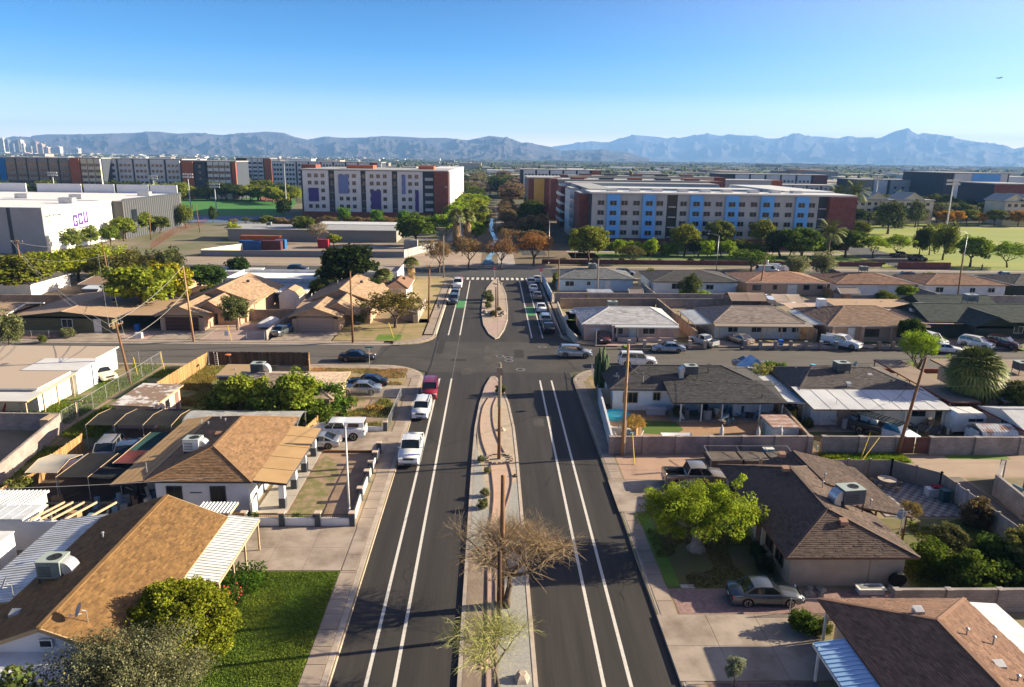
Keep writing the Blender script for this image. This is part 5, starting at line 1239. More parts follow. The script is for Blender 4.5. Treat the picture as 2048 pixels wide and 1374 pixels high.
# yard clutter under nets
NET = mat('shade_net_black',(.009,.009,.010),.95,(.015,.014,.014),1.2,5,.2); NETG = mat('shade_net_green',(.01,.035,.035),.9,(.015,.05,.045),1,5); NETR = mat('shade_cloth_red',(.11,.025,.025),.9,(.08,.02,.02),2)
def canopy(name,label,x0,x1,y0,y1,z,m,sag=.18,ridge=0,cat='shade canopy',nx=3,posts=True,pm=None,skew=0):
    h = thing(name,label,cat,((x0 + x1) / 2,(y0 + y1) / 2,GZ))
    for k in range(nx):
        b = MB(); xa = x0 + (x1 - x0) * k / nx; xb = x0 + (x1 - x0) * (k + 1) / nx; n = 6; V = []
        for j in range(n + 1):
            for i in range(n + 1):
                u = i / n; v = j / n; V.append((xa + (xb - xa) * u + skew * v,y0 + (y1 - y0) * v,z + ridge * (1 - abs(2 * v - 1)) - sag * math.sin(math.pi * u) * math.sin(math.pi * v)))
        F = [(j * (n + 1) + i,j * (n + 1) + i + 1,(j + 1) * (n + 1) + i + 1,(j + 1) * (n + 1) + i) for j in range(n) for i in range(n)]; b.add(V,F); build(b,'cloth',m,h,smooth=True)
    for k in range(nx + 1):
        x = x0 + (x1 - x0) * k / nx; b = MB(); b.path([(x,y0,z),(x + skew / 2,(y0 + y1) / 2,z + ridge),(x + skew,y1,z)],.025,5); build(b,'frame_pipe',pm or POST,h)
        if posts:
            for y,s in ((y0,0),(y1,skew)): b = MB(); b.tube((x + s,y,GZ),(x + s,y,z),.03,n=6); build(b,'post',pm or GALV,h)
    return h
canopy('shade_canopy','wide black shade net on yellow pipes behind the pink shed',-37.4,-29.6,63.9,68.4,2.5,NET,ridge=.25)
canopy('shade_canopy','dark shade net over the cluttered yard beside the tan flat roof',-33.8,-28.9,52.9,57.6,2.4,NET,nx=2)
canopy('shade_canopy','grey and tan tarpaulin canopy in the cluttered back yard',-36.8,-34.3,53.9,57.6,2.3,mat('tarp_grey',(.42,.36,.27),.9,(.26,.26,.27),.5,5),ridge=.35,nx=1)
canopy('shade_cloth','faded red shade cloth between the black net and the tan roof',-30.6,-28.9,55.2,57.9,2.55,NETR,nx=1,posts=False)
canopy('shade_canopy','green shade net hanging beside the covered blue pickup',-31.2,-29.2,58.4,63.2,2.1,NETG,nx=1,sag=.3)
P_WH = paint('white',(.72,.72,.72),0,.3); P_SIL = paint('silver',(.45,.47,.50),.6); P_BLK = paint('black',(.012,.014,.018),.3,.2); P_RED = paint('red',(.28,.012,.022),.3); P_GRY = paint('grey',(.10,.115,.13),.5); P_BLU = paint('navy',(.03,.045,.09),.4); P_TAN = paint('tan',(.36,.31,.25),.5); P_GOLD = paint('gold',(.30,.26,.20),.5); P_MAR = paint('maroon',(.10,.02,.02),.3); P_CRM = paint('cream',(.62,.57,.44),0,.45); P_SBL = paint('slate',(.10,.13,.19),.4); P_SLB = paint('silver_blue',(.35,.40,.46),.6); P_BRZ = paint('bronze',(.20,.17,.14),.5); P_FAD = paint('faded_red',(.30,.10,.09),0,.6)
car('pickup',(-32.3,61.0,GZ),-80,P_SBL,'blue-grey pickup under the edge of the black shade net'); car('suv',(-34.6,61.9,GZ),-80,paint('dull_grey',(.22,.22,.24),0,.6),'dull grey vehicle parked left of the blue-grey pickup under the net',small=True)
r = thing('covered_vehicle','car wrapped in a white cover with a red stripe in the cluttered yard','covered car',(-34.2,58.6,GZ),R(-12)); b = MB(); V = []; prof_ = [(-2.3,.5,.75),(-2.2,.95,.8),(-1.2,1.05,.85),(-.9,1.5,.72),(.3,1.55,.72),(.9,1.05,.85),(2.1,.9,.8),(2.3,.5,.7)]
for (x,z,w) in prof_: V += [(x,w + .05,.05),(x,w,z * .7),(x,w * .6,z),(x,-w * .6,z),(x,-w,z * .7),(x,-w - .05,.05)]
b.add(V,[(i * 6 + j,i * 6 + j + 1,(i + 1) * 6 + j + 1,(i + 1) * 6 + j) for i in range(7) for j in range(5)] + [(5,4,3,2,1,0),(42,43,44,45,46,47)]); obj('cover',b.mesh('cover',mat('cover_white',(.6,.58,.57),.9,(.5,.48,.48),3,5,.3),smooth=True),r); b = MB(); b.box(.32,.95,-.55,.55,1.28,1.34); obj('red_stripe',b.mesh('red_stripe',mat('stripe_red',(.4,.02,.03),.8)),r)
picket_fence([(-37.6,51.5),(-37.6,63.5)],1.7,'weathered wooden fence along the alley behind the cluttered yard',WOODF)
def clutter(box,n,label,seed,cols,name='junk_pile',hmax=.9):
    r_ = random.Random(seed); b = MB(); x0, x1, y0, y1 = box
    for i in range(n):
        x,y = r_.uniform(x0,x1),r_.uniform(y0,y1); c = r_.choice(cols); a = r_.uniform(0,3.14); L_ = r_.uniform(.2,1.1); w = r_.uniform(.1,.5); hh = r_.uniform(.1,hmax); k = r_.random(); z = GZ + .03
        if k < .5: u = Vector((math.cos(a),math.sin(a))); p = Vector((x,y)) - u * L_ / 2; b.wall(p,p + u * L_,w,z,z + hh,0,c)
        elif k < .8: b.tube((x,y,z),(x + r_.uniform(-.5,.5),y + r_.uniform(-.5,.5),z + hh),w * .4,n=8,c=c)
        else: b.bar((x,y,z + .05),(x + math.cos(a) * 1.8,y + math.sin(a) * 1.8,z + hh * .7),.1,.06,c=c)
    o = single(name,b,WALLC,label,'junk',tint=True); return o
JC = [(.3,.3,.3),(.1,.1,.11),(.35,.22,.12),(.5,.48,.44),(.12,.2,.3),(.06,.06,.06),(.2,.13,.08)]
clutter((-33.5,-28.5,48.8,52.5),60,'jumble of stored things in the shade below the dark net',3,JC); clutter((-37,-34,51.5,53.5),16,'timber and scraps beside the cream shed',4,JC)
clutter((-28.6,-26.5,51.6,54.8),22,'things stacked in the open shed end of the tan-roofed house',14,JC,hmax=1.5)
tree('bush',(-37.0,53.2,GZ),2.2,(.16,.17,.05),'thin bush against the fence behind the dark canopies','bush')

# ---- front wall of pillars and white panels
r = thing('front_yard_wall','low white wall with dark grey pillars and tan caps round the front yard','wall',(-10.4,49.5,GZ)); CAPT = mat('cap_tan',(.52,.40,.31),.85)
PP = [(-18.3,49.5),(-15.5,49.5),(-12.85,49.5),(-10.3,49.5),(-10.45,53.7),(-10.45,57.0),(-10.45,58.8),(-10.4,61.0),(-10.4,63.2)]
for p in PP:
    b = MB(); b.box(p[0] - .2,p[0] + .2,p[1] - .2,p[1] + .2,GZ,1.15); q = build(b,'pillar',GP,r); b = MB(); b.box(p[0] - .25,p[0] + .25,p[1] - .25,p[1] + .25,1.15,1.23); build(b,'cap',CAPT,q)
for a, c in zip(PP, PP[1:]):
    b = MB(); a = Vector(a); c = Vector(c); u = (c - a).normalized(); b.wall(a + u * .2,c - u * .2,.16,GZ,.72); build(b,'wall_panel',WHS,r)
    b = MB(); b.bar((*(a + u * .2),1.02),(*(c - u * .2),1.02),.04,.04); q = .15
    while q < (c - a).length - .2: p = a + u * (.1 + q); b.bar((*p,.72),(*p,1.02),.02,.02); q += .14
    build(b, 'railing', DARKM, r)
b = MB(); b.wall((-17.9,50.0),(-18.1,52.0),.15,GZ,1.6); single('yard_gate',b,TRIM,'white side gate between the porch house and the ribbed awning','gate')
b = MB(); b.wall((-19.6,48.6),(-17.9,48.6),.08,GZ,1.6,0); single('wood_screen',b,mat('wood_plain',(.28,.17,.09),.85),'brown wooden screen beside the small ribbed awning','fence')
h = thing('ribbed_awning','small ribbed white awning between the golden brown roof and the porch house','awning',(-19.6,48,GZ)); pan_roof(h,(-20.9,48.9,2.3),(-18.4,48.9,2.3),(-18.4,47.2,2.3),(-20.9,47.2,2.3),WHITEM,10,beam=POST)
for x in (-20.8, -18.5): post(h, x, 47.3, 2.2)
picket_fence([(-18.1,63.4),(-17.3,68.8)],1.6,'short wooden fence beside the white camper pickup',WOODF)
chain_fence([(-10.45,68.9),(-10.3,79.2)],1.15,'chain-link fence between the weedy yard and the sidewalk',dens=.16); chain_fence([(-17,79.1),(-10.4,79.1)],1.1,'chain-link fence in front of the silver sedan',dens=.16)
r = thing('low_front_wall','low white wall with two dark pillars at the foot of the weedy yard','wall',(-12,68.8,GZ))
for x in (-14.5,-10.6): b = MB(); b.box(x - .2,x + .2,68.6,69.0,GZ,1.1); build(b,'pillar',GP,r); b = MB(); b.box(x - .25,x + .25,68.55,69.05,1.1,1.18); build(b,'cap',CAPT,r)
b = MB(); b.box(-14.3,-10.8,68.72,68.88,GZ,.6); build(b,'wall_panel',WHS,r)
b = MB(); b.bar((-15.6,63.35,GZ + .1),(-10.6,63.35,GZ + .1),.2,.22); single('log_border',b,POLEW,'row of timbers between the walled yard and the driveway','timber')
# hay heap
L_ = leaves([(-13.2 + .5 * k,75.3,.35,1) for k in range(3)],260,.7,.14,3,.35); o = obj('straw_heap',tri_mesh('straw_heap',*L_[:2],LEAF,L_[2]),color=(.45,.30,.10)); tag(o,'heap of dry straw in the weedy front yard','straw')
# plants of the left front yards
tree('hedge',(-15.5,41.3,GZ),1.5,(.05,.10,.015),'clipped green hedge at the corner of the white ribbed awning','hedge',1.45,rz=0)
tree('bush',(-15.6,39.2,GZ),1.5,(.07,.11,.02),'rose bush with red blooms beside the lawn','bush',name='rose_bush'); tree('bush',(-17.0,37.4,GZ),1.6,(.045,.08,.015),'leafy green bush under the awning at the lawn edge','bush',1.2); tree('bush',(-18.0,38.3,GZ),1.3,(.18,.15,.04),'yellowish bush below the awning end','bush')
o = thing('rose_blooms','cluster of red roses on the bush beside the lawn','flowers',(-15.5,38.9,GZ + .25))
for k in range(22):
    a = rnd.uniform(0,6.28); q = rnd.uniform(.3,.75); b = MB(); b.lathe([(.02,0),(.07,.04),(.03,.09)],6); obj('bloom',b.mesh('bloom',mat('rose_red',(.5,.03,.03),.7)),o,(q * math.cos(a),q * math.sin(a),rnd.uniform(.5,1.4)))
def sphere_pts(n, rx, ry, rz, cz, seed, inner=.72, low=-.5):
    r_ = np.random.RandomState(seed); out = []
    while len(out) < n:
        d = r_.normal(size=3); d /= np.linalg.norm(d)
        if d[2] < low: continue
        q = (inner + (1 - inner) * r_.rand()) * (1 + .10 * math.sin(d[0] * 6 + seed) * math.cos(d[1] * 5)); out.append((d[0] * rx * q,d[1] * ry * q,cz + d[2] * rz * q,r_.uniform(.7,1.2)))
    return out
def round_crown_tree(name,loc,label,pts,n,rad,size,seed,col,h,cat='tree',tr=.22,bark=None,tint=(.5,1.45),yel=.3,twigs=0):
    r = thing(name,label,cat,tuple(loc)); b = MB(); limb_tree(b,seed,h,.8,tr,.3,2,4); obj('trunk',b.mesh('trunk',bark or BARK,smooth=True),r); L = leaves(pts,n,rad,size,seed,.85,0,tint,yel); obj('crown',tri_mesh('crown',*L[:2],LEAF,L[2]),r,color=col)
    return r
round_crown_tree('round_citrus_tree',(-16.9,34.9,GZ),'big dense round yellow-green tree beside the lawn',sphere_pts(520,2.75,2.5,2.1,2.0,3,.8,-.7),110,.45,.12,3,(.19,.21,.022),3.4)
round_crown_tree('olive_tree',(-17.2,29.9,GZ),'large grey-green olive tree in the bottom left corner',sphere_pts(190,3.8,2.6,2.2,2.6,8,.35,-.5) + [(1.8,-1.2,2.4,1),(-1.2,1.2,4.2,1),(2.6,.2,2.2,1),(-2.6,.6,3.4,1.2)],190,.75,.085,8,(.17,.17,.10),4.2,bark=BARKL,tint=(.35,1.5))
tree('bush',(-21.4,28.2,GZ),4.2,(.12,.15,.05),'dark leafy bush at the extreme bottom left','bush',.9)
for (x,y,hgt,c,lab) in ((-17.9,50.2,.9,(.16,.19,.04),'yellow-green agave in the corner of the walled yard'),(-14.6,50.1,.8,(.15,.19,.05),'spiky green plant behind the second wall pillar')): tree('bush',(x,y,GZ),hgt,c,lab,'plant',name='yard_plant')
b = MB(); b.lathe([(.22,0),(.3,.1),(.32,.4),(.27,.4),(.25,.3)],12,0,(-13.3,50.1,GZ)); single('flower_pot',b,DARKM,'black flower pot against the yard wall','pot')
# ================================================================== near street vehicles
car('pickup',(-7.35,62.9),-90,P_WH,'white pickup facing the camera, first in the left kerb lane','cars parked along the left kerb')
car('suv',(-7.45,74.3),-92,P_WH,'white small SUV parked between the white pickup and the red SUV','cars parked along the left kerb',s=.97)
car('bigsuv',(-7.15,80.7),-88,P_RED,'dark red SUV parked behind the white small SUV near the corner','cars parked along the left kerb',s=.95)
car('pickup',(-15.1,67.0,GZ + .05),180,P_WH,'white pickup with a camper shell reversed on the driveway')
b = MB(); b.box(-17.9,-15.45,66.15,67.75,1.2,1.95); b.box(-17.6,-15.9,66.1,66.15,1.5,1.85,1); b.box(-15.45,-15.41,66.35,67.55,1.45,1.88,1); r_ = bpy.data.objects['pickup_truck.002'] if 'pickup_truck.002' in bpy.data.objects else None
b2 = MB(); b2.v = [tuple(v) for v in b.v]; k = [o for o in bpy.data.objects if o.get('label','').startswith('white pickup with a camper')][0]
V = [(-(x + 18.2),-(y - 66.9),z - GZ - .05) for x,y,z in b.v]; b.v = V; obj('camper_shell',b.mesh('camper_shell',[P_WH,CARGL]),k)
car('coupe',(-16.5,64.6,GZ + .05),180,P_SIL,'silver coupe half under the tan porch roof')
car('sedan',(-15.2,80.7,GZ + .05),180,P_SLB,'silver sedan in front of the black sedan on the corner driveway'); car('sedan',(-14.8,83.3,GZ + .05),180,P_BLK,'black sedan behind the silver sedan on the corner driveway')
car('sedan',(-18.2,95.2),0,P_BLK,'black sedan on the side street by the striped sign post')
car('suv',(11.7,97.9),-4,P_SIL,'silver SUV crossing into the right side street',s=1.02)
car('bigsuv',(19.7,93.9),-3,P_WH,'white SUV behind the cactus on the side street'); car('sedan',(25.6,101.0),176,P_SLB,'silver sedan on the far side of the street by the grey low wall')
car('sedan',(35.0,93.0),-2,P_BRZ,'bronze sedan parked beyond the blue gazebo',s=1.02)
# ================================================================== RIGHT: big dark hip roof house
h = thing('hip_roof_house','beige house with dark brown hip roof, big cooler and patio cover','house',(23,48,GZ))
walls(h,19.5,27.0,41.5,54.8,2.5,BEI); hip_roof(h,18.9,27.6,40.95,55.4,2.5,(22.7,44.0),(22.9,50.6),4.4,DKB,FBRN,.13,.30,seed=7)
flat_roof(h,25.0,30.3,46.6,55.2,3.42,2.35,DKB,FBRN,'patio_cover','x',.1); t = MB(); tile_slope(t,(30.3,46.6,2.37),(30.3,55.2,2.37),(25.0,55.2,3.44),(25.0,46.6,3.44),.14,.32,seed=31); so = build(t,'shingles',DKB,h,tint=True); so['kind'] = 'stuff'
gable(h,22.9,29.6,49.6,56.0,2.5,3.5,DKB,FBRN,.15,.32,22,25.4,wallm=BEI,over=.4)
gable(h,17.9,20.6,45.6,48.2,2.45,3.05,DKB,FBRN,.14,.3,23,axis='x')
for y in (47.0,50.8,54.8): post(h,30.1,y,2.3,.12,FBRN)
for y in (43.2,45.0): win(h,'W',y,19.48,1.5,1.2,1.3,FBRN)
win(h,'W',50.0,19.48,1.5,1.5,1.1,FBRN); door(h,'W',47.0,19.48,FBRN); win(h,'W',53.2,19.48,1.5,1.2,1.1,FBRN)
b = MB(); b.box(24.7,24.74,41.47,41.5,.3,2.4); build(b,'wall_joint',FTAN,h)
for (x,y,z,k) in ((23.4,43.0,3.85,1),(22.3,50.2,4.4,1),(23.3,53.4,4.2,1),(25.6,50.6,3.5,0),(24.3,48.2,4.0,0),(27.3,46.9,3.2,0),(27.5,56.4,3.4,0)): vent(h,x,y,z,mat('vent_brown',(.32,.18,.12),.8) if k else None,k)
ac(25.2,46.0,3.65,'big dark grey rooftop cooler with pale blue duct on the dark brown hip roof',1.6,1.2,1.05,R(8),-1,mat('ac_dark',(.07,.085,.10),.5))
dish(28.7,44.9,2.6,'satellite dish by the antenna mast on the dark brown roof edge',190)
b = MB(); b.tube((28.2,44.4,2.3),(28.2,44.4,4.1),.035); b.tube((27.7,44.4,3.9),(28.7,44.4,4.0),.02); single('antenna_mast',b,GALV,'thin antenna mast at the right edge of the dark brown roof','antenna')
r = thing('bath_tub','white tub lying against the beige house wall','tub',(24.5,40.7,GZ)); b = MB(); b.box(23.7,25.3,40.4,41.0,.14,.5); b.box(23.6,25.4,40.33,41.07,.5,.56); build(b,'shell',WHITEM,r); b = MB(); b.box(23.8,25.2,40.48,40.92,.565,.57); build(b,'basin',GALV,r)
b = MB(); b.tube((26.5,41.05,.75),(26.5,41.3,.8),.55,n=18); single('spare_tyre',b,BLACK,'black round tyre leaning on the beige wall corner','tyre'); b = MB(); b.lathe([(.16,0),(.2,.4)],12,0,(25.9,40.8,GZ)); single('bucket',b,GALV,'small grey bucket beside the tyre','bucket')
rock((20.8,40.9,GZ),.7,'heap of pale tarp and rocks at the foot of the beige wall',12,7,(.36,.32,.25))
b = MB(); b.box(12.4,13.3,41.2,41.6,GZ,GZ + .05); single('meter_cover',b,KERB,'flat pale box lid set in the grass by the gravel drive','lid')
car('sedan',(17.3,39.9,GZ),-1,P_GRY,'dark grey sedan on the red gravel drive, nearest car on the right',s=.94)
car('pickup',(17.6,56.6,GZ + .05),-2,P_GOLD,'gold and silver pickup with its bed towards the street'); car('coupe',(17.2,54.0,GZ + .05),-3,P_FAD,'faded red sporty car beside the gold pickup, half under the leafy tree')
# leafy near tree
tp = sphere_pts(210,4.2,2.7,1.75,3.0,21,.35,-.45) + [(2.6,-1.2,2.2,.8),(3.2,-1.0,2.0,.7),(2.2,-1.8,1.9,.7),(-2.6,-.6,2.0,.8),(3.0,1.4,4.4,.7),(3.3,1.2,5.0,.5)]
r = round_crown_tree('leafy_tree',(14.7,46.1,GZ),'leafy yellow-green tree with a flared pale trunk in front of the dark-roofed house',tp,150,.62,.12,21,(.27,.33,.035),4.4,tr=.3,bark=BARKL)
b = MB(); b.lathe([(.75,0),(.42,.35),(.30,.8),(.26,1.4)],9,0,(0,0,0)); obj('trunk_flare',b.mesh('trunk_flare',BARKL,smooth=True),r)
tree('bush',(18.5,43.2,GZ),1.3,(.06,.06,.03),'dark bush under the window of the beige house','bush'); tree('bush',(18.7,45.0,GZ),1.2,(.05,.07,.03),'small bush beside the front door of the beige house','bush')
tree('bush',(18.5,36.9,GZ),1.35,(.075,.12,.02),'dense green hedge at the corner of the bottom right carport','hedge',1.35); tree('bush',(19.5,36.6,GZ),1.1,(.11,.13,.03),'small weedy bush behind the carport post','bush')
tree('young',(12.9,32.2,GZ),2.0,(.25,.27,.20),'small silver-green shrub on the gravel at the bottom','shrub',.8,name='silver_shrub')
# garden behind
for i,(x,y,hh,c,lab) in enumerate(((29.6,42.9,2.6,(.09,.13,.02),'orange tree touching the corner of the beige house'),(31.4,40.9,2.7,(.10,.14,.025),'bushy citrus tree, nearest one behind the block wall'),(34.6,43.4,2.8,(.055,.09,.02),'dark green tree in the middle of the shady garden'),
        (33.2,41.2,2.2,(.07,.11,.02),'low green tree between the two citrus trees'),(36.3,42.6,3.4,(.20,.19,.06),'yellowing tree at the right end of the garden'),(35.4,40.2,2.4,(.06,.11,.02),'green tree against the block wall at the right edge'),(32.3,45.2,2.4,(.14,.14,.06),'thin tall shrub in the garden'))):
    tree('bush' if i not in (4,6) else 'round',(x,y,GZ),hh,c,lab,'tree',1.15,name='garden_tree')
tree('wispy',(31.9,49.2,GZ),2.4,(.20,.15,.06),'sparse young fruit tree beside the patio','tree',.8,name='fruit_tree'); tree('bush',(37.3,49.6,GZ),2.4,(.12,.09,.05),'dry brown bush against the white gate fence','bush',name='dry_bush')
# patio of pavers
b = MB(); rp = random.Random(4); pv = mat('patio_paver',(.30,.27,.25),.9,(.24,.21,.20),2,5,attr=True)
polysheet('patio',[(30.9,50.8),(38.0,50.8),(37.9,55.4),(35.2,57.9),(30.9,57.9)],GZ + .01,MATS['joint_dirt'])
for i in range(18):
    for j in range(18):
        x = 31.0 + i * .4; y = 50.9 + j * .4
        if x > 37.6 or y > 57.6 or (x - 35.2) + (y - 55.4) > 2.4: continue
        t = (.62 if (i + j) % 2 else 1.25) * rp.uniform(.9,1.1); b.box(x + .01,x + .39,y + .01,y + .39,GZ,GZ + .045 + rp.uniform(0,.006),0,(t,t,t))
so = build(b,'patio_pavers',pv,tint=True); so['kind'] = 'stuff'
r = thing('garden_table','round white stone table with stools on the patio','table',(33.9,56.3,GZ)); b = MB(); b.lathe([(.25,0),(.16,.3),(.2,.65)],10,0,(33.9,56.3,GZ)); build(b,'pedestal',GRAVT,r); b = MB(); b.lathe([(.72,.66),(.75,.74),(.3,.76)],20,0,(33.9,56.3,GZ)); build(b,'tabletop',KERB,r)
for i in range(5): t = i * 1.256; b = MB(); x,y = 33.9 + 1.15 * math.cos(t),56.3 + 1.1 * math.sin(t); b.lathe([(.2,0),(.14,.22),(.22,.45)],10,0,(x,y,GZ)); single('garden_stool',b,mat('stool_stone',(.30,.22,.15),.9),'stone stool ' + ('at the right of','behind the right side of','behind the left side of','at the left front of','at the right front of')[i] + ' the round white patio table','stool','stools round the patio table')
r = thing('storage_bench','white chest with red and blue things on top beside the patio fence','chest',(37.0,54.6,GZ)); b = MB(); b.box(36.3,37.7,54.2,54.9,GZ,.85); build(b,'chest',WHITEM,r); b = MB(); b.box(36.8,37.6,54.3,54.8,.86,1.05); build(b,'red_bundle',mat('bundle_red',(.35,.02,.05),.8),r)
b = MB(); b.box(36.9,37.5,53.2,53.8,GZ,1.15); b.box(36.85,37.55,53.15,53.85,1.15,1.22); single('wheelie_bin',b,mat('bin_teal',(.03,.09,.10),.6),'dark teal bin at the patio fence','bin')
TANF = mat('vinyl_fence_tan',(.36,.29,.22),.8,(.28,.22,.17),1,5); WHF = mat('fence_white_worn',(.52,.49,.46),.85,(.35,.32,.29),2,7)
def panel_fence(pts,h,label,m,step=1.9,name='panel_fence',cap=True,pw=.16):
    r = thing(name,label,'fence',(pts[0][0],pts[0][1],GZ))
    for a, c in zip(pts, pts[1:]):
        a = Vector(a); c = Vector(c); L = (c - a).length; k = max(1,round(L / step)); u = (c - a) / L
        for i in range(k):
            p = a + u * (L * i / k); q = a + u * (L * (i + 1) / k); b = MB(); b.wall(p + u * .05,q - u * .05,.05,GZ,GZ + h - .06)
            n_ = 4
            for j in range(1,n_): s = p.lerp(q,j / n_); b.wall(s - u * .03,s + u * .03,.08,GZ,GZ + h - .07)
            build(b, 'fence_panel', m, r)
        for i in range(k + 1): p = a + u * (L * i / k); b = MB(); b.box(p.x - pw / 2,p.x + pw / 2,p.y - pw / 2,p.y + pw / 2,GZ,GZ + h + .06); build(b,'post',m,r)
    return r
panel_fence([(23.5,58.1),(35.2,58.1),(37.95,55.4),(38.0,53.4)],1.75,'tan panel fence wrapping the paved patio',TANF)
panel_fence([(38.0,53.2),(38.05,50.9)],1.7,'weathered white double gate in the patio fence',WHF,1.2,'yard_gate'); panel_fence([(38.05,50.7),(38.05,39.2)],1.7,'pale fence running down the alley beyond the garden',mat('fence_pale',(.45,.41,.36),.85,(.34,.3,.26),1.5,6),2.2)
block_wall([(25.0,38.75),(38,38.75)],1.5,'grey block wall between the garden and the bottom right house',BLOCK,pil=3.2,pilw=.4)
chain_fence([(18.4,38.55),(24.8,38.6)],1.0,'short chain-link fence beside the red gravel drive',dens=.2)
# alley wall at the right edge
block_wall([(44.9,57.8),(42.2,54.6),(41.6,50.5),(41.4,38)],1.8,'grey block wall curving along the alley at the right edge',BLOCK,pil=4,pilw=.3)
clutter((43,48,50,56),26,'bicycles and scrap piled behind the curved alley wall',23,JC)
# bottom right house
h = thing('hip_roof_house','house with red-brown hip roof and blue awning at the bottom right','house',(23.4,30,GZ))
walls(h,19.9,27.0,20,35.9,2.45,BEI); hip_roof(h,19.0,27.65,18,36.5,2.5,(23.3,22.3),(23.3,32.3),4.05,REDB,FBRN,.13,.30,seed=9)
pan_roof(h,(17.25,33.0,2.15),(17.25,22.0,2.15),(18.95,22.0,2.38),(18.95,33.0,2.38),mat('awning_sky_tint',(.30,.46,.66),.35,(.24,.40,.62),1.5,4),34,beam=TRIM)  # blue of the reflected sky put into the awning colour
flat_roof(h,27.68,29.4,24,36.3,2.42,2.3,WHITEM,TRIM,'white_patio_cover'); 
for y in (35.9,32.6,29.5): post(h,19.3 if y > 35 else 17.4,y,2.2,.12,TRIM)
for (x,y,z,k) in ((22.9,33.4,3.75,1),(24.4,31.6,3.65,0),(24.6,29.4,3.5,1),(25.8,31.5,3.25,0),(24.8,28.4,3.45,0)): vent(h,x,y,z,GALV,k)
win(h,'W',30,19.88,1.5,1.2,1.1); win(h,'N',23,35.92,1.5,1.4,1.0); dish(27.0,28.8,2.7,'bluish dish at the bottom right edge of the red-brown roof',200)

# ================================================================== RIGHT: block wall and the dark-roofed white house behind it
block_wall([(11.3,63.2),(30.2,63.5)],1.72,'pinkish grey block wall with pilasters behind the tan pole',BLOCKP,pil=3.1,pilw=.5)
block_wall([(31.6,63.5),(38.6,63.4)],1.72,'grey block wall between the dark gate and the brown double gates',BLOCK,pil=3.5,pilw=.5)
block_wall([(41.9,63.4),(50.6,63.4)],1.72,'grey block wall right of the brown double gates',BLOCK,pil=4.4,pilw=.5)
rail_fence([(30.4,63.5),(31.4,63.5)],1.7,'dark slatted gate in the block wall',FBRN,bar=.1,name='yard_gate')
r = thing('double_gate','pair of brown metal gates in the block wall','gate',(40.2,63.4,GZ)); GT = mat('gate_brown',(.20,.085,.065),.7,(.15,.065,.05),2,5)
for x in (38.85, 40.35):
    b = MB(); b.box(x, x + 1.42, 63.38, 63.42, .2, 1.85)
    for k in range(15): b.box(x + .03 + k * .095,x + .06 + k * .095,63.35,63.38,.2,1.85)
    build(b, 'gate_leaf', GT, r)
block_wall([(11.35,63.4),(12.2,77.4)],1.75,'white-painted wall beside the sidewalk right of the street',stucco('wall_bluewhite',(.55,.55,.56)),pil=3.4,pilw=.26,t=.16); block_wall([(12.2,77.6),(14.6,77.5)],1.75,'short tan wall between the sidewalk wall and the white house',CRM,pilw=0)
block_wall([(30.3,63.6),(31.6,77.5)],1.6,'tan wall between the two white-walled back yards',BLOCKT,pil=3.4,pilw=.24)
chain_fence([(12.3,77.9),(13.0,90)],1.1,'low wire fence at the corner behind the cactus',dens=.3)
h = thing('dark_roof_house','white house with charcoal hip roof and open back porch','house',(22,78,GZ))
walls(h,13.4,30.6,75.4,83.4,2.6,WHS); hip_roof(h,12.9,31.1,75.0,83.9,2.65,(17.0,79.3),(26.4,79.3),4.2,GRYR,FDARK,.15,.34,seed=11)
flat_roof(h,19.0,31.15,71.5,76.6,2.35,3.28,GRYR,FDARK,'porch_roof','y',.12); t = MB(); tile_slope(t,(19,71.5,2.37),(31.15,71.5,2.37),(29.6,76.6,3.30),(19,76.6,3.30),.15,.34,seed=41); so = build(t,'shingles',GRYR,h,tint=True); so['kind'] = 'stuff'
pan_roof(h,(31.3,84.4,2.55),(31.3,71.8,2.4),(33.3,71.8,2.3),(33.3,84.4,2.45),WHITEM,30,'side_carport',beam=TRIM)
for x in (20.0,22.2,24.4,28.4,30.8): post(h,x,71.8,2.35,.12,TRIM)
for y in (72, 78, 84): post(h, 33.2, y, 2.35, .1, TRIM)
win(h,'S',15.3,75.38,1.6,1.5,1.1,FTAN,panes=3); win(h,'S',18.2,75.38,1.75,.7,.8,FTAN); win(h,'S',21.7,75.38,1.5,.8,1.1); door(h,'S',23.5,75.38,DFRAME); b = MB(); b.box(26.2,30.6,73.6,75.4,GZ,2.5); build(b,'storage_room',WHS,h); door(h,'S',28.6,73.58,TRIM); win(h,'W',79,13.38,1.5,1.2,1)
for (x,y,z,k) in ((18.5,82.5,3.1,1),(26,82.6,3.1,1),(24.5,78.0,3.8,0),(28.8,72.6,2.6,0)): vent(h,x,y,z,DARKM,k)
ac(22.3,77.4,3.55,'dark rooftop cooler on the charcoal roof of the white house',1.4,1.2,.9,0,-1,mat('ac_slate',(.06,.075,.09),.5)); b = MB(); b.tube((16.8,76.2,2.9),(16.8,76.2,4.2),.03); single('service_mast',b,GALV,'thin service mast on the charcoal roof above the white wall','mast'); dish(14.2,77,3.0,'small dish on the left hip of the charcoal roof',180,.8)
wire((12.31,62.9,9.2),(16.8,76.2,4.1),'service cable from the tan pole to the charcoal roof',.4); wire((16.8,76.2,4.1),(24,75,3.2),'slack cable lying over the charcoal roof',.3)
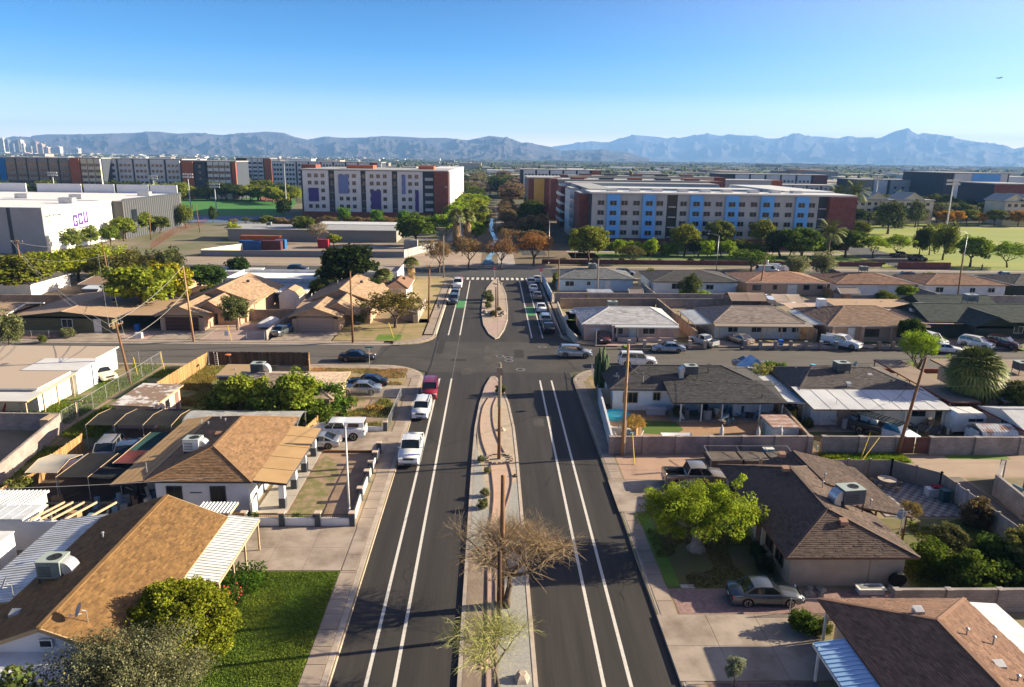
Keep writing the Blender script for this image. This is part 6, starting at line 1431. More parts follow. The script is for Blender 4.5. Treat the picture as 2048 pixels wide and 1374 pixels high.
# back yard things
r = thing('paddling_pool','round blue pool beside the white sidewalk wall','pool',(13.5,73.0,GZ)); b = MB(); b.lathe([(1.25,0),(1.3,.55),(1.18,.6),(1.16,.2)],20,0,(13.5,73,GZ)); build(b,'pool_wall',mat('pool_blue',(.04,.35,.55),.5),r); b = MB(); b.lathe([(1.15,.42),(.01,.421)],20,0,(13.5,73,GZ)); build(b,'water',mat('pool_water',(.10,.55,.62),.1),r)
for (x,y,lab) in ((22.2,64.9,'closed white parasol, left one behind the block wall'),(25.6,64.5,'closed grey-white parasol in a dark planter, middle one'),(27.9,64.8,'closed white parasol, right one behind the block wall')):
    r = thing('closed_parasol',lab,'parasol',(x,y,GZ)); b = MB(); b.tube((x,y,GZ),(x,y,2.45),.03); build(b,'pole',TRIM,r); b = MB(); b.lathe([(.26,.95),(.22,1.3),(.2,1.9),(.06,2.35)],8,0,(x,y,0)); build(b,'canopy',mat('canvas',(.6,.56,.52),.9,(.45,.42,.4),4),r); b = MB(); b.box(x - .28,x + .28,y - .28,y + .28,GZ,.5); build(b,'base',DARKM,r)
canopy('sun_sail','white sun sail stretched low over the orange dirt',16.6,19.6,63.9,66.2,1.1,mat('sail_white',(.62,.60,.60),.85),.3,nx=1,cat='sun sail')
r = thing('garden_shed','white metal shed with rusty ribbed roof in the back yard','shed',(29,67.5,GZ)); walls(r,27.6,30.1,65.8,69.2,1.75,WHITEM); pan_roof(r,(27.5,69.3,1.85),(27.5,65.7,1.85),(30.2,65.7,1.85),(30.2,69.3,1.85),RUSTM,9,'shed_roof'); door(r,'W',67.5,27.58,TRIM,.8,1.6)
r = thing('deck_box','grey storage box against the white house wall','box',(17.8,74.2,GZ)); b = MB(); b.box(16.9,18.9,73.8,74.6,GZ,.85); build(b,'box_body',mat('box_grey',(.36,.36,.40),.6),r); b = MB(); b.box(16.85,18.95,73.75,74.65,.85,.92); build(b,'lid',mat('box_lid',(.46,.45,.46),.6),r)
def bicycle(x, y, rz, label, col):
    r = thing('bicycle',label,'bicycle',(x,y,GZ + .03),rz); m = mat('bike' + str(col),col,.4)
    for s in (-.52,.52): b = MB(); P = [(s + .33 * math.cos(t * math.pi / 8),0,.34 + .33 * math.sin(t * math.pi / 8)) for t in range(17)]; b.path(P,.022,5); [b.tube((s,0,.34),P[k],.004,n=3) for k in range(0,16,2)]; obj('wheel',b.mesh('wheel',BLACK),r)
    b = MB(); b.tube((-.52,0,.34),(-.1,0,.32),.02); b.tube((-.1,0,.32),(.38,0,.78),.022); b.tube((-.1,0,.32),(-.22,0,.85),.02); b.tube((-.22,0,.75),(.36,0,.82),.02); b.tube((.52,0,.34),(.34,0,.95),.02); b.tube((-.52,0,.34),(-.2,0,.72),.015); obj('frame',b.mesh('frame',m),r); b = MB(); b.tube((.32,-.28,1.0),(.32,.28,1.0),.018); obj('handlebar',b.mesh('handlebar',DARKM),r); b = MB(); b.box(-.34,-.1,-.07,.07,.86,.92); obj('saddle',b.mesh('saddle',BLACK),r)
bicycle(24.9,70.6,.1,'pale blue bicycle standing in front of the back porch',(.12,.35,.5)); 
b = MB(); [b.bar((27.2,67.6 + .0,.35 + k * .17),(27.2 + .0,69.0,.35 + k * .17),.04,.09) for k in range(8)]; [b.bar((27.25,67.7 + k * .6,GZ),(27.25,67.7 + k * .6,1.7),.05,.08) for k in range(3)]; single('wooden_pallet',b,POST,'wooden pallet propped beside the rusty shed','pallet')
clutter((20.5,30.5,72.2,74.8),40,'chairs, tools and boxes stored under the back porch',31,JC,hmax=1.2); clutter((12.4,14.6,64.5,70.5),26,'scrap, tables and pots beside the white sidewalk wall',32,JC + [(.6,.58,.55)],hmax=.8); clutter((29.0,30.4,64.0,66.2),10,'black bins and buckets in the corner of the yard',33,[(.02,.02,.02),(.05,.06,.07)],hmax=1.0); clutter((31.6,33,71,80),20,'things stored below the white side carport',34,JC + [(.5,.3,.03)],hmax=1.3)
tree('wispy',(14.2,67.4,GZ),2.4,(.42,.27,.08),'small golden leafed tree beside the tan pole','tree',1.1,name='golden_tree'); tree('bush',(20.2,73.4,GZ),1.4,(.12,.13,.06),'dry bush between the grey box and the porch','bush'); tree('bush',(28.3,65.2,GZ),1.3,(.07,.11,.03),'green bush right of the right parasol','bush')
r = thing('cooler_box','small blue and white cart against the block wall','cart',(25.8,62.6,GZ)); b = MB(); b.box(25.5,26.4,62.3,62.8,.5,.95); build(b,'blue_box',mat('cart_blue',(.05,.38,.55),.5),r); b = MB(); b.box(25.45,26.45,62.25,62.85,.95,1.02); build(b,'lid',WHITEM,r); b = MB(); [b.tube((x,62.35,GZ),(x,62.35,.5),.02) for x in (25.55,26.35)]; build(b,'leg',GALV,r)
r = thing('wire_run','low wire-mesh enclosure along the alley side of the wall','cage',(22,61,GZ))
for (x0,x1) in ((19.8,22.8),(22.8,25.4),(25.4,27.6)): b = MB(); [b.bar(p,q,.04,.04) for p,q in (((x0,60.0,1.0),(x1,60.0,1.0)),((x0,62.4,1.3),(x1,62.4,1.3)),((x0,60,1),(x0,62.4,1.3)),((x1,60,1),(x1,62.4,1.3)),((x0,60,.1),(x0,60,1)),((x1,60,.1),(x1,60,1)))]; build(b,'frame',GALV,r); b = MB(); b.box(x0 + .1,x1 - .1,60.1,62.3,.2,.8); build(b,'stored_boards',mat('dark_boards',(.08,.07,.065),.9,(.14,.11,.09),2),r)
b = MB(); b.tube((13.05,60.7,GZ),(13.05,62.4,2.5),.045,n=8); single('guy_guard',b,mat('guard_yellow',(.62,.42,.03),.5),'yellow guy-wire guard beside the tan pole','guard')
for (x,y,tx,ty,z,lab) in ((33.6,60.6,35.4,62.6,2.6,'long yellow guy guard leaning by the grey wall'),(33.4,60.4,36.2,62.4,2.2,'lower yellow guy guard crossing behind the long one')): b = MB(); b.tube((x,y,GZ),(tx,ty,z),.045,n=8); single('guy_guard',b,MATS['guard_yellow'],lab,'guard')
# cactus
r = thing('columnar_cactus','tall many-armed green cactus at the street corner','cactus',(13.1,82.2,GZ)); rc = random.Random(9); CACT = mat('cactus_green',(.075,.115,.045),.8,(.045,.075,.03),3,5)
for i in range(15):
    a = i * 2.399; q = .18 + .75 * math.sqrt(i / 15); hh = 5.6 - 3.0 * (i / 15) ** .8 * rc.uniform(.6,1.1); b = MB(); x,y = q * math.cos(a),q * math.sin(a); z0 = .35 + .5 * q; pts = [(x * .3,y * .3,.2 * q),(x * .9,y * .9,z0),(x,y,z0 + .5)] + [(x + rc.uniform(-.03,.03),y,z0 + .5 + (hh - z0 - .5) * t) for t in (.4,.8,.97,1)]
    b.path(pts,[.14,.17,.19,.19,.18,.12,.04],8); obj('arm',b.mesh('arm',CACT,smooth=False),r)

# ---- R3 house with white flat roof front
h = thing('dark_roof_house','cream house with dark brown roof and long white flat roof at the back','house',(40,77,GZ))
walls(h,33.6,46.8,71.0,83.2,2.5,WHW); hip_roof(h,33.2,47.6,74.0,83.9,2.75,(37.0,79.4),(43.8,79.4),4.1,mat('shingle_dark_grey_brown',(.13,.11,.10),.92,(.10,.085,.08),1.6,7,.1,attr=True),FBRN,.16,.36,seed=13)
flat_roof(h,33.0,47.6,69.3,75.4,2.5,2.98,mat('rolled_roofing_white',(.56,.56,.56),.7,(.44,.44,.45),.35,6,attr=True),FBRN,'back_roof','y',.14)
b = MB(); [b.bar((34.8 + k * 1.83,69.3,2.515),(34.8 + k * 1.83,75.3,2.985),.02,.02) for k in range(7)]; build(b,'roofing_seams',mat('seam_grey',(.36,.36,.37),.9),h)
door(h,'S',35.0,70.98,TRIM); win(h,'S',37.0,70.98,1.6,1.2,.9,FBRN,panes=3); door(h,'S',40.6,70.98,TRIM); door(h,'S',41.6,70.98,TRIM); win(h,'S',45.0,70.98,1.6,1.3,.7,DFRAME); win(h,'W',75.5,33.58,1.6,1.4,1.2,DFRAME,panes=3)
for x in (42.8, 46.8): post(h, x, 69.6, 2.45, .1, TRIM)
b = MB(); b.box(36.4,38.6,70.9,71.0,GZ,2.4); build(b,'tan_wall_patch',TANW,h)
ac(40.0,78.6,3.7,'slate blue rooftop cooler on the dark roof behind the white flat roof',1.5,1.3,.9,.05,0,MATS['ac_slate']); dish(42.0,79.0,3.9,'little dish beside the slate blue cooler',190,.8)
for (x,y,z) in ((43.0,77.8,3.5),(39.3,75.2,3.3),(35.8,80.5,3.4)): vent(h,x,y,z,GALV,1)
for (x,z) in ((35.9,2.7),(41.5,2.75)): b = MB(); b.tube((x,70.6,z - .1),(x,70.6,z + .7),.02); build(b,'service_mast',GALV,h)
b = MB(); b.box(34.2, 35.0, 68.2, 68.8, GZ, GZ + .02)
# white work truck
r = thing('work_truck','white flatbed truck carrying long dark ladders in the back yard','truck',(39.6,67.3,GZ),R(-52)); k = car_meshes('pickup',P_WH)
b = MB(); b.add([(1.0,.95,.5),(3.0,.9,.5),(3.0,.85,1.0),(1.9,.95,1.3),(1.0,.95,1.35),(1.0,-.95,.5),(3.0,-.9,.5),(3.0,-.85,1.0),(1.9,-.95,1.3),(1.0,-.95,1.35)],[(0,1,2,3,4),(9,8,7,6,5),(1,6,7,2),(2,7,8,3),(3,8,9,4),(5,6,1,0),(4,9,5,0)]); b.add([(1.8,.9,1.3),(1.3,.75,1.95),(.1,.75,1.95),(0,.95,1.3),(1.8,-.9,1.3),(1.3,-.75,1.95),(.1,-.75,1.95),(0,-.95,1.3)],[(1,5,6,2),(3,2,6,7)]); b.box(0,1.05,-.95,.95,.5,1.33); obj('cab',b.mesh('cab',P_WH),r)
b = MB(); b.add([(1.8,.9,1.3),(1.3,.75,1.95),(1.3,-.75,1.95),(1.8,-.9,1.3)],[(0,1,2,3)]); obj('windshield',b.mesh('windshield',CARGL),r)
for s in (1,-1): b = MB(); b.add([(1.75,s * .9,1.32),(1.3,s * .76,1.93),(.12,s * .76,1.93),(.05,s * .95,1.32)],[(0,1,2,3)]); obj('side_window',b.mesh('side_window',CARGL),r)
b = MB(); b.box(-3.4,-.1,-1.05,1.05,.85,.95); b.box(-3.4,-.1,1.0,1.05,.95,1.3); b.box(-3.4,-.1,-1.05,-1.0,.95,1.3); obj('flatbed',b.mesh('flatbed',DARKM),r); b = MB(); b.box(-2.9,-2.1,.6,1.1,1.0,1.6); b.box(-1.9,-1.2,.6,1.1,.95,1.4); obj('tool_box',b.mesh('tool_box',TRIM),r)
for y in (-.6,-.15,.3,.75): b = MB(); b.bar((-4.0,y,2.15),(1.6,y,2.0),.07,.12); obj('ladder_rail',b.mesh('ladder_rail',mat('ladder_dark',(.05,.07,.07),.5)),r)
b = MB(); [b.bar((-3.4 + k * .4,-.6,2.12),(-3.4 + k * .4,.75,2.12),.04,.04) for k in range(12)]; [b.bar((x,y,1.0),(x,y,2.1),.05,.05) for x in (-3.3,-.2) for y in (-.95,.95)]; obj('ladder_rack',b.mesh('ladder_rack',DARKM),r); ty,ri = wheel_mesh(.42)
for x in (2.2, -2.2):
    for s in (1,-1): w_ = obj('wheel',ty,r,(x,s * .85,.42),0 if s > 0 else math.pi); obj('rim',ri,w_)
clutter((38,41,64.5,66),8,'pale planks stacked on the dark yard ground',40,[(.45,.42,.38),(.35,.33,.3)],hmax=.3); clutter((43.5,48,68.5,70.6),26,'machines and drums along the cream back wall',41,JC,hmax=1.1); clutter((36.5,40,70.0,70.8),9,'tall grey drums and panels by the back door',42,[(.3,.3,.29),(.2,.2,.2),(.4,.39,.38)],hmax=1.7)
tree('bush',(32.9,70.0,GZ),1.3,(.08,.10,.03),'low palm-like plant at the corner of the cream house','plant'); tree('bush',(32.3,77.5,GZ),2.6,(.22,.22,.07),'yellow-green shrub between the white carport and the cream house','shrub',.8); tree('airy',(32.6,82.5,GZ),3.8,(.28,.27,.08),'thin yellow-green tree behind the white side carport','tree',1.0)
h = thing('travel_trailer','small white travel trailer below the giant palm','trailer',(48.6,69.2,GZ)); b = MB(); P = [(47.0,.55),(47.0,2.1),(47.3,2.55),(49.9,2.55),(50.3,2.2),(50.3,.55)]; b.add([(x,68.2,z) for x,z in P] + [(x,70.2,z) for x,z in P],[(0,5,4,3,2,1),(6,7,8,9,10,11)] + [(i,(i + 1) % 6,(i + 1) % 6 + 6,i + 6) for i in range(6)]); build(b,'body',WHITEM,h); b = MB(); b.box(48.5,49.2,68.14,68.2,1.65,1.95); b.box(49.3,50.0,68.14,68.2,1.65,1.95); build(b,'window',GLASS,h); b = MB(); b.box(46.95,47.0,68.7,69.4,.6,2.0); build(b,'door',TRIM,h)
for y in (68.3,70.1): b = MB(); b.lathe([(.2,-.09),(.33,-.08),(.33,.08),(.2,.09)],14,0,(48.8,y,.46),'Y'); build(b,'wheel',BLACK,h)
h = thing('barn_shed','white metal barn shed with ribbed rust-streaked roof behind the wall','shed',(49.3,65.6,GZ)); walls(h,47.6,50.9,64.3,67.2,1.5,WHITEM); P = [(64.2,1.5),(64.6,1.95),(65.75,2.3),(66.9,1.95),(67.3,1.5)]
for i in range(4): pan_roof(h,(51.0,*P[i]),(47.5,*P[i]),(47.5,*P[i + 1]),(51.0,*P[i + 1]),mat('rust_stripe_sheet',(.62,.60,.57),.6,(.42,.22,.13),.9,6,fac=(.5,.6)),12,'roof_slope',rib=.03)
door(h, 'W', 65.75, 47.58, TRIM, 1.2, 1.5)
h = thing('small_house','pink outbuilding with dark red gable and pale roof at the right edge','house',(54,68,GZ)); walls(h,51.8,60,64.6,71.0,2.2,PNK); hip_roof(h,51.3,60,64.2,71.4,2.25,(51.3,67.8),(60,67.8),3.2,mat('roof_pale_sheet',(.48,.48,.48),.6,(.40,.40,.41),1,5,attr=True),mat('fascia_dark_red',(.16,.015,.02),.7),0,.3); win(h,'W',67.6,51.78,1.5,.8,.8)
h = thing('tan_roof_house','house with flat tan roof, cooler and white porch strip at the right edge','house',(64,80,GZ)); walls(h,55.8,71,72.5,85.5,2.5,CRM); flat_roof(h,55.0,72,75.0,86.3,3.05,3.25,mat('rolled_roofing_brown',(.27,.20,.15),.9,(.22,.16,.12),.5,6,attr=True),FBRN,'main_roof','y'); flat_roof(h,54.8,72,72.0,75.2,2.45,2.8,MATS['rolled_roofing_white'],FBRN,'porch_roof','y'); win(h,'S',58,72.48,1.5,1.4,1); win(h,'S',62,72.48,1.5,1.4,1); ac(62.5,80.5,3.35,'slate rooftop cooler on the flat tan roof at the right edge',1.5,1.3,.9,0,0,MATS['ac_slate'])
h = thing('long_shed_roof','long low brown roof of a carport left of the giant palm','carport',(50,82,GZ)); flat_roof(h,48.9,52.3,72.0,88.2,2.4,2.6,MATS['rolled_roofing_brown'],mat('fascia_red',(.22,.04,.03),.7),'carport_roof','y')
for x in (49, 52.2):
    for y in (72.2, 80, 88): post(h, x, y, 2.4)
car('sedan',(50.2,75.2,GZ),-90,paint('bright_blue',(.03,.22,.5),.2),'bright blue car nose just visible under the long brown carport')
palm((53.6,75.6,GZ),7.9,'giant shaggy fan palm with a thick skirt of dead fronds',5,1.8,1.0,nf=260,tr=.07,th=.56,fr=.42,hang=.5,el0=-1.0)
tree('round',(56.8,72.8,GZ),4.6,(.09,.11,.03),'dark tree tucked behind the giant palm','tree')
r = round_crown_tree('leafy_tree',(54.6,87.6,GZ),'bright green tree rising behind the leaning brown pole',sphere_pts(80,2.7,2.2,2.0,4.6,31,.4,-.6) + [(-1.6,-.5,2.3,.9),(-.6,-.3,1.8,.9),(3.4,-.4,3.2,.8),(-1.8,0,1.5,.8),(2.4,0,2.6,.9)],110,.62,.13,31,(.22,.31,.03),6.0,tr=.22)
block_wall([(34,90.6),(100,90.9)],.5,'low red brick border along the side street',BRICKR,pilw=0,pil=6,t=.15,name='low_wall'); rail_fence([(42,90.2),(49.5,90.2)],1.1,'thin dark railing by the street behind the dark roof',step=1.8,bar=.3)
tree('bush',(36.2,88.2,GZ),2.3,(.10,.17,.02),'round green bush beyond the left end of the dark roof','bush',1.5); tree('bush',(40.2,88.6,GZ),1.2,(.05,.09,.02),'low green bush behind the slate cooler','bush',1.6); tree('hedge',(45.1,88.6,GZ),1.1,(.05,.075,.02),'flat-topped clipped hedge by the street','hedge',2.2)
def bin_(x, y, label, c=(.02, .13, .42), z=GZ):
    r = thing('wheelie_bin',label,'bin',(x,y,z)); b = MB(); b.add([(-.25,-.28,.08),(.25,-.28,.08),(.25,.25,.08),(-.25,.25,.08),(-.3,-.34,1.0),(.3,-.34,1.0),(.3,.34,1.0),(-.3,.34,1.0)],[(0,3,2,1),(4,5,6,7),(0,1,5,4),(1,2,6,5),(2,3,7,6),(3,0,4,7)]); m = mat('bin' + str(c),c,.5); obj('bin_body',b.mesh('bin_body',m),r); b = MB(); b.box(-.32,.32,-.37,.36,1.0,1.07); obj('lid',b.mesh('lid',m),r); b = MB(); b.tube((-.3,.3,.12),(.3,.3,.12),.11,n=10); obj('wheel',b.mesh('wheel',BLACK),r)
bin_(42.3,90.6,'pale blue bin standing at the kerb behind the dark roof',(.12,.38,.48)); bin_(43.2,103.9,'bright blue bin beside the white utility pickup',(.01,.13,.50)); bin_(-31.8,111.6,'blue bin between the grey sedan and the garage house',(.02,.12,.40)); bin_(-54.8,110.6,'blue bin under the carport of the olive house',(.01,.10,.38))
# ================================================================== MIDDLE DISTANCE
def mhouse(label,x0,x1,y0,y1,wm,rm,kind='hip',ze=2.7,zr=4.1,ov=.5,wins=(),doors=(),side=(),fascia=None,acu=None,r=None,cat='house',name='ranch_house',ez=.28,tw=.7):
    h = thing(name,label,cat,((x0 + x1) / 2,y0,GZ)); walls(h,x0 + ov,x1 - ov,y0 + ov,y1 - ov,ze - .05,wm); w = x1 - x0; d = y1 - y0
    if kind == 'hip':
        q = min(w,d) / 2 * .95; e = r or (((x0 + q,(y0 + y1) / 2),(x1 - q,(y0 + y1) / 2)) if w > d else (((x0 + x1) / 2,y0 + q),((x0 + x1) / 2,y1 - q))); hip_roof(h,x0,x1,y0,y1,ze,e[0],e[1],zr,rm,fascia,ez,tw,seed=int(x0 * 3) % 97)
    elif kind == 'gx': gable(h,x0,x1,y0,y1,ze,zr,rm,fascia or TRIM,ez,tw,3,axis='x',wallm=wm,over=ov)
    elif kind == 'gy': gable(h,x0,x1,y0,y1,ze,zr,rm,fascia or TRIM,ez,tw,3,axis='y',wallm=wm,over=ov)
    else: flat_roof(h,x0,x1,y0,y1,ze,zr,rm,fascia,'flat_roof','y')
    for (x,z,ww,hh) in wins: win(h,'S',x,y0 + ov - .02,z,ww,hh,DFRAME if wm in (TANW,TAN2) else WFRAME)
    for x in doors: door(h,'S',x,y0 + ov - .02,DFRAME if wm is DKG else TRIM)
    for (y,z,ww) in side: win(h,'W',y,x0 + ov - .02,z,ww,1.0)
    if acu: ac(*acu[:3],acu[3],1.5,1.3,.9,0,acu[4] if len(acu) > 4 else 0,acu[5] if len(acu) > 5 else None)
    vent(h,(x0 * 2 + x1) / 3,(y0 + y1) / 2,zr - .35,GALV,0); vent(h,(x0 + x1 * 2) / 3,(y0 + y1) / 2 + .8,zr - .35,DARKM,1)
    return h
ACW = mat('ac_white', (.6, .6, .6), .5)
# right, first row beyond the side street
h = mhouse('pink house with pale grey hip roof and a porch along the side street',13.6,28.4,106.7,118.6,PNK,PALER,r=((18.7,112.4),(25.0,112.4)),zr=4.3,doors=(21.5,),wins=((19.3,1.6,1.4,1.0),(24,1.6,1.8,.9)))
b = MB(); b.box(18.8,28.2,106.0,106.15,GZ,.85); build(b,'porch_wall',PNK,h); flat_roof(h,18.6,28.3,105.8,107.4,2.5,2.78,PALER,TRIM,'porch_roof','y')
for x in (18.9,22.1,25.3,28.0): post(h,x,106.1,2.5,.2,PNK)
pan_roof(h,(12.8,118.8,2.4),(18,118.8,2.4),(18,115.4,2.6),(12.8,115.4,2.6),BLUEM,18); ac(20.2,118.9,2.6,'grey cooler behind the pale grey hip roof',1.6,1.2,1,0,0); walls(h,18.2,18.5,106.2,112,2.6,PNK,'carport_wall')
car('hatch',(16.9,106.2,GZ),-88,P_MAR,'maroon hatchback nosing out of the pink house carport')
h = mhouse('white house with long grey-brown hip roof and post-lined porch',34.2,48.6,108.4,119.6,WHW,GBR,r=((38.8,114.0),(45.2,114.0)),zr=4.3,fascia=FTAN,wins=((37.5,1.6,1.5,.9),(41.2,1.6,1.5,.9),(45.3,1.6,1.3,.8),(47.3,1.6,1,.8)),doors=(43.4,))
for x in (35.0,41.6,44.6,47.0,48.9): post(h,x,107.6,2.5,.14)
flat_roof(h,34.2,49.4,107.2,109,2.45,2.75,GBR,FTAN,'porch_roof','y'); pan_roof(h,(31.4,118.5,2.5),(31.4,108.6,2.4),(34.4,108.6,2.55),(34.4,118.5,2.65),BLUEM,22,'side_carport',beam=TRIM)
for y in (108.8, 113, 118): post(h, 31.6, y, 2.4)
car('sedan',(37.7,106.2,GZ),118,P_TAN,'tan sedan turned in on the drive of the grey-brown roofed house'); car('pickup',(31.9,104.9,GZ),120,paint('pale_grey',(.4,.42,.42),0,.5),'old pale pickup loaded with scrap beside the tan boundary wall',s=.85)
h = mhouse('brown house with wide brown hip roof and white pickup in front',51.5,67.5,107.0,120.5,TANW,MIDB,r=((57.5,114.5),(62.5,114.5)),zr=4.4,wins=((58.6,1.5,2.4,1.1),(63.5,1.5,1.6,1.1)),doors=(55.5,)); pan_roof(h,(50.0,119,2.5),(50.0,108.8,2.4),(52,108.8,2.6),(52,119,2.7),BLUEM,24,'side_carport')
for x in (52.4,57.0,61.5,65.8): post(h,x,106.9,2.6,.35,TANW)
b = MB(); b.box(54.3,55.6,117.0,118.2,2.5,4.9); single('chimney_stack',b,WHS,'square white chimney beside the wide brown roof','chimney')
tree('round',(63.5,105.2,GZ),4.4,(.055,.085,.02),'dark clipped round tree in front of the brown house','tree',1.0)
r = car('pickup',(52.6,104.3,GZ),-48,P_WH,'white utility pickup with its door open at the kerb'); b = MB(); b.box(-2.8,-.95,.8,1.0,.7,1.55); b.box(-2.8,-.95,-1.0,-.8,.7,1.55); obj('tool_bins',b.mesh('tool_bins',P_WH),r); b = MB(); b.bar((.9,1.0,.9),(.3,1.8,.9),.06,1.0); obj('open_door',b.mesh('open_door',P_WH),r)
h = mhouse('dark green house with steep dark green cross gables',69,90,110,121,DKG,GREENR,'gx',2.8,4.7,fascia=DKG,wins=((84,1.5,1.4,1.0),),doors=(81.5,))
gable(h,74.5,81.5,107.2,115,2.7,4.3,GREENR,DKG,.28,.7,5,wallm=DKG,over=.5); walls(h,75,81,107.7,112,2.7,DKG,'front_wing'); gable(h,84,93,108.5,116,2.7,4.2,GREENR,DKG,.28,.7,6,wallm=DKG); flat_roof(h,64.5,76.5,109.5,118.5,2.6,3.1,TANR,DKG,'carport_roof','y')
ac(83.5,122.5,3.6,'large grey cooler behind the dark green ridge',1.9,1.6,1.1,0,0); ac(69.5,115.5,3.0,'small white box unit on the tan carport roof',.9,.8,.5,0,0,ACW); ac(72,113.5,2.9,'second small white box unit on the tan carport roof, nearer one',.9,.8,.5,0,0,ACW)
for (k,x,y,a,pm,lab) in (('bigsuv',67.3,106.2,-70,P_WH,'white SUV behind the pole tree at the tan carport'),('suv',73.4,104.6,-52,P_WH,'white SUV with dark roof before the dark green house'),('suv',77.8,104.9,-55,P_MAR,'maroon SUV right of the white ones by the dark green house'),('sedan',66.8,101.7,-12,P_WH,'white sedan hidden behind the bright tree at the kerb'),('sedan',83.2,97.5,5,P_BLU,'navy car cut off at the right edge of the street')): car(k,(x,y,0 if y < 103 else GZ),a,pm,lab)
tree('young',(83.5,104.8,GZ),4.6,(.20,.26,.08),'small pale green tree on the lawn of the dark green house','tree',.95)
# low front walls
def pier_wall(x0, x1, y, label, n, m, pm, h=.75):
    r = thing('low_front_wall',label,'wall',((x0 + x1) / 2,y,GZ))
    for i in range(n + 1): x = x0 + (x1 - x0) * i / n; b = MB(); b.box(x - .22,x + .22,y - .22,y + .22,GZ,GZ + h + .45); build(b,'pier',pm,r)
    for i in range(n): xa = x0 + (x1 - x0) * i / n; b = MB(); b.box(xa + .23,xa + (x1 - x0) / n - .23,y - .09,y + .09,GZ,GZ + h * .6); build(b,'wall_panel',m,r); b = MB(); b.bar((xa + .2,y,GZ + h + .1),(xa + (x1 - x0) / n - .2,y,GZ + h + .1),.05,.05); build(b,'rail',m,r)
pier_wall(20.2,31.4,102.6,'tan piered low wall before the pink house lawn',5,BLOCKT,CAPT); pier_wall(37.4,51.0,102.7,'grey piered low wall before the grey-brown roofed house',6,BLOCK,BLOCK); pier_wall(57.5,66,102.8,'grey low wall with piers before the brown house',4,BLOCK,BLOCKT)
block_wall([(12.7,104.4),(11.9,110),(12.1,131)],1.2,'low pale wall round the corner lot of the pink house',CRM,pilw=0,t=.15); block_wall([(12.6,131.2),(30.5,132.2)],1.8,'orange-tan wall behind the pink house',BLOCKT,pilw=0); block_wall([(31.0,106),(30.8,132.0)],1.8,'tan wall between the pink house and its neighbour',BLOCKT,pil=5,pilw=.3)
block_wall([(12.1,136.3),(50.5,136.8)],1.9,'long grey-pink wall across the middle of the block',BLOCKP,pil=6,pilw=.3); block_wall([(11.5,137),(11.2,160)],1.8,'pale blue wall along the street side of the grey-roofed house',BLUW,pilw=0,t=.16); block_wall([(31.4,137),(31.2,152)],1.9,'grey wall between the blue house and the white house',BLOCK,pilw=.3); block_wall([(49.8,107),(50.5,136.6)],1.9,'tan wall right of the grey-brown roofed house',BLOCKT,pilw=.3,pil=5); block_wall([(70,137),(108,138)],1.9,'long grey wall behind the two white far houses',BLOCK,pilw=.3,pil=6); block_wall([(88.3,138.2),(88.3,150)],1.9,'grey wall between the two far white houses',BLOCK,pilw=0); picket_fence([(68.9,137.4),(68.9,149)],1.8,'tan wooden fence right of the tan house',WOODF,.3); picket_fence([(50.6,137.4),(50.6,150)],1.8,'golden wooden fence between the white and tan far houses',WOODF,.3)
# right, far row
mhouse('pale blue house with blue-grey hip roof at the far corner',13.2,30.0,149.0,160.5,BLUW,BLUG,wins=((16.2,1.6,1.8,1.0),(20.2,1.7,.7,.8)),doors=(24.2,),fascia=FDARK,acu=(21.5,155.0,3.9,'grey-green cooler on the blue-grey roof',1)); 
mhouse('bright white house with charcoal hip roof behind the grey wall',32.8,51.2,146.5,160.5,WHS,GRYR,fascia=FDARK,wins=((38,1.7,1.8,1.1),(45,1.6,1.5,.9)),side=((150,1.6,1.2),))
mhouse('tan house with orange-tan hip roof and white cooler',52.2,69.8,146.5,160,TANW,mat('shingle_orange_tan',(.36,.20,.13),.92,(.29,.165,.11),1.6,7,.1,attr=True),wins=((54.8,1.6,1.6,1.0),(58.6,1.7,.7,.8),(65.2,1.7,1.1,.9),(68,1.8,1,.6)),doors=(61.8,62.7),acu=(62.5,154,4.0,'white cooler on the orange-tan roof',1,ACW))
mhouse('white house with red-brown hip roof and patio, far row',70.8,88.0,146.0,159,WHS,REDB,fascia=FBRN,wins=((75,1.6,1.2,.9),(84.5,1.6,1.2,.9)),doors=(80.6,81.5),side=((150,1.5,1.2),),acu=(79.8,153,4.2,'big grey cooler on the red-brown far roof',0))
mhouse('weathered white house with red-brown hip roof beside the tall pole',89.6,107.4,146.0,159,WHS,REDB,fascia=FBRN,wins=((93,1.6,1.6,1),(100,1.6,1.1,.9),(104,1.6,1.4,.9)),side=((150,1.5,1.2),)); mhouse('house with dark hip roof at the right edge of the far row',109,126,147,160,DKG,GRYR)
mhouse('long tan flat-roofed annex behind the brown house',60,75,122.5,128.5,WHW,TANR,'flat',2.6,2.9,ez=0,wins=((68,1.4,1.2,.9),(71.5,1.4,.8,.9)),name='annex',acu=(74.0,121.0,2.4,'grey brown cooler beside the tan annex',0)); mhouse('long low dark green roofed shed behind the cross gables',76,90,124,131,DKG,GREENR,'gx',2.6,4.0,fascia=DKG,name='shed')
mhouse('small house-shaped playhouse with brown gable roof in the blue yard',26.8,29.6,138.8,141.2,WHW,GBR,'gx',1.7,2.4,.2,ez=0,cat='playhouse',name='playhouse'); mhouse('pinkish barn-roofed shed beside the tan fence',68.6,72.6,139,142.5,TANW,GBR,'gx',2.0,2.9,.2,ez=0,cat='shed',name='garden_shed'); mhouse('white dome-topped shed behind the far white house',108,112,138.6,141,WHS,BLUEM,'gx',2.0,2.8,.2,ez=0,cat='shed',name='metal_shed')
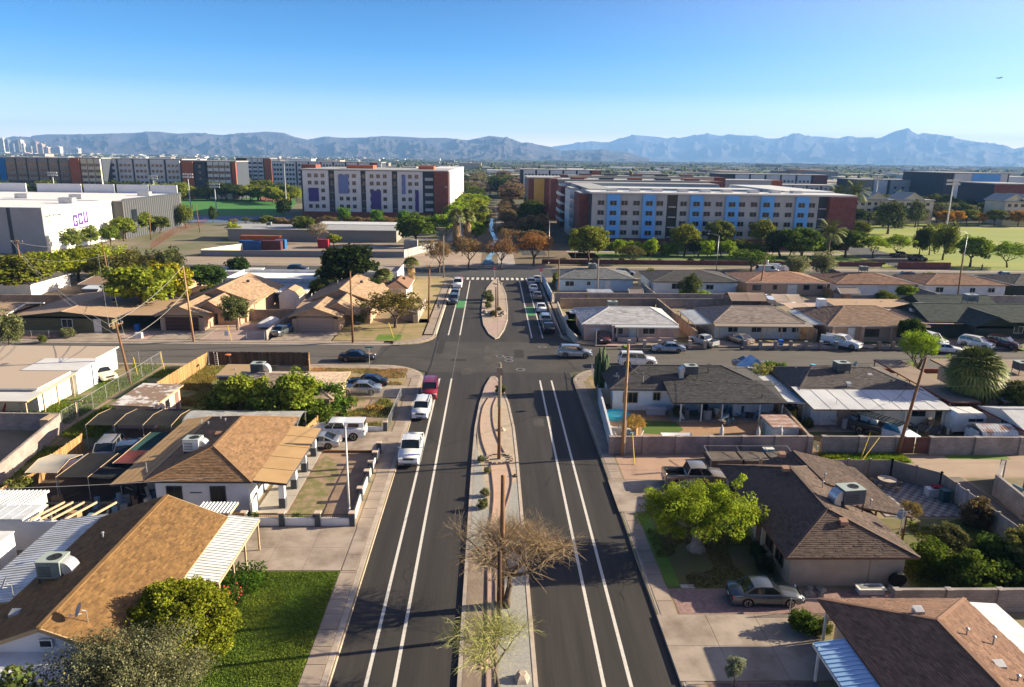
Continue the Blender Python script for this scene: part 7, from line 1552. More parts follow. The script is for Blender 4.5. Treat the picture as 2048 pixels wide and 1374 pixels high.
r = thing('ribbed_awning','small ribbed blue-white awning in the yard of the pale blue house','awning',(21,138.6,GZ)); pan_roof(r,(18.6,140.4,2.1),(23.4,140.4,2.1),(23.4,137.4,2.0),(18.6,137.4,2.0),BLUEM,16); [post(r,x,y,2.0,.1) for x in (18.8,23.2) for y in (137.6,140.2)]
for (n_,lab,x0,x1,y0,y1,z,m_,rg) in (('gazebo','tan peaked gazebo canopy behind the grey-brown roof',43.4,50.2,128,133.4,2.4,mat('canvas_brown',(.25,.18,.14),.9),1.1),('gazebo','second tan peaked gazebo right of the first',51.2,56.4,127,133,2.5,mat('canvas_tan',(.36,.28,.22),.9),.9),('tarp_canopy','wide tan tarp roof between the gazebos and the chimney',51,58.4,119.6,126.4,2.5,mat('canvas_pink',(.42,.30,.23),.9),.3)): canopy(n_,lab,x0,x1,y0,y1,z,m_,.05,rg,'canopy',2)
b = MB(); b.lathe([(3.4,0),(3.45,1.0),(3.3,1.05),(3.25,.9),(.01,.91)],24,0,(56.0,138.8,GZ)); single('round_pool',b,mat('pool_liner',(.42,.50,.62),.4,(.5,.56,.66),.6),'large round above-ground pool behind the tan house','pool')
b = MB(); b.add([(32.0,87.5,GZ),(35.4,87.5,GZ),(35.4,90.2,GZ),(32.0,90.2,GZ),(33.7,87.5,2.6),(33.7,90.2,2.6),(32.0,87.5,1.3),(35.4,87.5,1.3),(35.4,90.2,1.3),(32.0,90.2,1.3)],[(0,1,7,4,6),(3,9,5,8,2),(6,4,5,9),(4,7,8,5),(1,2,8,7),(0,6,9,3)],0); single('play_tent',b,mat('canvas_blue',(.10,.30,.55),.6,(.5,.6,.7),1),'blue and white peaked canopy by the bronze sedan','tent')
clutter((35,38.5,87.5,90),14,'orange and green garden toys beside the blue canopy',61,[(.55,.18,.04),(.10,.25,.12),(.5,.08,.04)],hmax=1.0)
clutter((18.5,28,107.2,108.6),16,'potted plants and chairs on the pink house porch',62,[(.05,.08,.03),(.5,.4,.35),(.1,.05,.05)],hmax=.9); clutter((74,86,142,145),14,'garden furniture on the patio of the far white house',63,JC); clutter((92,112,140,144),30,'dark clutter and vehicles parts behind the weathered white house',64,JC,hmax=1.2); clutter((14.2,18,120.8,125),14,'dark scrap on the bright side lawn behind the pink house',65,JC)
block_wall([(31.5,132.4),(50,132.9)],1.7,'brown-grey wall behind the grey-brown roofed house',BLOCK,pilw=.3,pil=5)
# ---- left, first row beyond the side street
h = mhouse('olive dark house with wide low tan roof left of the yellow tree',-72.5,-56.8,108.2,127.6,OLV,TANR,'gy',2.7,3.6,1.0,fascia=FDARK,wins=((-64.5,1.6,1.5,1.2),),doors=(-60.0,),ez=0,acu=(-58.5,122,3.4,'grey cooler on the wide low tan roof',0)); flat_roof(h,-57.5,-50.8,111.2,124,2.5,2.6,TANR,FDARK,'carport_roof','y')
h = mhouse('tan house with three stepped orange-brown gables and dark garage door',-52.5,-39.6,121,138,TANW,TANR,'gy',2.7,5.0,fascia=FTAN)
def garage(h, x0, x1, y0, y1, m, rm, gd, zr=4.0):
    walls(h,x0 + .5,x1 - .5,y0 + .5,y1,2.55,m,'garage_wing'); gable(h,x0,x1,y0,y1,2.55,zr,rm,FTAN,.28,.7,8,wallm=m,over=.5); b = MB(); w = (x1 - x0) * .66; c = (x0 + x1) / 2; y = y0 + .47
    for k in range(4): b = MB(); b.box(c - w / 2,c + w / 2,y - .04 - .004 * k,y,GZ + .55 * k,GZ + .55 * k + .53); build(b,'garage_door_panel',gd,h)
    b = MB(); b.box(c - w / 2 - .15,c + w / 2 + .15,y - .02,y + .02,GZ,2.45); build(b,'door_surround',FTAN,h)
garage(h,-51.9,-44.2,110.6,121,TANW,TANR,mat('garage_dark_red',(.07,.03,.025),.7)); gable(h,-47.5,-42.0,113.6,124,2.6,4.3,TANR,FTAN,.28,.7,9,wallm=TAN2); walls(h,-52,-40.2,117.5,121.6,2.6,TANW,'middle_wing'); flat_roof(h,-52.5,-39.6,117,121.8,2.7,3.1,TANR,FTAN,'middle_roof','y'); walls(h,-44.2,-40.6,115.5,118,2.4,TAN2,'entry_wall'); win(h,'S',-42.5,115.48,1.4,1.2,1.1,DFRAME); post(h,-40.6,114.2,2.5,.35,TAN2)
h = mhouse('tan house with pale garage door and stepped tan gables, corner lot',-31.9,-19.6,121.5,138.5,TAN2,TANR,'gy',2.7,5.0,fascia=FTAN); garage(h,-31.6,-23.4,110.6,120,TAN2,TANR,mat('garage_tan',(.42,.27,.20),.7)); gable(h,-27.5,-21.3,113.4,123,2.6,4.3,TANR,FTAN,.28,.7,9,wallm=TAN2); b = MB(); b.box(-25.6,-25.0,111.04,111.08,1.6,2.0); build(b,'house_number',DARKM,h); walls(h,-31.4,-20,117,122.2,2.6,TAN2,'middle_wing'); flat_roof(h,-31.9,-19.6,116.5,122.4,2.7,3.1,TANR,FTAN,'middle_roof','y'); door(h,'S',-21.8,116.96,TRIM)
car('sedan',(-32.2,109.3,GZ),75,P_GRY,'grey sedan on the drive against the pale wall end'); block_wall([(-33.6,105.8),(-33.4,116),(-32.6,136)],1.3,'pale wall between the two tan-roofed houses',BLOCKP,pilw=0,t=.18)
r = thing('covered_boat','boat under a white cover between the tan houses','boat',(-35.6,114.5,GZ)); b = MB(); P = [(-36.8,112.2),(-34.6,112.2),(-34.3,115.5),(-35.6,117.6),(-36.9,115.5)]; b.prism(P,.5,1.1); b.add([(x,y,1.1) for x,y in P] + [(-35.6,114.5,1.7)],[(i,(i + 1) % 5,5) for i in range(5)]); build(b,'cover',MATS['cover_white'],r)
b = MB(); b.box(-36.4,-34.8,112.8,116,GZ,.5); build(b,'trailer',DARKM,r)
h = thing('barn_shed','white barn-shaped shed with orange-brown gambrel roof','shed',(-36.2,130.5,GZ)); walls(h,-38,-34.4,128.4,132.6,2.5,WHW); P = [(-38.2,2.3),(-37.4,3.3),(-36.2,3.8),(-35,3.3),(-34.2,2.3)]
b = MB(); b.add([(x,128.3,z) for x,z in P],[(0,1,2,3,4)]); b.box(-37.1,-35.3,128.34,128.38,GZ,2.3); build(b,'front',WHW,h); b = MB(); [b.add([(*[P[i][0]],128.2,P[i][1]),(P[i + 1][0],128.2,P[i + 1][1]),(P[i + 1][0],132.8,P[i + 1][1]),(P[i][0],132.8,P[i][1])],[(3,2,1,0)]) for i in range(4)]; build(b,'gambrel_roof',TANR,h,tint=True)
b = MB(); b.box(-43,-33,119.0,119.15,GZ,1.9); single('yard_wall',b,BLOCKT,'tan yard wall in front of the barn-shaped shed','wall')
h = mhouse('long pale flat-roofed house with white ribbed porch behind the tan gables',-52,-34,134.2,149,mat('wall_greyish',(.42,.42,.42),.9),mat('roof_pale_blue',(.42,.46,.50),.7,(.33,.36,.40),.2,6,attr=True),'flat',2.6,2.7,ez=0,wins=((-47,1.4,1.2,.9),(-41,1.4,1.2,.9))); b = MB(); b.box(-52,-34.6,141,141.3,2.7,3.5); b.box(-52,-34.6,152,152.3,2.7,3.5); b.box(-52,-51.7,141.3,152,2.7,3.5); b.box(-34.9,-34.6,141.3,152,2.7,3.5); build(b,'parapet',BLUEM,h); walls(h,-52,-34.6,141.3,152.2,2.9,WHS,'rear_wing')
pan_roof(h,(-41.5,132.0,2.3),(-34,132.0,2.3),(-34,135,2.62),(-41.5,135,2.62),WHITEM,18,beam=TRIM); [post(h,x,132.2,2.2) for x in (-41,-37.6,-34.2)]
h = mhouse('small white flat-roofed house with parapets behind the tall palm',-28.5,-19.4,148,160,WHS,mat('roof_gravel',(.3,.25,.22),.9,attr=True),'flat',3.2,3.3,.1,ez=0); b = MB(); [b.box(*q) for q in ((-28.5,-19.4,147.9,148.1,3.2,3.9),(-28.5,-28.3,148.1,160,3.2,3.9),(-19.6,-19.4,148.1,160,3.2,3.9))]; build(b,'parapet',WHS,h); mhouse('white lean-to with orange roof below the white parapet house',-20.6,-15.8,136,147,WHW,TAN2 if 0 else REDB,'hip',2.6,3.8,ez=0,name='lean_to',cat='shed')
block_wall([(-15.8,121.5),(-12.4,118),(-12.2,131)],1.7,'pale wall running along the mesquite toward the corner pole',BLOCKP,pilw=0,t=.18); picket_fence([(-17.6,131.5),(-17.2,146)],1.7,'tan wooden fence beside the white lean-to',WOODF,.3)
chain_fence([(-44.5,105.7),(-33.8,105.7)],1.2,'chain-link fence before the pink gravel yard',dens=.3); chain_fence([(-73,105.7),(-62.8,105.7)],1.1,'chain-link fence before the olive house',dens=.3)
# left of the side street, near side
h = mhouse('low house with pinkish tan roof among trees on the near left corner',-28.6,-16.2,71.0,80.6,TANW,mat('shingle_pinkish',(.46,.35,.26),.92,(.38,.29,.215),1.6,7,.1,attr=True),'hip',2.75,3.95,fascia=FTAN,ez=.16,tw=.36)
ac(-26.0,78.4,3.1,'slate cooler with silver duct on the pinkish tan roof',1.4,1.2,1,0,1,MATS['ac_slate']); mhouse('brown wooden shed with flat tan roof beside the overgrown yard',-31.6,-26.9,80.4,84.4,stucco('wall_mauve',(.20,.15,.14)),mat('roof_tan_flat',(.36,.25,.14),.9,attr=True),'flat',2.3,2.5,.25,ez=0,cat='shed',name='shed')
h = thing('pink_shed','pink shed with patchy white and brown flat roof','shed',(-35.6,69,GZ)); walls(h,-37.3,-33.7,69.2,75.6,2.5,PNK); flat_roof(h,-37.7,-33.4,68.8,76.0,2.75,2.6,mat('patchy_roof',(.22,.15,.11),.9,(.55,.52,.5),.55,8,attr=True,fac=(.5,.56)),FTAN,'flat_roof','x'); door(h,'E',74.6,-33.68,mat('door_brown',(.2,.12,.1),.8)); win(h,'E',72.4,-33.68,1.7,.7,.6,DFRAME); win(h,'E',70.6,-33.68,1.4,.8,.9)
picket_fence([(-37.6,79.0),(-37.4,84.5),(-36.9,91.8)],1.8,'golden wooden fence bending along the alley to the side street',WOODF); picket_fence([(-36.7,92.0),(-24.0,92.0)],1.85,'dark wooden fence along the side street',WOODD); picket_fence([(-23.9,92.0),(-23.0,88.2)],1.8,'golden end of the street fence near the corner lawn',WOODF)
b = MB(); [b.bar((-35.6 + s * .2,90.9,GZ),(-36.0 + s * .2,91.7,2.0),.05,.06) for s in (0,2)]; [b.bar((-35.6 - .05 * k,90.9 + .1 * k,.4 + .25 * k),(-35.2 - .05 * k,90.9 + .1 * k,.4 + .25 * k),.04,.04) for k in range(6)]; single('white_ladder',b,TRIM,'white ladder leaning on the golden fence','ladder')
r = thing('basketball_stand','small orange hoop on a pole by the dark fence','basketball hoop',(-33.4,90,GZ)); b = MB(); b.tube((-33.4,90,GZ),(-33.4,90,2.3),.05); build(b,'pole',DARKM,r); b = MB(); b.lathe([(.35,0),(.38,.04),(.35,.08)],12,0,(-33.4,89.6,2.2)); build(b,'hoop',mat('orange',(.6,.15,.04),.6),r)
def rtable(x,y,label): r = thing('round_table',label,'table',(x,y,GZ)); b = MB(); b.lathe([(.5,.7),(.52,.76),(.1,.77)],16,0,(x,y,GZ)); build(b,'tabletop',WHITEM,r); [build(MB().tube((x + .35 * math.cos(t),y + .35 * math.sin(t),GZ),(x + .25 * math.cos(t),y + .25 * math.sin(t),.8),.03),'leg',WHITEM,r) for t in (0,1.57,3.14,4.71)]
rtable(-30.5,76.6,'round pale table in the shade beside the tan-roofed house'); rtable(-45.8,70.2,'white round table below the clothes post in the left yard')
h = mhouse('white-roofed house with long white porch roof at the left edge',-62,-47.4,73.4,90.5,WHW,mat('roof_beige_flat',(.42,.33,.25),.9,attr=True),'flat',2.9,3.0,.3,ez=0,doors=(-50,),wins=((-55,1.5,1.2,1),(-52.4,1.5,1.4,1))); flat_roof(h,-57,-46.8,70.6,79.6,2.45,2.8,mat('roof_white',(.62,.60,.58),.7,(.52,.50,.48),.3,5,attr=True),FTAN,'white_porch_roof','y'); flat_roof(h,-53,-46.6,79.7,84.4,3.0,3.1,MATS['roof_white'],TRIM,'white_upper_roof','y'); walls(h,-52.6,-47.0,79.8,84.2,2.9,WHS,'white_wing'); [post(h,x,70.9,2.4,.14) for x in (-56,-53,-50,-47.2)]; [post(h,-47.0,y,2.5,.12) for y in (73.5,76,79)]
r = thing('white_trailer','white box trailer parked by the side street at the left','trailer',(-52,87,GZ)); b = MB(); b.box(-54.6,-50.4,86.0,88.2,.5,2.7); build(b,'body',WHITEM,r); b = MB(); [b.lathe([(.2,-.09),(.35,-.08),(.35,.08),(.2,.09)],12,0,(-52.5,y,.45),'Y') for y in (86.2,88)]; build(b,'wheel',BLACK,r)
clutter((-57,-51,70.8,74),22,'red and brown furniture stored below the white porch roof',71,[(.3,.04,.04),(.35,.22,.1),(.5,.48,.44),(.1,.1,.1)],hmax=1.1)
car('oldcar',(-47.7,86.4,GZ),-42,P_CRM,'old cream sedan abandoned in the green yard'); chain_fence([(-42.9,69.5),(-43.0,92.3)],1.7,'tall chain-link fence between the green yard and the alley',dens=.3); chain_fence([(-60,92.3),(-43.2,92.4)],1.7,'chain-link fence between the green yard and the side street',dens=.3)
block_wall([(-39.9,50),(-40.6,57),(-42.4,68.2)],1.75,'grey block wall along the alley at the left edge',BLOCKP,pil=5,pilw=.2); block_wall([(-42.6,68.6),(-56,68.8)],1.75,'grey block wall behind the white porch yard',BLOCK,pil=5,pilw=.2); b = MB(); b.box(-43.4,-42.6,66.8,68.5,GZ,1.9); single('wooden_gate',b,POST,'orange wooden gate at the bend of the left block wall','gate')
b = MB(); b.bar((-42.3,71,GZ),(-42.3,71,2.3),.12,.12); b.bar((-43.1,71,2.25),(-41.5,71,2.4),.1,.1); single('clothes_post',b,POST,'wooden T-shaped clothes post by the chain-link fence','post')
for (x,y,lab) in ((-44.6,88.2,'yellow guy guard left of the leaning crossarm pole'),(-42.2,90.3,'yellow guy guard right of the leaning crossarm pole')): b = MB(); b.tube((x + .9,y - 1.2,GZ),(x,y,2.2),.04,n=6); single('guy_guard',b,MATS['guard_yellow'],lab,'guard')
for (x,y,lab) in ((-38.4,104.9,'yellow guy guard leaning by the pink gravel yard'),(-14.9,107.5,'yellow guy guard on the dry corner lawn'),(-19.0 + 38,135.2,'pale yellow guard by the long grey-pink wall')): b = MB(); b.tube((x,y,GZ),(x - .9,y + 1.3,2.2),.05,n=6); single('guy_guard',b,MATS['guard_yellow'],lab,'guard')
b = MB(); b.box(-53,-52,105.9,106.5,GZ,.95); single('utility_box',b,BLUEM,'pale blue utility box on the verge left of the dark garage','box'); b = MB(); b.box(-13.0,-12.2,117.6,118.4,GZ,1.5); single('utility_cabinet',b,mat('cabinet_tan',(.5,.42,.25),.7),'tan utility cabinet by the corner pole','cabinet')
# ---- far left backyards
mhouse('low house with brown roof and white awning below the arena',-78,-60,137,152,TAN2,MIDB,'gx',2.7,3.5,ez=0,acu=(-66,146,3.4,'dark cooler box pair on the brown roof below the arena',0,MATS['ac_slate'])); flat_roof(bpy.data.objects[[o.name for o in bpy.data.objects if o.get('label','').startswith('low house with brown roof and white')][0]],-76,-61,134.5,137.4,2.3,2.6,BLUEM,TRIM,'white_awning','y')
mhouse('small peach house with tan roof at the left edge',-86,-74,110,120,TAN2,TANR,'gx',2.6,3.5,ez=0,wins=((-76.5,1.5,.8,.9),)); mhouse('house with grey hip roof at the left edge below the arena',-100,-86,136,150,WHW,GRYR,'hip',2.7,4,ez=0); mhouse('white sheds in a row below the orange containers wall',-60,-50,155,160,WHS,MATS['roof_white'],'flat',2.6,2.7,.2,ez=0,name='shed',cat='shed')
block_wall([(-100,128.6),(-73,129.5),(-58,131.5)],1.9,'long tan wall behind the olive house yard',BLOCKT,pilw=0,pil=6); mhouse('white garage tent in the yard below the arena',-71.5,-66,130.8,134.5,WHS,MATS['roof_white'],'gx',2.0,2.9,.1,ez=0,name='garage_tent',cat='tent')

# ================================================================== street furniture and kerb cars on the far leg
for (k,x,y,a,pm,lab) in (('suv',-7.3,136.0,-90,P_GRY,'grey SUV, nearest of the left far kerb cars'),('sedan',-7.35,142.5,-90,P_SIL,'silver sedan behind the grey SUV on the left kerb'),('bigsuv',-7.3,153.5,-90,P_WH,'white SUV near the crosswalk on the left kerb'),('sedan',-7.2,159,-90,P_RED,'red car, last on the left kerb at the crosswalk')): car(k,(x,y),a,pm,lab,'cars parked along the left kerb',True)
for (k,x,y,a,pm,lab) in (('sedan',9.1,113.4,90,P_BLK,'black sedan, nearest of the right kerb cars'),('suv',9.0,119.4,90,P_SIL,'silver SUV with red tail lights behind the black sedan'),('sedan',8.9,129.5,90,P_WH,'white sedan beside the right green bike box'),('sedan',8.9,141.0,90,P_TAN,'tan sedan between two white ones on the right kerb'),('sedan',8.6,149.5,90,P_WH,'white sedan second from the crosswalk on the right kerb'),('suv',8.5,157.0,90,P_SIL,'silver car nearest the crosswalk on the right kerb'),('sedan',10.0,161.0,90,P_WH,'white car beside the corner stop sign')): car(k,(x,y),a,pm,lab,'cars parked along the right kerb',True)
for (k,x,y,a,pm,lab) in (('suv',31.8,171.5,0,P_SLB,'silver car on the avenue behind the blue-grey roof'),('sedan',52.0,170.2,178,P_SIL,'silver sedan on the avenue behind the charcoal far roof'),('van',68,176.5,2,P_WH,'white van on the avenue above the orange-tan roof'),('van',71.0,179.3,2,P_WH,'second white van with ladder rack right behind the first'),('suv',99.5,171,170,P_BLK,'black off-road car on the avenue between the red-brown roofs'),('pickup',124.5,172.0,176,P_WH,'white pickup on the avenue at the right'),('suv',-46,172.0,0,P_BLU,'dark car on the avenue beside the big dark tree'),('sedan',84,176.5,0,P_BLK,'dark car half hidden by the grey bushes on the avenue')): car(k,(x,y),a,pm,lab,None,True)
def sign(x,y,z,label,kind='stop',cat='sign',txt=None,col=None):
    r = thing('street_sign' if kind != 'stop' else 'stop_sign',label,cat,(x,y,GZ)); b = MB(); b.tube((0,0,0),(0,0,z + (.35 if kind == 'stop' else .1)),.035,n=6); obj('post',b.mesh('post',GALV),r); b = MB()
    if kind == 'stop':
        P = [(.42 * math.cos(R(22.5 + 45 * i)),z + .42 * math.sin(R(22.5 + 45 * i))) for i in range(8)]; b.add([(p,-.05,q) for p,q in P] + [(p,-.03,q) for p,q in P],[tuple(range(8)),tuple(range(15,7,-1))] + [(i,i + 8,(i + 1) % 8 + 8,(i + 1) % 8) for i in range(8)]); o = obj('sign_plate',b.mesh('sign_plate',mat('sign_red',(.62,.01,.08),.5)),r); t = obj('lettering',text_mesh('STOP',.3,.004,True),o,(0,-.055,z)); t.rotation_euler[0] = R(90); t.data.materials.append(TRIM)
    else:
        w = .55 if kind == 'name' else .28; hh = .1 if kind == 'name' else .36; b.box(-w,w,-.05,-.03,z - hh,z + hh); o = obj('sign_plate',b.mesh('sign_plate',mat('sign' + str(col),col or (.02,.25,.2),.5)),r)
    return r
sign(.6,165.2,2.2,'red stop sign at the far end of the far median'); sign(11.1,163.6,2.2,'red stop sign on the right corner of the crosswalk'); sign(-16.2,93.1,2.3,'striped street-name post behind the black sedan','name',col=(.02,.22,.22)); sign(15.4,103.3,2.6,'pale blue street-name sign at the pink house corner','name',col=(.3,.42,.5)); sign(-72.3,105.6,2.3,'white sign before the olive house fence','plate',col=(.6,.6,.6)); sign(11.9,113.0,2.2,'small white parking sign beside the black sedan','plate',col=(.6,.6,.6)); sign(-39.3,105.5,1.0,'small white sign on the chain-link fence','plate',col=(.6,.6,.6)); sign(13.3,88.2,1.3,'small purple-blue sign at the near right corner','plate',col=(.15,.15,.4))
for (key,bx,by,tx,ty,lab,arms,col) in (('a',857,645,859,530,'brown pole on the left sidewalk of the far leg',1,None),('b',887,556,887,471,'thin pole at the left corner of the crosswalk',0,'g'),('c',992,634,992,574,'nearer brown pole on the far median',0,None),('d',996,612,996,556,'farther pole on the far median behind the brown one',0,'g'),('e',1116,595,1118,520,'brown pole at the left end of the long grey-pink wall',0,None),('f',1194,595,1197,518,'grey pole rising before the pale blue house',0,'g'),('g',1517,588,1532,510,'leaning pole with a white transformer by the tan house',0,None),('h',1914,602,1927,505,'leaning pole between the two red-brown roofs',0,None),
        ('i',54,592,33,480,'leaning pole with wires at the upper left',1,None),('j',222,578,203,482,'leaning pole below the arena wall',1,None),('k',925,512,918,430,'pole with crossarm before the big fan palms',1,'g'),('n',302,480,298,425,'brown pole at the end of the arena car park',0,None),('o',400,465,392,410,'brown pole on the approach road verge',0,None)):
    p = at(bx,by); d = FW * FPX + RT * (tx - 1024) - UP * (ty - 687); t = p.y / d.y; pole(key,p,CAM_H + d.z * t - GZ,lab,(d.x * t - p.x,0),arms,0,POLEG if col else None,transformer=(key == 'g'))
lamp(at(1097,528),10.5,'pale lamp pole at the mouth of the campus path',1.0,90,GALV); lamp(at(1432,545),9,'curved street lamp above the charcoal far roof',2.2,170,GALV); lamp(at(1920,560),11,'curved street lamp beside the grassy park',2.2,200,GALV)
G_ = 'wires of the left street corner'
for a,c,lab,s in (('l1','i','sagging cable from the crossarm pole towards the upper left',1.6),('l1','j','cable from the crossarm pole to the pole below the arena',1.4),('l1','l2','cable from the crossarm pole over the side street',.8),('i','j','cable between the two poles at the upper left',1.2)):
    for q in range(2): A_,B_ = POLETOP[a][0],POLETOP[c][0]; wire(A_[q % len(A_)] if q == 0 else POLETOP[a][2],B_[q % len(B_)] if q == 0 else POLETOP[c][2],lab + (', upper one' if q == 0 else ', lower one'),s,.02,WIREL)
for (p,q,lab,s) in (((-43.9,83.8,6.9),(-75,62,8),'bright cable running off the left edge from the crossarm pole',1.0),(POLETOP['r2'][2],(80,66,8.6),'cable from the leaning brown pole off the right edge',.7),(POLETOP['r2'][1],(80,70,9.6),'upper cable from the leaning brown pole off the right edge',.6),(POLETOP['r2'][2],(42,71,2.9),'service cable to the white flat roof',.3),(POLETOP['r2'][1],(24,77.2,4.6),'thin cable from the leaning pole over the two dark roofs',.5),(POLETOP['r2'][2],(12.4,63,8.2),'cable along the block wall between the two near poles',.6),(POLETOP['r2'][2],(45,44,7),'cable from the leaning pole toward the lower right',.5),(POLETOP['a'][1],POLETOP['b'][1],'cable between the two left poles of the far leg',.6),(POLETOP['b'][1],POLETOP['k'][1],'cable from the crosswalk corner pole to the palm pole',.6),(POLETOP['c'][1],POLETOP['m1'][1],'long cable between the two medians',1.2),(POLETOP['e'][1],POLETOP['f'][1],'cable over the pale blue house yard',.4),(POLETOP['f'][1],POLETOP['g'][1],'cable over the charcoal far roof',.9),(POLETOP['g'][1],POLETOP['h'][1],'cable over the red-brown far roofs',.9)): wire(p,q,lab,s,.02)
# ================================================================== CAMPUS AND PARK
def atY(px, py, Y):
    d = FW * FPX + RT * (px - 1024) - UP * (py - 687); t = Y / d.y; return Vector((d.x * t,Y,CAM_H + d.z * t))
def flatm(n,c): return mat(n,c,.85,tuple(q * .9 for q in c),.3,3)
CW,CG,CD,CBL,CPU,CPL,CY,CTN = flatm('panel_white',(.62,.62,.62)),flatm('panel_grey',(.40,.42,.43)),flatm('panel_dark',(.05,.06,.08)),flatm('panel_blue',(.14,.40,.80)),flatm('panel_purple',(.07,.05,.20)),flatm('panel_lilac',(.16,.20,.40)),flatm('panel_yellow',(.55,.36,.08)),flatm('panel_tan',(.26,.24,.21))
ORB = flatm('panel_orange_brick',(.34,.10,.05)); CCR = flatm('panel_cream',(.66,.58,.44)); ROOFG = flatm('flat_roof_grey',(.34,.34,.34)); ROOFW = flatm('flat_roof_white',(.55,.55,.55))
WM = {}
def wmesh(w, h):
    k = (w, h)
    if k not in WM: b = MB(); b.box(-w / 2,w / 2,-.06,.02,-h / 2,h / 2,0); b.box(-w / 2 - .04,w / 2 + .04,-.03,.02,-h / 2 - .12,-h / 2,1); b.box(-.03,.03,-.09,-.06,-h / 2,h / 2,1); WM[k] = b.mesh('window',[GLASS,CG])
    return WM[k]
def slab_block(label,pl,pr,Y,dep,h,panels,rows,base=None,back=CD,roof=ROOFG,east=None,bh=0,side=1,cat='building',name='dormitory',ww=(1.5,1.5),ztop=None):
    """panels: (px0, px1, material, window px list, projection)"""
    xa,xb = atY(pl,400,Y).x,atY(pr,400,Y).x; r = thing(name,label,cat,((xa + xb) / 2,Y,GZ)); b = MB(); b.box(xa,xb,Y,Y + dep,0,h); build(b,'wall',back,r); b = MB(); b.box(xa - .3,xb + .3,Y - .9,Y + dep,h,h + .5); build(b,'roof',roof,r)
    if bh: b = MB(); b.box(xa,xb,Y - .35,Y,0,bh); build(b,'base_storey',base,r)
    for (p0, p1, m, ws, pj) in panels:
        x0,x1 = atY(p0,400,Y).x,atY(p1,400,Y).x; b = MB(); b.box(x0,x1,Y - pj,Y,bh + .1 if pj < 9 else 0,h - .1); build(b,'facade_panel',m,r)
        for p in ws:
            x = atY(p, 400, Y).x
            for z in rows: obj('window',wmesh(*ww),r,(x - r.location.x,-pj - .09,z - GZ))
    return r
def accent(r,p0,p1,z0,z1,Y,m): b = MB(); b.box(atY(p0,400,Y).x,atY(p1,400,Y).x,Y - .82,Y - .58,z0,z1); build(b,'colour_panel',m,r)
# central white and purple dormitory
ROW = [3.4 + 3.2 * k for k in range(1,6)]; ROW = [5.6,8.9,12.2,15.4,18.4]
r = slab_block('white, black and purple dormitory with a red brick end, left of the canal',604,896,318,60,20.6,[(608,659,CW,(622,635,648),.6),(671,723,CW,(684,697,710),.6),(733,785,CW,(745,758,771),.6),(796,846,CW,(808,821,834),.6),(665,666,CD,(665.5,),.05),(728,729,CD,(728.5,),.05),(790,791,CD,(790.5,),.05),(869,897,BRICKR,(),1.6)],ROW,BRICKR,bh=3.2)
for q in ((619,639,7.6,13.2,CPU),(679,699,11,18.8,CPL),(743,763,3.8,12.4,CPU),(805,812,11,18.8,CPL),(831,838,3.8,12.4,CPU)): accent(r,*q[:4],318,q[4])
for z in range(5): b = MB(); x0,x1 = atY(851,400,318).x,atY(867,400,318).x; b.box(x0,x1,316.8,318,4 + z * 3.2,4.25 + z * 3.2); b.box(x0,x1,316.8,316.9,4.25 + z * 3.2,5.2 + z * 3.2); build(b,'balcony',CG,r)
xe = atY(897,400,318).x; b = MB(); b.box(xe - 14,xe + .6,319,470,3.2,20.9); build(b,'white_wing',CW,r); b = MB(); b.box(xe - 14,xe + .9,319,470,0,3.2); build(b,'wing_base',BRICKR,r); b = MB(); [b.box(xe + .6,xe + .7,326 + k * 7,329.5 + k * 7,4,20) for k in range(20)]; build(b,'wing_panels',flatm('panel_warm_white',(.66,.62,.56)),r)
for k,(p,q) in enumerate(((612,640),(700,752),(840,870))): b = MB(); b.box(atY(p,400,340).x,atY(q,400,340).x,335,345,20.8,22.6); build(b,'roof_box',ORB if k else BRICKR,r)
t = obj('wall_emblem',text_mesh('m',1.6,.02),r,(atY(892,400,316).x - r.location.x,-1.66,14.3)); t.rotation_euler[0] = R(90); t.data.materials.append(CW)
# blue and grey dormitory
wc = [1202,1226,1249,1273,1298,1320,1367,1392,1415,1438,1463,1484,1508,1532,1554,1578,1602,1624]; BS = [(1214,1240),(1285,1311),(1380,1406),(1451,1477),(1521,1547),(1591,1617)]
pn = [(a,b_,CBL,[w for w in wc if a < w < b_],.9) for a,b_ in BS]; pn.append((1184,1334,CG,[w for w in wc if w < 1334 and not any(a < w < b_ for a,b_ in BS)],.3)); pn.append((1355,1637,CG,[w for w in wc if w > 1355 and not any(a < w < b_ for a,b_ in BS)],.3)); pn += [(1655,1709,BRICKM,(),2.0),(1334,1355,mat('dark_glass',(.02,.025,.03),.1),(),.1)]
r = slab_block('long grey dormitory with bright blue bays and a maroon brick end',1183,1709,226,15,16.6,pn,[4.9,7.9,10.9,13.9],BRICKM,bh=3.1,ww=(1.9,1.35),roof=ROOFW)
for z in (3.4,6.5,9.6,12.7): b = MB(); b.box(atY(1337,400,226).x,atY(1352,400,226).x,225.3,225.9,z,z + .35); b.box(atY(1639,400,226).x,atY(1653,400,226).x,225.3,225.9,z,z + .35); build(b,'stair_landing',CG,r)
for k,(x0,x1,y0,y1,hh,m) in enumerate(((27.2,31,232,246,16.2,BRICKM),(31,100,262,277,16.6,CG),(27.4,31,262,279,16.2,CW),(27.4,30,298,312,16.0,BRICKM),(30,92,298,313,16.8,CG),(96,113,241,300,16.6,CG),(31,40,241,300,16.4,CG))):
    b = MB(); b.box(x0,x1,y0,y1,0,hh); build(b,'rear_wing',m,r); b = MB(); b.box(x0 + .3,x1 - .3,y0 + .3,y1 - .3,hh,hh + .3 + .12 * k); build(b,'wing_roof',ROOFW if k % 2 else ROOFG,r)
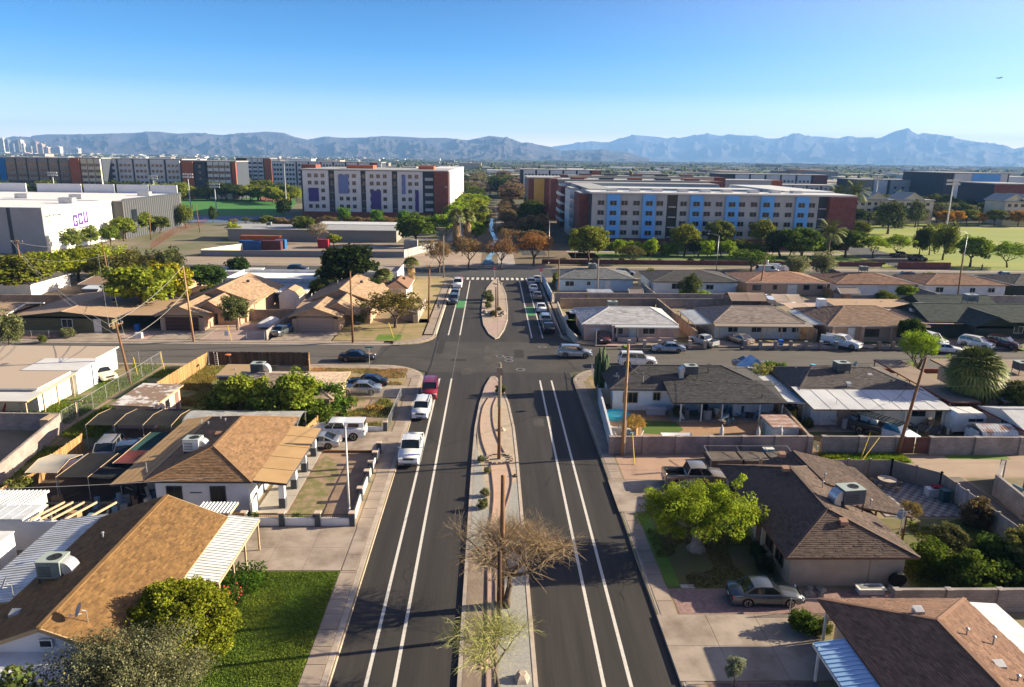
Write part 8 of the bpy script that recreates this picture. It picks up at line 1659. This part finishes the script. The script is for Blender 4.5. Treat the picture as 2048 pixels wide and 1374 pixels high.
for k,(x0,x1,y0,hh,m,m2) in enumerate(((29,97,330,17.4,CTN,BRICKM),(33,100,352,17.0,CG,ORB),(38,112,374,18.2,CCR,BRICKM),(60,150,396,16.6,CG,ORB))):
    q = thing('dormitory',('first','second','third','fourth')[k] + ' stepped dormitory wing showing its roof behind the blue-bayed one','building',(x0,y0,GZ)); b = MB(); b.box(x0,x1,y0,y0 + 12,0,hh); build(b,'wall',m,q); b = MB(); b.box(x0 - .3,x1 + .3,y0 - .3,y0 + 12.3,hh,hh + .5); build(b,'roof',ROOFW if k % 2 else ROOFG,q); build(MB().box(x0 - 3,x0,y0,y0 + 12,0,hh + .6),'brick_end',m2,q); build(MB().box(x1,x1 + 6,y0,y0 + 12,0,hh + .4),'brick_end',m2,q)
    for j in range(5): b = MB(); x = x0 + 6 + j * 13; b.box(x,x + 6,y0 + 2,y0 + 6,hh + .5,hh + 1.3); build(b,'solar_panel' if j % 2 else 'roof_unit',CD if j % 2 else m2,q)
for z in (3.5,6.7,9.9,13.1): b = MB(); b.box(25.8,27.2,247,261,z,z + .3); b.box(25.8,25.9,247,261,z + .3,z + 1.2); b.box(25.6,27.4,280,297,z,z + .3); b.box(25.6,25.7,280,297,z + .3,z + 1.2); build(b,'balcony',TRIM,r)
for k in range(9): b = MB(); x = 36 + k * 7.5; b.box(x,x + 3,231 + (k % 3) * 1.5,234 + (k % 3) * 1.5,16.9,17.9); build(b,'roof_unit',GALV,r)
# left far dormitories
RF = [5.5, 8.9, 12.3, 15.7, 19.1]
def rep(p0, p1, n, m, nw, gap=.14):
    o = []; w = (p1 - p0) / n
    for i in range(n): a,c = p0 + w * i,p0 + w * (i + 1 - gap); o.append((a,c,m,[a + (c - a) * (k + .7) / (nw + .4) for k in range(nw)],1.2))
    return o
slab_block('taupe far dormitory with a blue strip at the left edge',4,152,452,22,22.5,[(12,24,flatm('panel_deep_blue',(.01,.16,.42)),(),1.6)] + rep(25,152,6,CTN,3),RF)
slab_block('far dormitory with orange brick end and sunlit cream bays',152,213,446,22,22.8,[(152,171,ORB,(),2.0)] + rep(173,213,3,CCR,2),RF)
slab_block('long white-panelled far dormitory behind the sports field',213,372,458,22,22.6,rep(215,372,5,CW,3),RF); r = slab_block('far dormitory with orange brick corner and bright white end',372,478,450,22,22,[(372,394,ORB,(),2)] + rep(396,421,1,CD,1) + rep(422,468,4,CW,2) + [(470,478,ORB,(),1.4)],RF)
slab_block('farther white dormitory seen between the brick corners',478,545,640,22,23,rep(500,533,3,CW,2) + [(534,548,ORB,(),1)],RF); slab_block('white-panelled dormitory row behind the black and purple one',548,765,560,22,21.5,rep(550,745,8,CW,3) + [(746,756,ORB,(),1),(757,765,CW,(),1)],RF)
# right far buildings
for q in (('white-panelled dormitory at the far end of the campus path',1041,1200,500,20,19,rep(1046,1180,5,CW,3) + [(1182,1198,ORB,(),1)],RF[:4]),('yellow and maroon dormitory beside the tree-lined path',1056,1140,372,40,17,[(1056,1066,BRICKM,(),1),(1067,1088,CY,(),1),(1089,1102,BRICKM,(),1.5),(1103,1140,CG,(1110,1120),1),(1117,1128,CBL,(),1.5)],[7,11,15]),('grey and yellow low dormitory behind the blue bays',1180,1465,420,25,14,rep(1325,1440,6,CY,1,.5) + [(1335,1460,CG,(),.5)],[5,8,11]),('white dormitory block with maroon end on the right horizon',1432,1650,560,22,17,rep(1466,1620,5,CW,3) + [(1622,1648,BRICKM,(),1)],RF[:3]),('grey-green dormitory below the white horizon block',1450,1672,440,18,13,[(1455,1480,BRICKM,(),1)] + rep(1500,1668,6,CG,2),[5,8,11]),
          ('dark and white office building on the right horizon',1708,1845,520,30,15,[(1708,1740,CTN,(),1),(1742,1768,CW,(),1.5),(1775,1845,CG,(1785,1800,1815,1830),1)],[6,10]),('large modern arena with dark roof edge and pale glass front',1882,2010,480,50,21,[(1900,2005,CW,(),1),(1935,1990,CBL,(),1.6)],[]),('maroon brick block at the right edge',1984,2075,380,30,17,[(1984,2075,BRICKM,(2018,),.5)],[10])): slab_block(*q)
for i,(p0,p1,Y,lab) in enumerate(((1608,1690,340,'cream three-storey hall with peaked roofs, left one'),(1705,1868,330,'long cream three-storey hall with pinkish sunlit end'),(2012,2070,330,'cream hall cut off at the right edge'))):
    r = slab_block(lab,p0,p1,Y,14,10.5,[(p0,p1,CCR,[p0 + 8 + k * 13 for k in range(int((p1 - p0) / 13))],.3)],[3,6,9],back=CCR,ww=(1.4,1.3),name='hall'); x0,x1 = atY(p0,400,Y).x,atY(p1,400,Y).x
    for k in range(2): c = x0 + (x1 - x0) * (.3 + .45 * k); gable(r,c - 5,c + 5,Y - .5,Y + 14,11,14,ROOFG,TRIM,0,axis='y',wallm=CCR)
# GCU arena at the left
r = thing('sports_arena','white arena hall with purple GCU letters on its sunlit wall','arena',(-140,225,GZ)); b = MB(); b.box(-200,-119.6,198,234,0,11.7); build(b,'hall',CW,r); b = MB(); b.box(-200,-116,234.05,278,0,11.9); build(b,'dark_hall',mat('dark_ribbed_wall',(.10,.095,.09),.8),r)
b = MB(); b.box(-119.58,-119.3,198,233.9,0,12.4); build(b,'sunlit_wall',flatm('arena_lit_tone',(.74,.72,.68)),r); b = MB(); b.box(-200,-119.4,197.7,197.98,0,12.3); build(b,'shaded_wall',flatm('arena_shade_tone',(.30,.31,.33)),r); b = MB(); b.box(-128.5,-127.6,197.6,197.69,0,12.2); build(b,'recess_dark_strip',CD,r)  # sun and shade put into the wall colours; dark strip stands for the recess
b = MB(); [b.box(-115.99,-115.9,235 + k * 1.5,235.7 + k * 1.5,0,12) for k in range(28)]; b.box(-116,-115.85,234,278,12,12.6); build(b,'wall_ribs',CD,r); b = MB(); b.box(-115.9,-115.8,239,242.4,5,9); build(b,'window',GLASS,r)
b = MB(); b.box(-200,-119.6,198,234,11.7,11.9); b.box(-200,-116.2,234,278,11.9,12.1); build(b,'roof',flatm('arena_roof',(.72,.70,.68)),r)
for i,(x0,x1) in enumerate(((-200,-172),(-168,-152),(-151,-140),(-139,-127.5),(-126.8,-117))): b = MB(); b.box(x0,x1,277.5,278,12,15.2); build(b,'parapet_screen',flatm('screen_white',(.56,.58,.62)),r)
for i,(x,y) in enumerate(((-146,214),(-139,206),(-133,240),(-126,222),(-150,240),(-121.8,262))): b = MB(); b.box(x - 2,x + 2,y - 1.2,y + 1.2,11.9,13.6); b.box(x - 1,x + 1.9,y - 1.3,y - 1.2,12.3,13.3); build(b,'roof_unit',GALV,r)
PURP = mat('letter_purple',(.09,.03,.24),.6); LS = {'G': [(0,0,.28,1),(.28,0,1,.2),(.28,.8,1,1),(.72,.2,1,.5),(.5,.36,.72,.5),(.72,.66,1,.8)],'C': [(0,0,.28,1),(.28,0,1,.2),(.28,.8,1,1),(.72,.2,1,.34),(.72,.66,1,.8)],'U': [(0,.0,.28,1),(.28,0,.72,.2),(.72,0,1,1)]}
for i,(ch,z) in enumerate((('G',6.3),('C',6.6),('U',6.9))):
    b = MB(); y0 = 211.6 + i * 2.75
    for (a,c,d,e) in LS[ch]: b.box(-119.29,-119.2,y0 + a * 2.2,y0 + d * 2.2,z - .3 + c * 3.3,z - .3 + e * 3.3)
    build(b, 'letter', PURP, r)
for s,y,z,sz in (('GRAND CANYON UNIVERSITY',215.6,5.4,.7),('33rd W. 29TH AVE',202.2,9.8,1.0),('33',200.2,8.4,1.1)): t = obj('lettering',text_mesh(s,sz,.02),r,(-119.2 + 140,y - 225,z)); t.rotation_euler = (R(90),0,R(90)); t.data.materials.append(PURP if sz < .9 else DARKM)
# sports field
polysheet('sports_field',[(-236,505),(-138,505),(-112,425),(-93,330),(-150,330)],.14,mat('turf_green',(.05,.17,.03),.9,(.06,.20,.035),.02,3)); polysheet('sports_field_clay',[(-232,500),(-185,500),(-190,475),(-215,470)],.15,flatm('clay_red',(.30,.08,.04))); polysheet('sports_field_clay',[(-148,478),(-126,470),(-120,440),(-136,430)],.15,MATS['clay_red']); polysheet('court',[(-140,326),(-88,326),(-84,300),(-128,290)],.15,flatm('court_blue',(.10,.15,.24)))
lot('car_park', -160, -118, 280, 328, ASPH3, .145)
for i,(px,by,ty) in enumerate(((40,392,345),(93,385,345),(114,415,345),(156,388,315),(194,392,343),(229,383,317),(312,410,352),(372,392,314),(383,432,348),(434,432,368),(573,412,318),(1745,442,352),(1887,490,360))):
    p = at(px,by); hh = atY(px,ty,p.y).z; r = thing('floodlight_mast','floodlight mast %s' % ('behind the arena roof, far left of the field','left one of the pair over the arena roof','short one over the arena roof','tall one above the arena roof','right of the tall one over the arena roof','at the left end of the sports field','before the near edge of the sports field','at the far edge of the field','mid field, near side','by the blue court','at the right end of the field','left one in the park beyond the maroon brick end','tallest in the grassy park')[i],'floodlight',p,group='floodlight masts'); b = MB(); b.tube(p,(p.x,p.y,hh),.3,.16,8); build(b,'mast',GALV,r)
    b = MB(); [b.box(p.x - 2.2 + k * .95,p.x - 1.6 + k * .95,p.y - .3,p.y + .3,hh - 1.2 * j - .4,hh - 1.2 * j + .2) for k in range(5) for j in range(2)]; b.box(p.x - 2.3,p.x + 2.3,p.y - .08,p.y + .08,hh - .6,hh - .5); build(b,'lamp_bank',GALV,r)
# containers, yards, fences
def cont(px,py,L_,c,label,z=0,rz=0): p = at(px,py); r = thing('shipping_container',label,'container',(p.x,p.y,GZ + z),rz); c = tuple(q * .75 for q in c); m = mat('cont' + str(c),c,.7,tuple(q * .8 for q in c),.5,5); b = MB(); b.box(-L_ / 2,L_ / 2,-1.2,1.2,0,2.6); [b.box(-L_ / 2 + .15 + k * .5,-L_ / 2 + .38 + k * .5,-1.25,-1.2,.1,2.5) for k in range(int(L_ * 2) - 1)]; obj('body',b.mesh('body',m),r); b = MB(); b.box(L_ / 2,L_ / 2 + .04,-1.1,1.1,.1,2.5); obj('door',b.mesh('door',m),r)
cont(523,488,12,(.48,.13,.04),'long orange container behind the blue ones'); cont(503,499,6,(.02,.10,.32),'blue container left of the dark red one'); cont(536,499,8,(.12,.03,.03),'dark red container in front of the orange one'); cont(648,496,3,(.45,.02,.05),'small red container beside the big dark tree'); cont(822,497,4,(.5,.48,.42),'white container by the fence near the palms'); cont(562,497,3,(.02,.16,.42),'bright blue box right of the dark red container')
block_wall([(-78,196.2),(-24,197.6)],1.6,'long dark grey wall along the dirt strip',flatm('wall_slate',(.20,.20,.21)),pilw=0,pil=9); block_wall([(-78,196.4),(-69,216)],1.8,'cream wall at the left side of the container yard',CCR,pilw=0); panel_fence([(-24,197.5),(-16.5,218)],2.2,'corrugated pale fence by the white container',GALV,4)
mhouse('long low grey-roofed workshop behind the containers',-84,-30,232,246,CTN,ROOFG,'flat',4,4.3,ez=0,name='workshop',cat='building',acu=(-72,238,4.4,'small cooler on the long low workshop roof',0)); mhouse('long white-roofed carport below the purple dormitory',-62,-30,262,270,CTN,ROOFW,'flat',3,3.3,ez=0,name='long_carport',cat='carport')
RFN = flatm('fence_red_metal', (.24, .05, .04))
for pts,lab in ((((-97,209),(-108,250),(-112,290)),'red metal fence along the approach road by the arena'),(((-84,285),(-40,292)),'red metal fence below the purple dormitory'),(((-125,197),(-100,190)),'red metal fence before the arena wall'),(((10,262),(22,262)),'red metal gate across the campus path'),(((96,187),(112,187)),'red metal fence by the park gate'),(((17,190),(40,190)),'red fence before the maroon base of the blue dormitory')): rail_fence(pts,2.0,lab,RFN,4,.5)
block_wall([(13,189),(30,189.4),(104,190)],1.1,'low red-brown campus wall above the avenue',BRICKM,pilw=0,pil=10); block_wall([(106,186),(120,186)],1.8,'maroon gate wall at the park entrance',BRICKM,pilw=0)
# canal with water
ribbon(smooth([(-.6,186),(-.9,200),(.2,212),(-.3,226),(1.0,245),(.2,262),(-.6,285),(-.2,330)]),[1.2 - .15 * (k % 4) + .35 * (k % 3) for k in range(36)],'canal_water',mat('water_pale',(.14,.26,.34),.2,(.34,.44,.5),.6,6,fac=(.45,.6),spec=.8),GZ + .03,kerb=False)
b = MB(); b.lathe([(1.5,0),(1.5,.5),(1.2,1.1)],10,0,(-1.0,187,GZ)); single('culvert_mouth',b,mat('blue_tarp',(.25,.45,.6),.6,(.04,.08,.12),1),'blue-white tarp heap at the canal mouth on the avenue','tarp')
# people in the park and by the kerb
def person(px, py, label, sh, tr, h=1.72, bike=False):
    p = at(px,py); r = thing('person',label,'person',p,rnd.uniform(0,6)); k = h / 1.72; me = bpy.data.meshes.new('body'); J = [(0,0,.95),(0,0,1.15),(0,0,1.42),(0,0,1.52),(0,.02,1.63),(.1,0,.9),(.13,.05,.5),(.12,-.05,.08),(-.1,0,.9),(-.13,-.12,.5),(-.12,-.2,.1),(.2,0,1.4),(.26,.04,1.12),(.24,.14,.9),(-.2,0,1.4),(-.26,-.04,1.12),(-.24,.08,.9)]
    E = [(0,1),(1,2),(2,3),(3,4),(0,5),(5,6),(6,7),(0,8),(8,9),(9,10),(2,11),(11,12),(12,13),(2,14),(14,15),(15,16)]; RD = [.14,.14,.15,.06,.11,.1,.07,.05,.1,.07,.05,.07,.05,.04,.07,.05,.04]
    me.from_pydata([tuple(c * k for c in q) for q in J],E,[]); o = obj('body',me,r); o.modifiers.new('s','SKIN'); [setattr(v,'radius',(q,q)) for v,q in zip(me.skin_vertices[0].data,RD)]; me.materials.append(flatm('cloth' + str(tr),tr)); b = MB(); b.lathe([(.17,.92),(.2,1.2),(.2,1.42),(.08,1.5)],8); obj('shirt',b.mesh('shirt',flatm('cloth' + str(sh),sh),smooth=True),r)
    b = MB(); b.lathe([(.03,1.68),(.1,1.70),(.1,1.76),(.03,1.8)],8); obj('hair',b.mesh('hair',DARKM,smooth=True),r)
for q in ((1914,450,'person in dark clothes, middle one on the park grass',(.05,.05,.06),(.05,.05,.07)),(1919,451,'person in dark clothes, right of the pair in the park',(.03,.03,.04),(.06,.05,.05)),(1906,447,'person standing left of the pair in the park',(.1,.08,.07),(.04,.05,.1)),(1849,441,'person in a red top, alone on the far park grass',(.3,.05,.06),(.04,.04,.05)),(1975,442,'person walking on the far right of the park path',(.05,.06,.1),(.05,.05,.05)),(1963,541,'person in brown beside a bicycle at the park kerb',(.2,.09,.05),(.05,.05,.06)),(877,619,'person in a pale top on the sidewalk by the utility cabinet',(.45,.5,.6),(.04,.05,.1))): person(*q)
p = at(1966,541); bicycle(p.x + .6,p.y,.3,'bicycle held by the person in brown at the park kerb',(.05,.05,.06)); 
for (px,py,k,pm,lab) in ((1800,515,'pickup',P_BLK,'black pickup inside the park gate'),(1835,522,'bigsuv',P_BLK,'black SUV right of the pickup at the park gate')): car(k,at(px,py),5,pm,lab,None,True)
# ------------------------------------------------------------------ trees (photo x, photo y of the foot, height, kind, colour, what it stands by)
YG,LG,OG,DG,BR,OR,SG = (.27,.30,.03),(.25,.34,.03),(.14,.16,.03),(.06,.085,.02),(.23,.15,.085),(.42,.22,.04),(.18,.19,.10)
TT = [
 (700,592,10.5,'round',(.03,.045,.015),'huge dark green tree behind the tan stepped gables',1.25),(790,655,6.6,'airy',(.15,.12,.04),'brown-green mesquite on the dry corner lawn',1.5),(475,660,5.6,'young',(.13,.15,.06),'sparse grey-green tree before the dark garage house',1.25),(285,640,9.4,'round',(.22,.26,.03),'large yellow-green tree beside the olive house',1.25),(338,622,8.9,'round',(.30,.27,.025),'golden yellow tree right of the large yellow-green one',1.05),
 (415,590,6.2,'round',(.07,.12,.03),'green tree behind the golden yellow tree',1.5),(478,560,5.2,'round',(.04,.07,.02),'dark green tree left of the pale flat-roofed house',1.1),(655,580,5.0,'round',OG,'olive tree left of the huge dark tree',1.2),(1380,598,4.8,'willow',(.10,.12,.05),'rounded dark tree on the grey-pink wall',1.2),(1110,580,4,'young',OG,'thin dark shrub tree at the blue corner wall',.5),
 (20,700,5.0,'willow',(.14,.15,.07),'grey-green tree at the left edge of the side street',1.0),(492,846,5.4,'round',(.24,.28,.04),'yellow-green tree before the pinkish tan roof, left one',1.0),(545,848,4.6,'bush',(.20,.25,.04),'green bush tree between the two yard trees',1.1),(595,848,5.8,'round',(.23,.28,.04),'tall spiky green tree before the pinkish tan roof',.9),(660,832,4.2,'bush',(.10,.17,.03),'dense dark green round bush at the weedy yard',1.05),(632,850,3.0,'bush',(.12,.17,.03),'low bright bush above the white pickup',1.2),(455,840,4.4,'bush',OG,'dark bush at the left corner of the pinkish tan roof',1.0),
 (135,675,1.6,'bush',SG,'round clipped shrub in the red gravel before the olive house',1.3),(85,685,1.2,'bush',OG,'small palm-like shrub near the white sign',1.0),
 (45,590,8,'round',(.17,.18,.03),'wide olive-yellow tree by the leaning pole, upper left',1.7),(110,560,7,'airy',(.22,.23,.03),'yellowish tree below the grey arena wall',1.8),(258,565,7.5,'airy',(.13,.12,.04),'brown-green mesquite below the arena',1.6),(335,560,6.5,'willow',(.09,.10,.04),'dark willow-like tree right of the mesquite',1.5),(215,580,5,'bush',OG,'dark bush behind the low brown-roofed house',1.2),(145,507,7,'young',(.20,.24,.06),'pale green street tree, left of three before the arena',1.2),(182,499,7,'young',(.22,.27,.05),'pale green street tree, middle before the arena letters',1.25),(248,482,7.5,'round',(.20,.24,.03),'bright green tree at the dark corner of the arena',1.2),(282,470,8,'round',(.18,.22,.03),'bright round tree before the dark arena hall',1.2),(222,492,6,'round',(.15,.2,.03),'green tree between the letters and the dark hall',1.1),(320,466,6,'round',OG,'green tree by the end of the dark hall',1.4),(372,455,8,'willow',OG,'olive tree by the blue court',1.0),(468,480,6,'young',YG,'yellow-green tree on the approach road corner',1.2),(427,445,6,'willow',DG,'dark slim tree by the court',.8),
 (610,480,8,'round',(.12,.15,.03),'green tree left below the purple dormitory',1.1),(636,488,7,'wispy',(.30,.24,.18),'pinkish bare tree below the purple dormitory',1.1),(690,448,7,'young',(.12,.24,.03),'round street tree, first before the purple dormitory',1.1),(755,453,7,'young',(.12,.24,.03),'round street tree, second before the purple dormitory',1.1),(808,456,7,'young',(.12,.24,.03),'round street tree, third before the purple dormitory',1.1),(876,462,6.5,'young',(.14,.26,.03),'round street tree, last before the red brick end',1.0),(835,492,10,'round',(.12,.17,.03),'large green tree behind the white container',1.5),(570,440,9,'round',DG,'dark tree at the left corner of the purple dormitory',.9),(668,494,4,'round',YG,'small yellow tree by the long carport',1.2),
 (878,545,8.4,'wispy',BR,'brown umbrella tree, leftmost of the avenue row',.95),(937,537,8.4,'wispy',BR,'brown umbrella tree, second of the avenue row',1.0),(1002,538,8.2,'wispy',(.25,.14,.07),'brown umbrella tree right of the canal mouth',1.0),(1068,532,9.0,'wispy',(.27,.13,.05),'wide orange-brown tree left of the campus lamp',1.2),
 (1178,530,10.5,'round',(.20,.22,.04),'large yellow-green tree before the left blue bays',1.1),(1238,520,6,'young',LG,'small bright tree, first before the blue bays',.8),(1262,528,5.5,'airy',(.14,.13,.05),'olive low tree, first before the blue bays',1.4),(1300,522,6.5,'young',LG,'small bright tree, second before the blue bays',1.0),(1150,515,6,'young',LG,'small bright tree at the left end of the grey dormitory',.9),(1368,512,9.5,'round',(.22,.23,.04),'yellow-green tree before the dark stair of the grey dormitory',1.0),(1438,505,10,'round',(.17,.19,.05),'dense green tree before the middle blue bay',1.0),(1412,525,6.2,'young',LG,'small bright tree before the middle blue bay',.95),(1457,525,6.2,'young',LG,'small bright tree left of the curved street lamp',.95),(1522,505,10.5,'round',(.22,.23,.04),'tall yellow-green tree before the fifth blue bay',.8),(1500,545,6.5,'airy',(.10,.16,.03),'green spreading tree behind the charcoal far roof',1.7),(1560,515,8.5,'round',DG,'dark tree left of the date palm',1.3),(1600,520,9.5,'round',(.12,.18,.03),'big green tree right of the date palm',1.4),(1690,515,8.5,'round',(.10,.14,.03),'green tree at the foot of the maroon brick end',1.4),(1590,560,5.5,'willow',SG,'grey-green olive tree on the avenue, left one',1.3),(1645,552,5.5,'willow',SG,'grey-green olive tree on the avenue, right one',1.3),(1745,515,7,'airy',LG,'yellow-green tree left by the park gate',1.3),(1792,512,7,'airy',LG,'yellow-green tree right by the park gate',1.2),(1775,468,12,'willow',(.09,.11,.05),'big grey-green willow in the park',1.3),(1830,455,11,'willow',(.11,.13,.06),'pale willow behind the big one in the park',1.0),(1838,510,8,'willow',DG,'slim dark tree by the park fence',.8),(1858,510,8.5,'willow',OG,'leaning olive tree by the park fence',.8),(1885,520,10,'willow',OG,'tall drooping tree under the tall floodlight',.9),(1940,533,8.5,'round',(.19,.26,.04),'spreading green tree in the park, left of the lone one',1.2),(2014,535,7.6,'airy',(.22,.32,.04),'lone bright green tree at the right of the park',1.25),(1715,480,7,'round',OG,'olive tree right behind the maroon brick end',1.4),
 (262,380,14,'willow',(.12,.11,.05),'big olive-brown tree behind the field',1.2),(120,392,11,'willow',OG,'dark tree before the taupe far dormitory',1.2),(68,385,9,'round',(.06,.11,.03),'green tree below the blue strip dormitory',1.5),(525,392,11,'round',OG,'olive trees clump at the right end of the field',1.6),(160,385,9,'round',OG,'dark green tree below the orange brick end',1.4)]
for (px,py,hh,k,c,lab,w) in TT: tree(k,at(px,py),hh,c,lab,'shrub' if 'shrub' in lab else 'tree',w)
for (px,py,hh,lab,v) in ((768,592,6.2,'fan palm behind the long tan gables',1),(823,560,5.8,'fan palm on the dry lot by the avenue',2),(913,492,13,'left of the two big skirted fan palms by the canal',3),(935,490,13,'right of the two big skirted fan palms by the canal',1),(966,465,11,'slimmer fan palm on the canal bank',2)): palm(at(px,py),hh,lab,v,.6 if hh < 8 else 1.4,1.25 if hh < 8 else .8)
date_palm(at(1652,538),12.5,'date palm rising before the maroon end of the grey dormitory')
def ORD(i): i += 1; return str(i) + ('th' if 10 < i % 100 < 14 else {1: 'st',2: 'nd',3: 'rd'}.get(i % 10,'th'))
def row(n,x0,x1,y0,y1,kinds,cols,hs,label,group,w=1.3,seed=1):
    r_ = random.Random(seed)
    for i in range(n): t = (i + r_.random() * .7) / n; tree(r_.choice(kinds),(x0 + (x1 - x0) * t + r_.uniform(-.8,.8),y0 + (y1 - y0) * t + r_.uniform(-2,2),GZ),r_.uniform(*hs),vary(r_.choice(cols),.2),label + ', ' + ORD(i) + ' from the ' + ('left' if abs(x1 - x0) > abs(y1 - y0) else 'near end'),'tree',w,group=group)
row(16,-5,-8,232,420,('round','young'),(OG,YG,LG),(6,10),'green tree in the row along the canal bank','trees along the canal',seed=2); row(16,5.5,7.5,215,420,('wispy','airy'),(BR,(.17,.13,.08)),(5,8),'brown winter tree in the row along the campus path','brown trees along the campus path',seed=3)
row(14,12,22,215,400,('round','wispy'),(BR,OG,DG),(6,9),'mixed tree between the path and the grey dormitory','trees beside the campus drive',1.4,4); row(12,-17,-14,250,430,('round',),(LG,YG),(6,8),'bright green tree beside the white dormitory wing','trees beside the white wing',1.2,5)
row(40,-330,-110,425,440,('round','airy','willow'),(OG,DG,YG),(7,11),'tree in the belt behind the sports field','trees behind the sports field',1.5,6); row(16,-190,-112,512,400,('round',),(OG,YG),(7,10),'olive tree at the right side of the sports field','trees right of the sports field',1.4,7)
row(16,190,300,322,326,('round',),(OR,(.5,.26,.03),OG),(6,8),'orange-leafed tree in the row behind the park','orange trees behind the park',1.3,8); row(26,120,340,300,400,('round','willow'),(DG,OG,SG),(6,10),'dark tree in the belt beyond the park path','trees beyond the park',1.4,9); row(34,95,400,355,430,('round','willow','young'),(DG,OG),(8,13),'tree among the right-hand campus halls','trees among the campus halls',1.3,10)
row(22,34,102,206,210,('airy','bush','round'),(OG,DG,LG),(2.5,6),'low tree before the maroon base storey','low planting before the grey dormitory',1.3,11); row(26,-100,-30,286,296,('bush','wispy'),(OG,(.24,.17,.08)),(2,4),'low shrub in the planted belt below the purple dormitory','planting below the purple dormitory',1.6,12); row(24,18,108,191,193,('bush',),(OG,DG),(.8,1.5),'small round shrub along the campus wall','shrubs along the campus wall',1.4,13); row(26,-60,40,440,560,('round','wispy'),(DG,OG,(.3,.22,.2)),(9,14),'tree in the far belt at the end of the path','trees at the end of the campus path',1.4,14); row(9,-100,-80,138,165,('airy','willow'),(OG,YG),(5,7),'olive tree at the left edge below the arena','trees at the left edge',1.6,15)
row(26,-11,-16,430,900,('round','wispy'),(OG,DG,(.24,.19,.15)),(9,13),'tree on the left of the far tree-lined avenue','left trees of the far avenue',1.5,21); row(26,11,12,410,900,('round','wispy'),(DG,OG,(.22,.15,.10)),(9,13),'tree on the right of the far tree-lined avenue','right trees of the far avenue',1.5,22); row(30,-120,130,600,640,('round','willow'),(DG,OG),(9,13),'tree in the wide belt across the far plain','trees across the far plain',1.5,23)
for (px,py,hh,k,c,lab,w) in ((1365,600,2.2,'bush',LG,'bright bush at the foot of the grey-pink wall'  ,1.0),(1405,603,2.4,'bush',LG,'bright low bushes behind the grey-brown roof',1.3),(1770,612,3.2,'bush',OG,'dark bush behind the tan annex',1.3),(1810,607,3.8,'round',(.17,.24,.03),'green round tree behind the tan annex',1.2),(1676,583,3.0,'young',SG,'thin pale shrub at the corner of the far white house',.8),(1855,560,2.0,'bush',OG,'low hedge on the avenue beside the black off-road car',1.6),(720,645,3.4,'bush',OG,'dark shrub at the entry of the corner tan house',1.0),(640,600,4.2,'round',OG,'olive tree between the pale flat house and the tan gables',1.1),(745,600,4.4,'round',DG,'dark tree below the tall fan palm',1.1),(430,612,4.0,'round',OG,'green tree behind the first stepped gable',1.4),(1228,575,1.6,'bush',OG,'small bush at the blue house wall',1.2),(1490,570,3.4,'round',OG,'small tree between the charcoal and orange-tan roofs',1.0),(1300,560,3.0,'bush',OG,'shrub between the two left far houses',1.0)): tree(k,at(px,py),hh,c,lab,'shrub' if k == 'bush' else 'tree',w)
date_palm((150,318,GZ),17,'tall palm before the cream hall, left one'); date_palm((157,316,GZ),19,'tall palm before the cream hall, right one')
p = atY(1998,156,900); r = thing('small_aircraft','tiny dark aircraft alone in the sky at the upper right','aircraft',p,.3); b = MB(); b.lathe([(.05,-4),(.5,-2.5),(.55,1),(.1,3.5)],8,0,(0,0,0),'Y'); obj('fuselage',b.mesh('fuselage',DARKM),r); b = MB(); b.box(-5,5,-.6,.7,.1,.22); obj('wing',b.mesh('wing',DARKM),r); b = MB(); b.box(-1.6,1.6,-3.8,-3.1,.1,.2); b.box(-.06,.06,-3.9,-3,.1,1.4); obj('tail',b.mesh('tail',DARKM),r)
# grass that nobody could count
def grass(name, x0, x1, y0, y1, n, h, c, seed, clump=0):
    r_ = np.random.RandomState(seed); X = r_.uniform(x0,x1,n); Y = r_.uniform(y0,y1,n)
    if clump: k = vnoise(X * clump,Y * clump,seed) > .5; X = X[k]; Y = Y[k]; n = len(X)
    a = r_.uniform(0,6.28,n); w = .035 + .03 * r_.rand(n); hh = h * (.5 + r_.rand(n)); dx,dy = np.cos(a) * w,np.sin(a) * w; Z = np.full(n,GZ + .01); l = r_.uniform(-.5,.5,(2,n)) * hh
    V = np.stack([np.stack([X - dx,Y - dy,Z],1),np.stack([X + dx,Y + dy,Z],1),np.stack([X + l[0],Y + l[1],Z + hh],1)],1).reshape(-1,3); o = obj(name,tri_mesh(name,V,np.arange(n * 3).reshape(-1,3),LEAF,r_.uniform(.6,1.4,n)[:,None] * (.7 + .6 * vnoise(X * .9,Y * .9,seed + 5) + .2 * vnoise(X * 4,Y * 4,seed))[:,None] * np.stack([1 + .5 * vnoise(X * .5,Y * .5,seed + 8),np.ones(n),np.ones(n)],1)),color=c); o['kind'] = 'stuff'
grass('lawn_grass',-17.9,-10.0,26,43.2,60000,.05,(.11,.19,.025),1); grass('weeds',-42,-38,44,91,16000,.22,(.10,.17,.02),2,.35); grass('weeds',-60,-43,70.5,92,22000,.25,(.10,.17,.02),3,.25); grass('weeds',-36.8,-29,76,91,22000,.3,(.20,.21,.06),4,.4); grass('weeds',-17.3,-10.4,69,79,7000,.2,(.14,.17,.04),5,.5); grass('weeds',31,39,61.4,63.2,5000,.25,(.14,.24,.02),6); grass('weeds',28,37.8,39,50.4,12000,.14,(.10,.15,.03),7,.4); grass('weeds',-23,-10.8,84,91,12000,.12,(.24,.20,.08),8,.5); grass('weeds',11.7,19,41.3,51.3,9000,.1,(.12,.13,.04),9,.5)
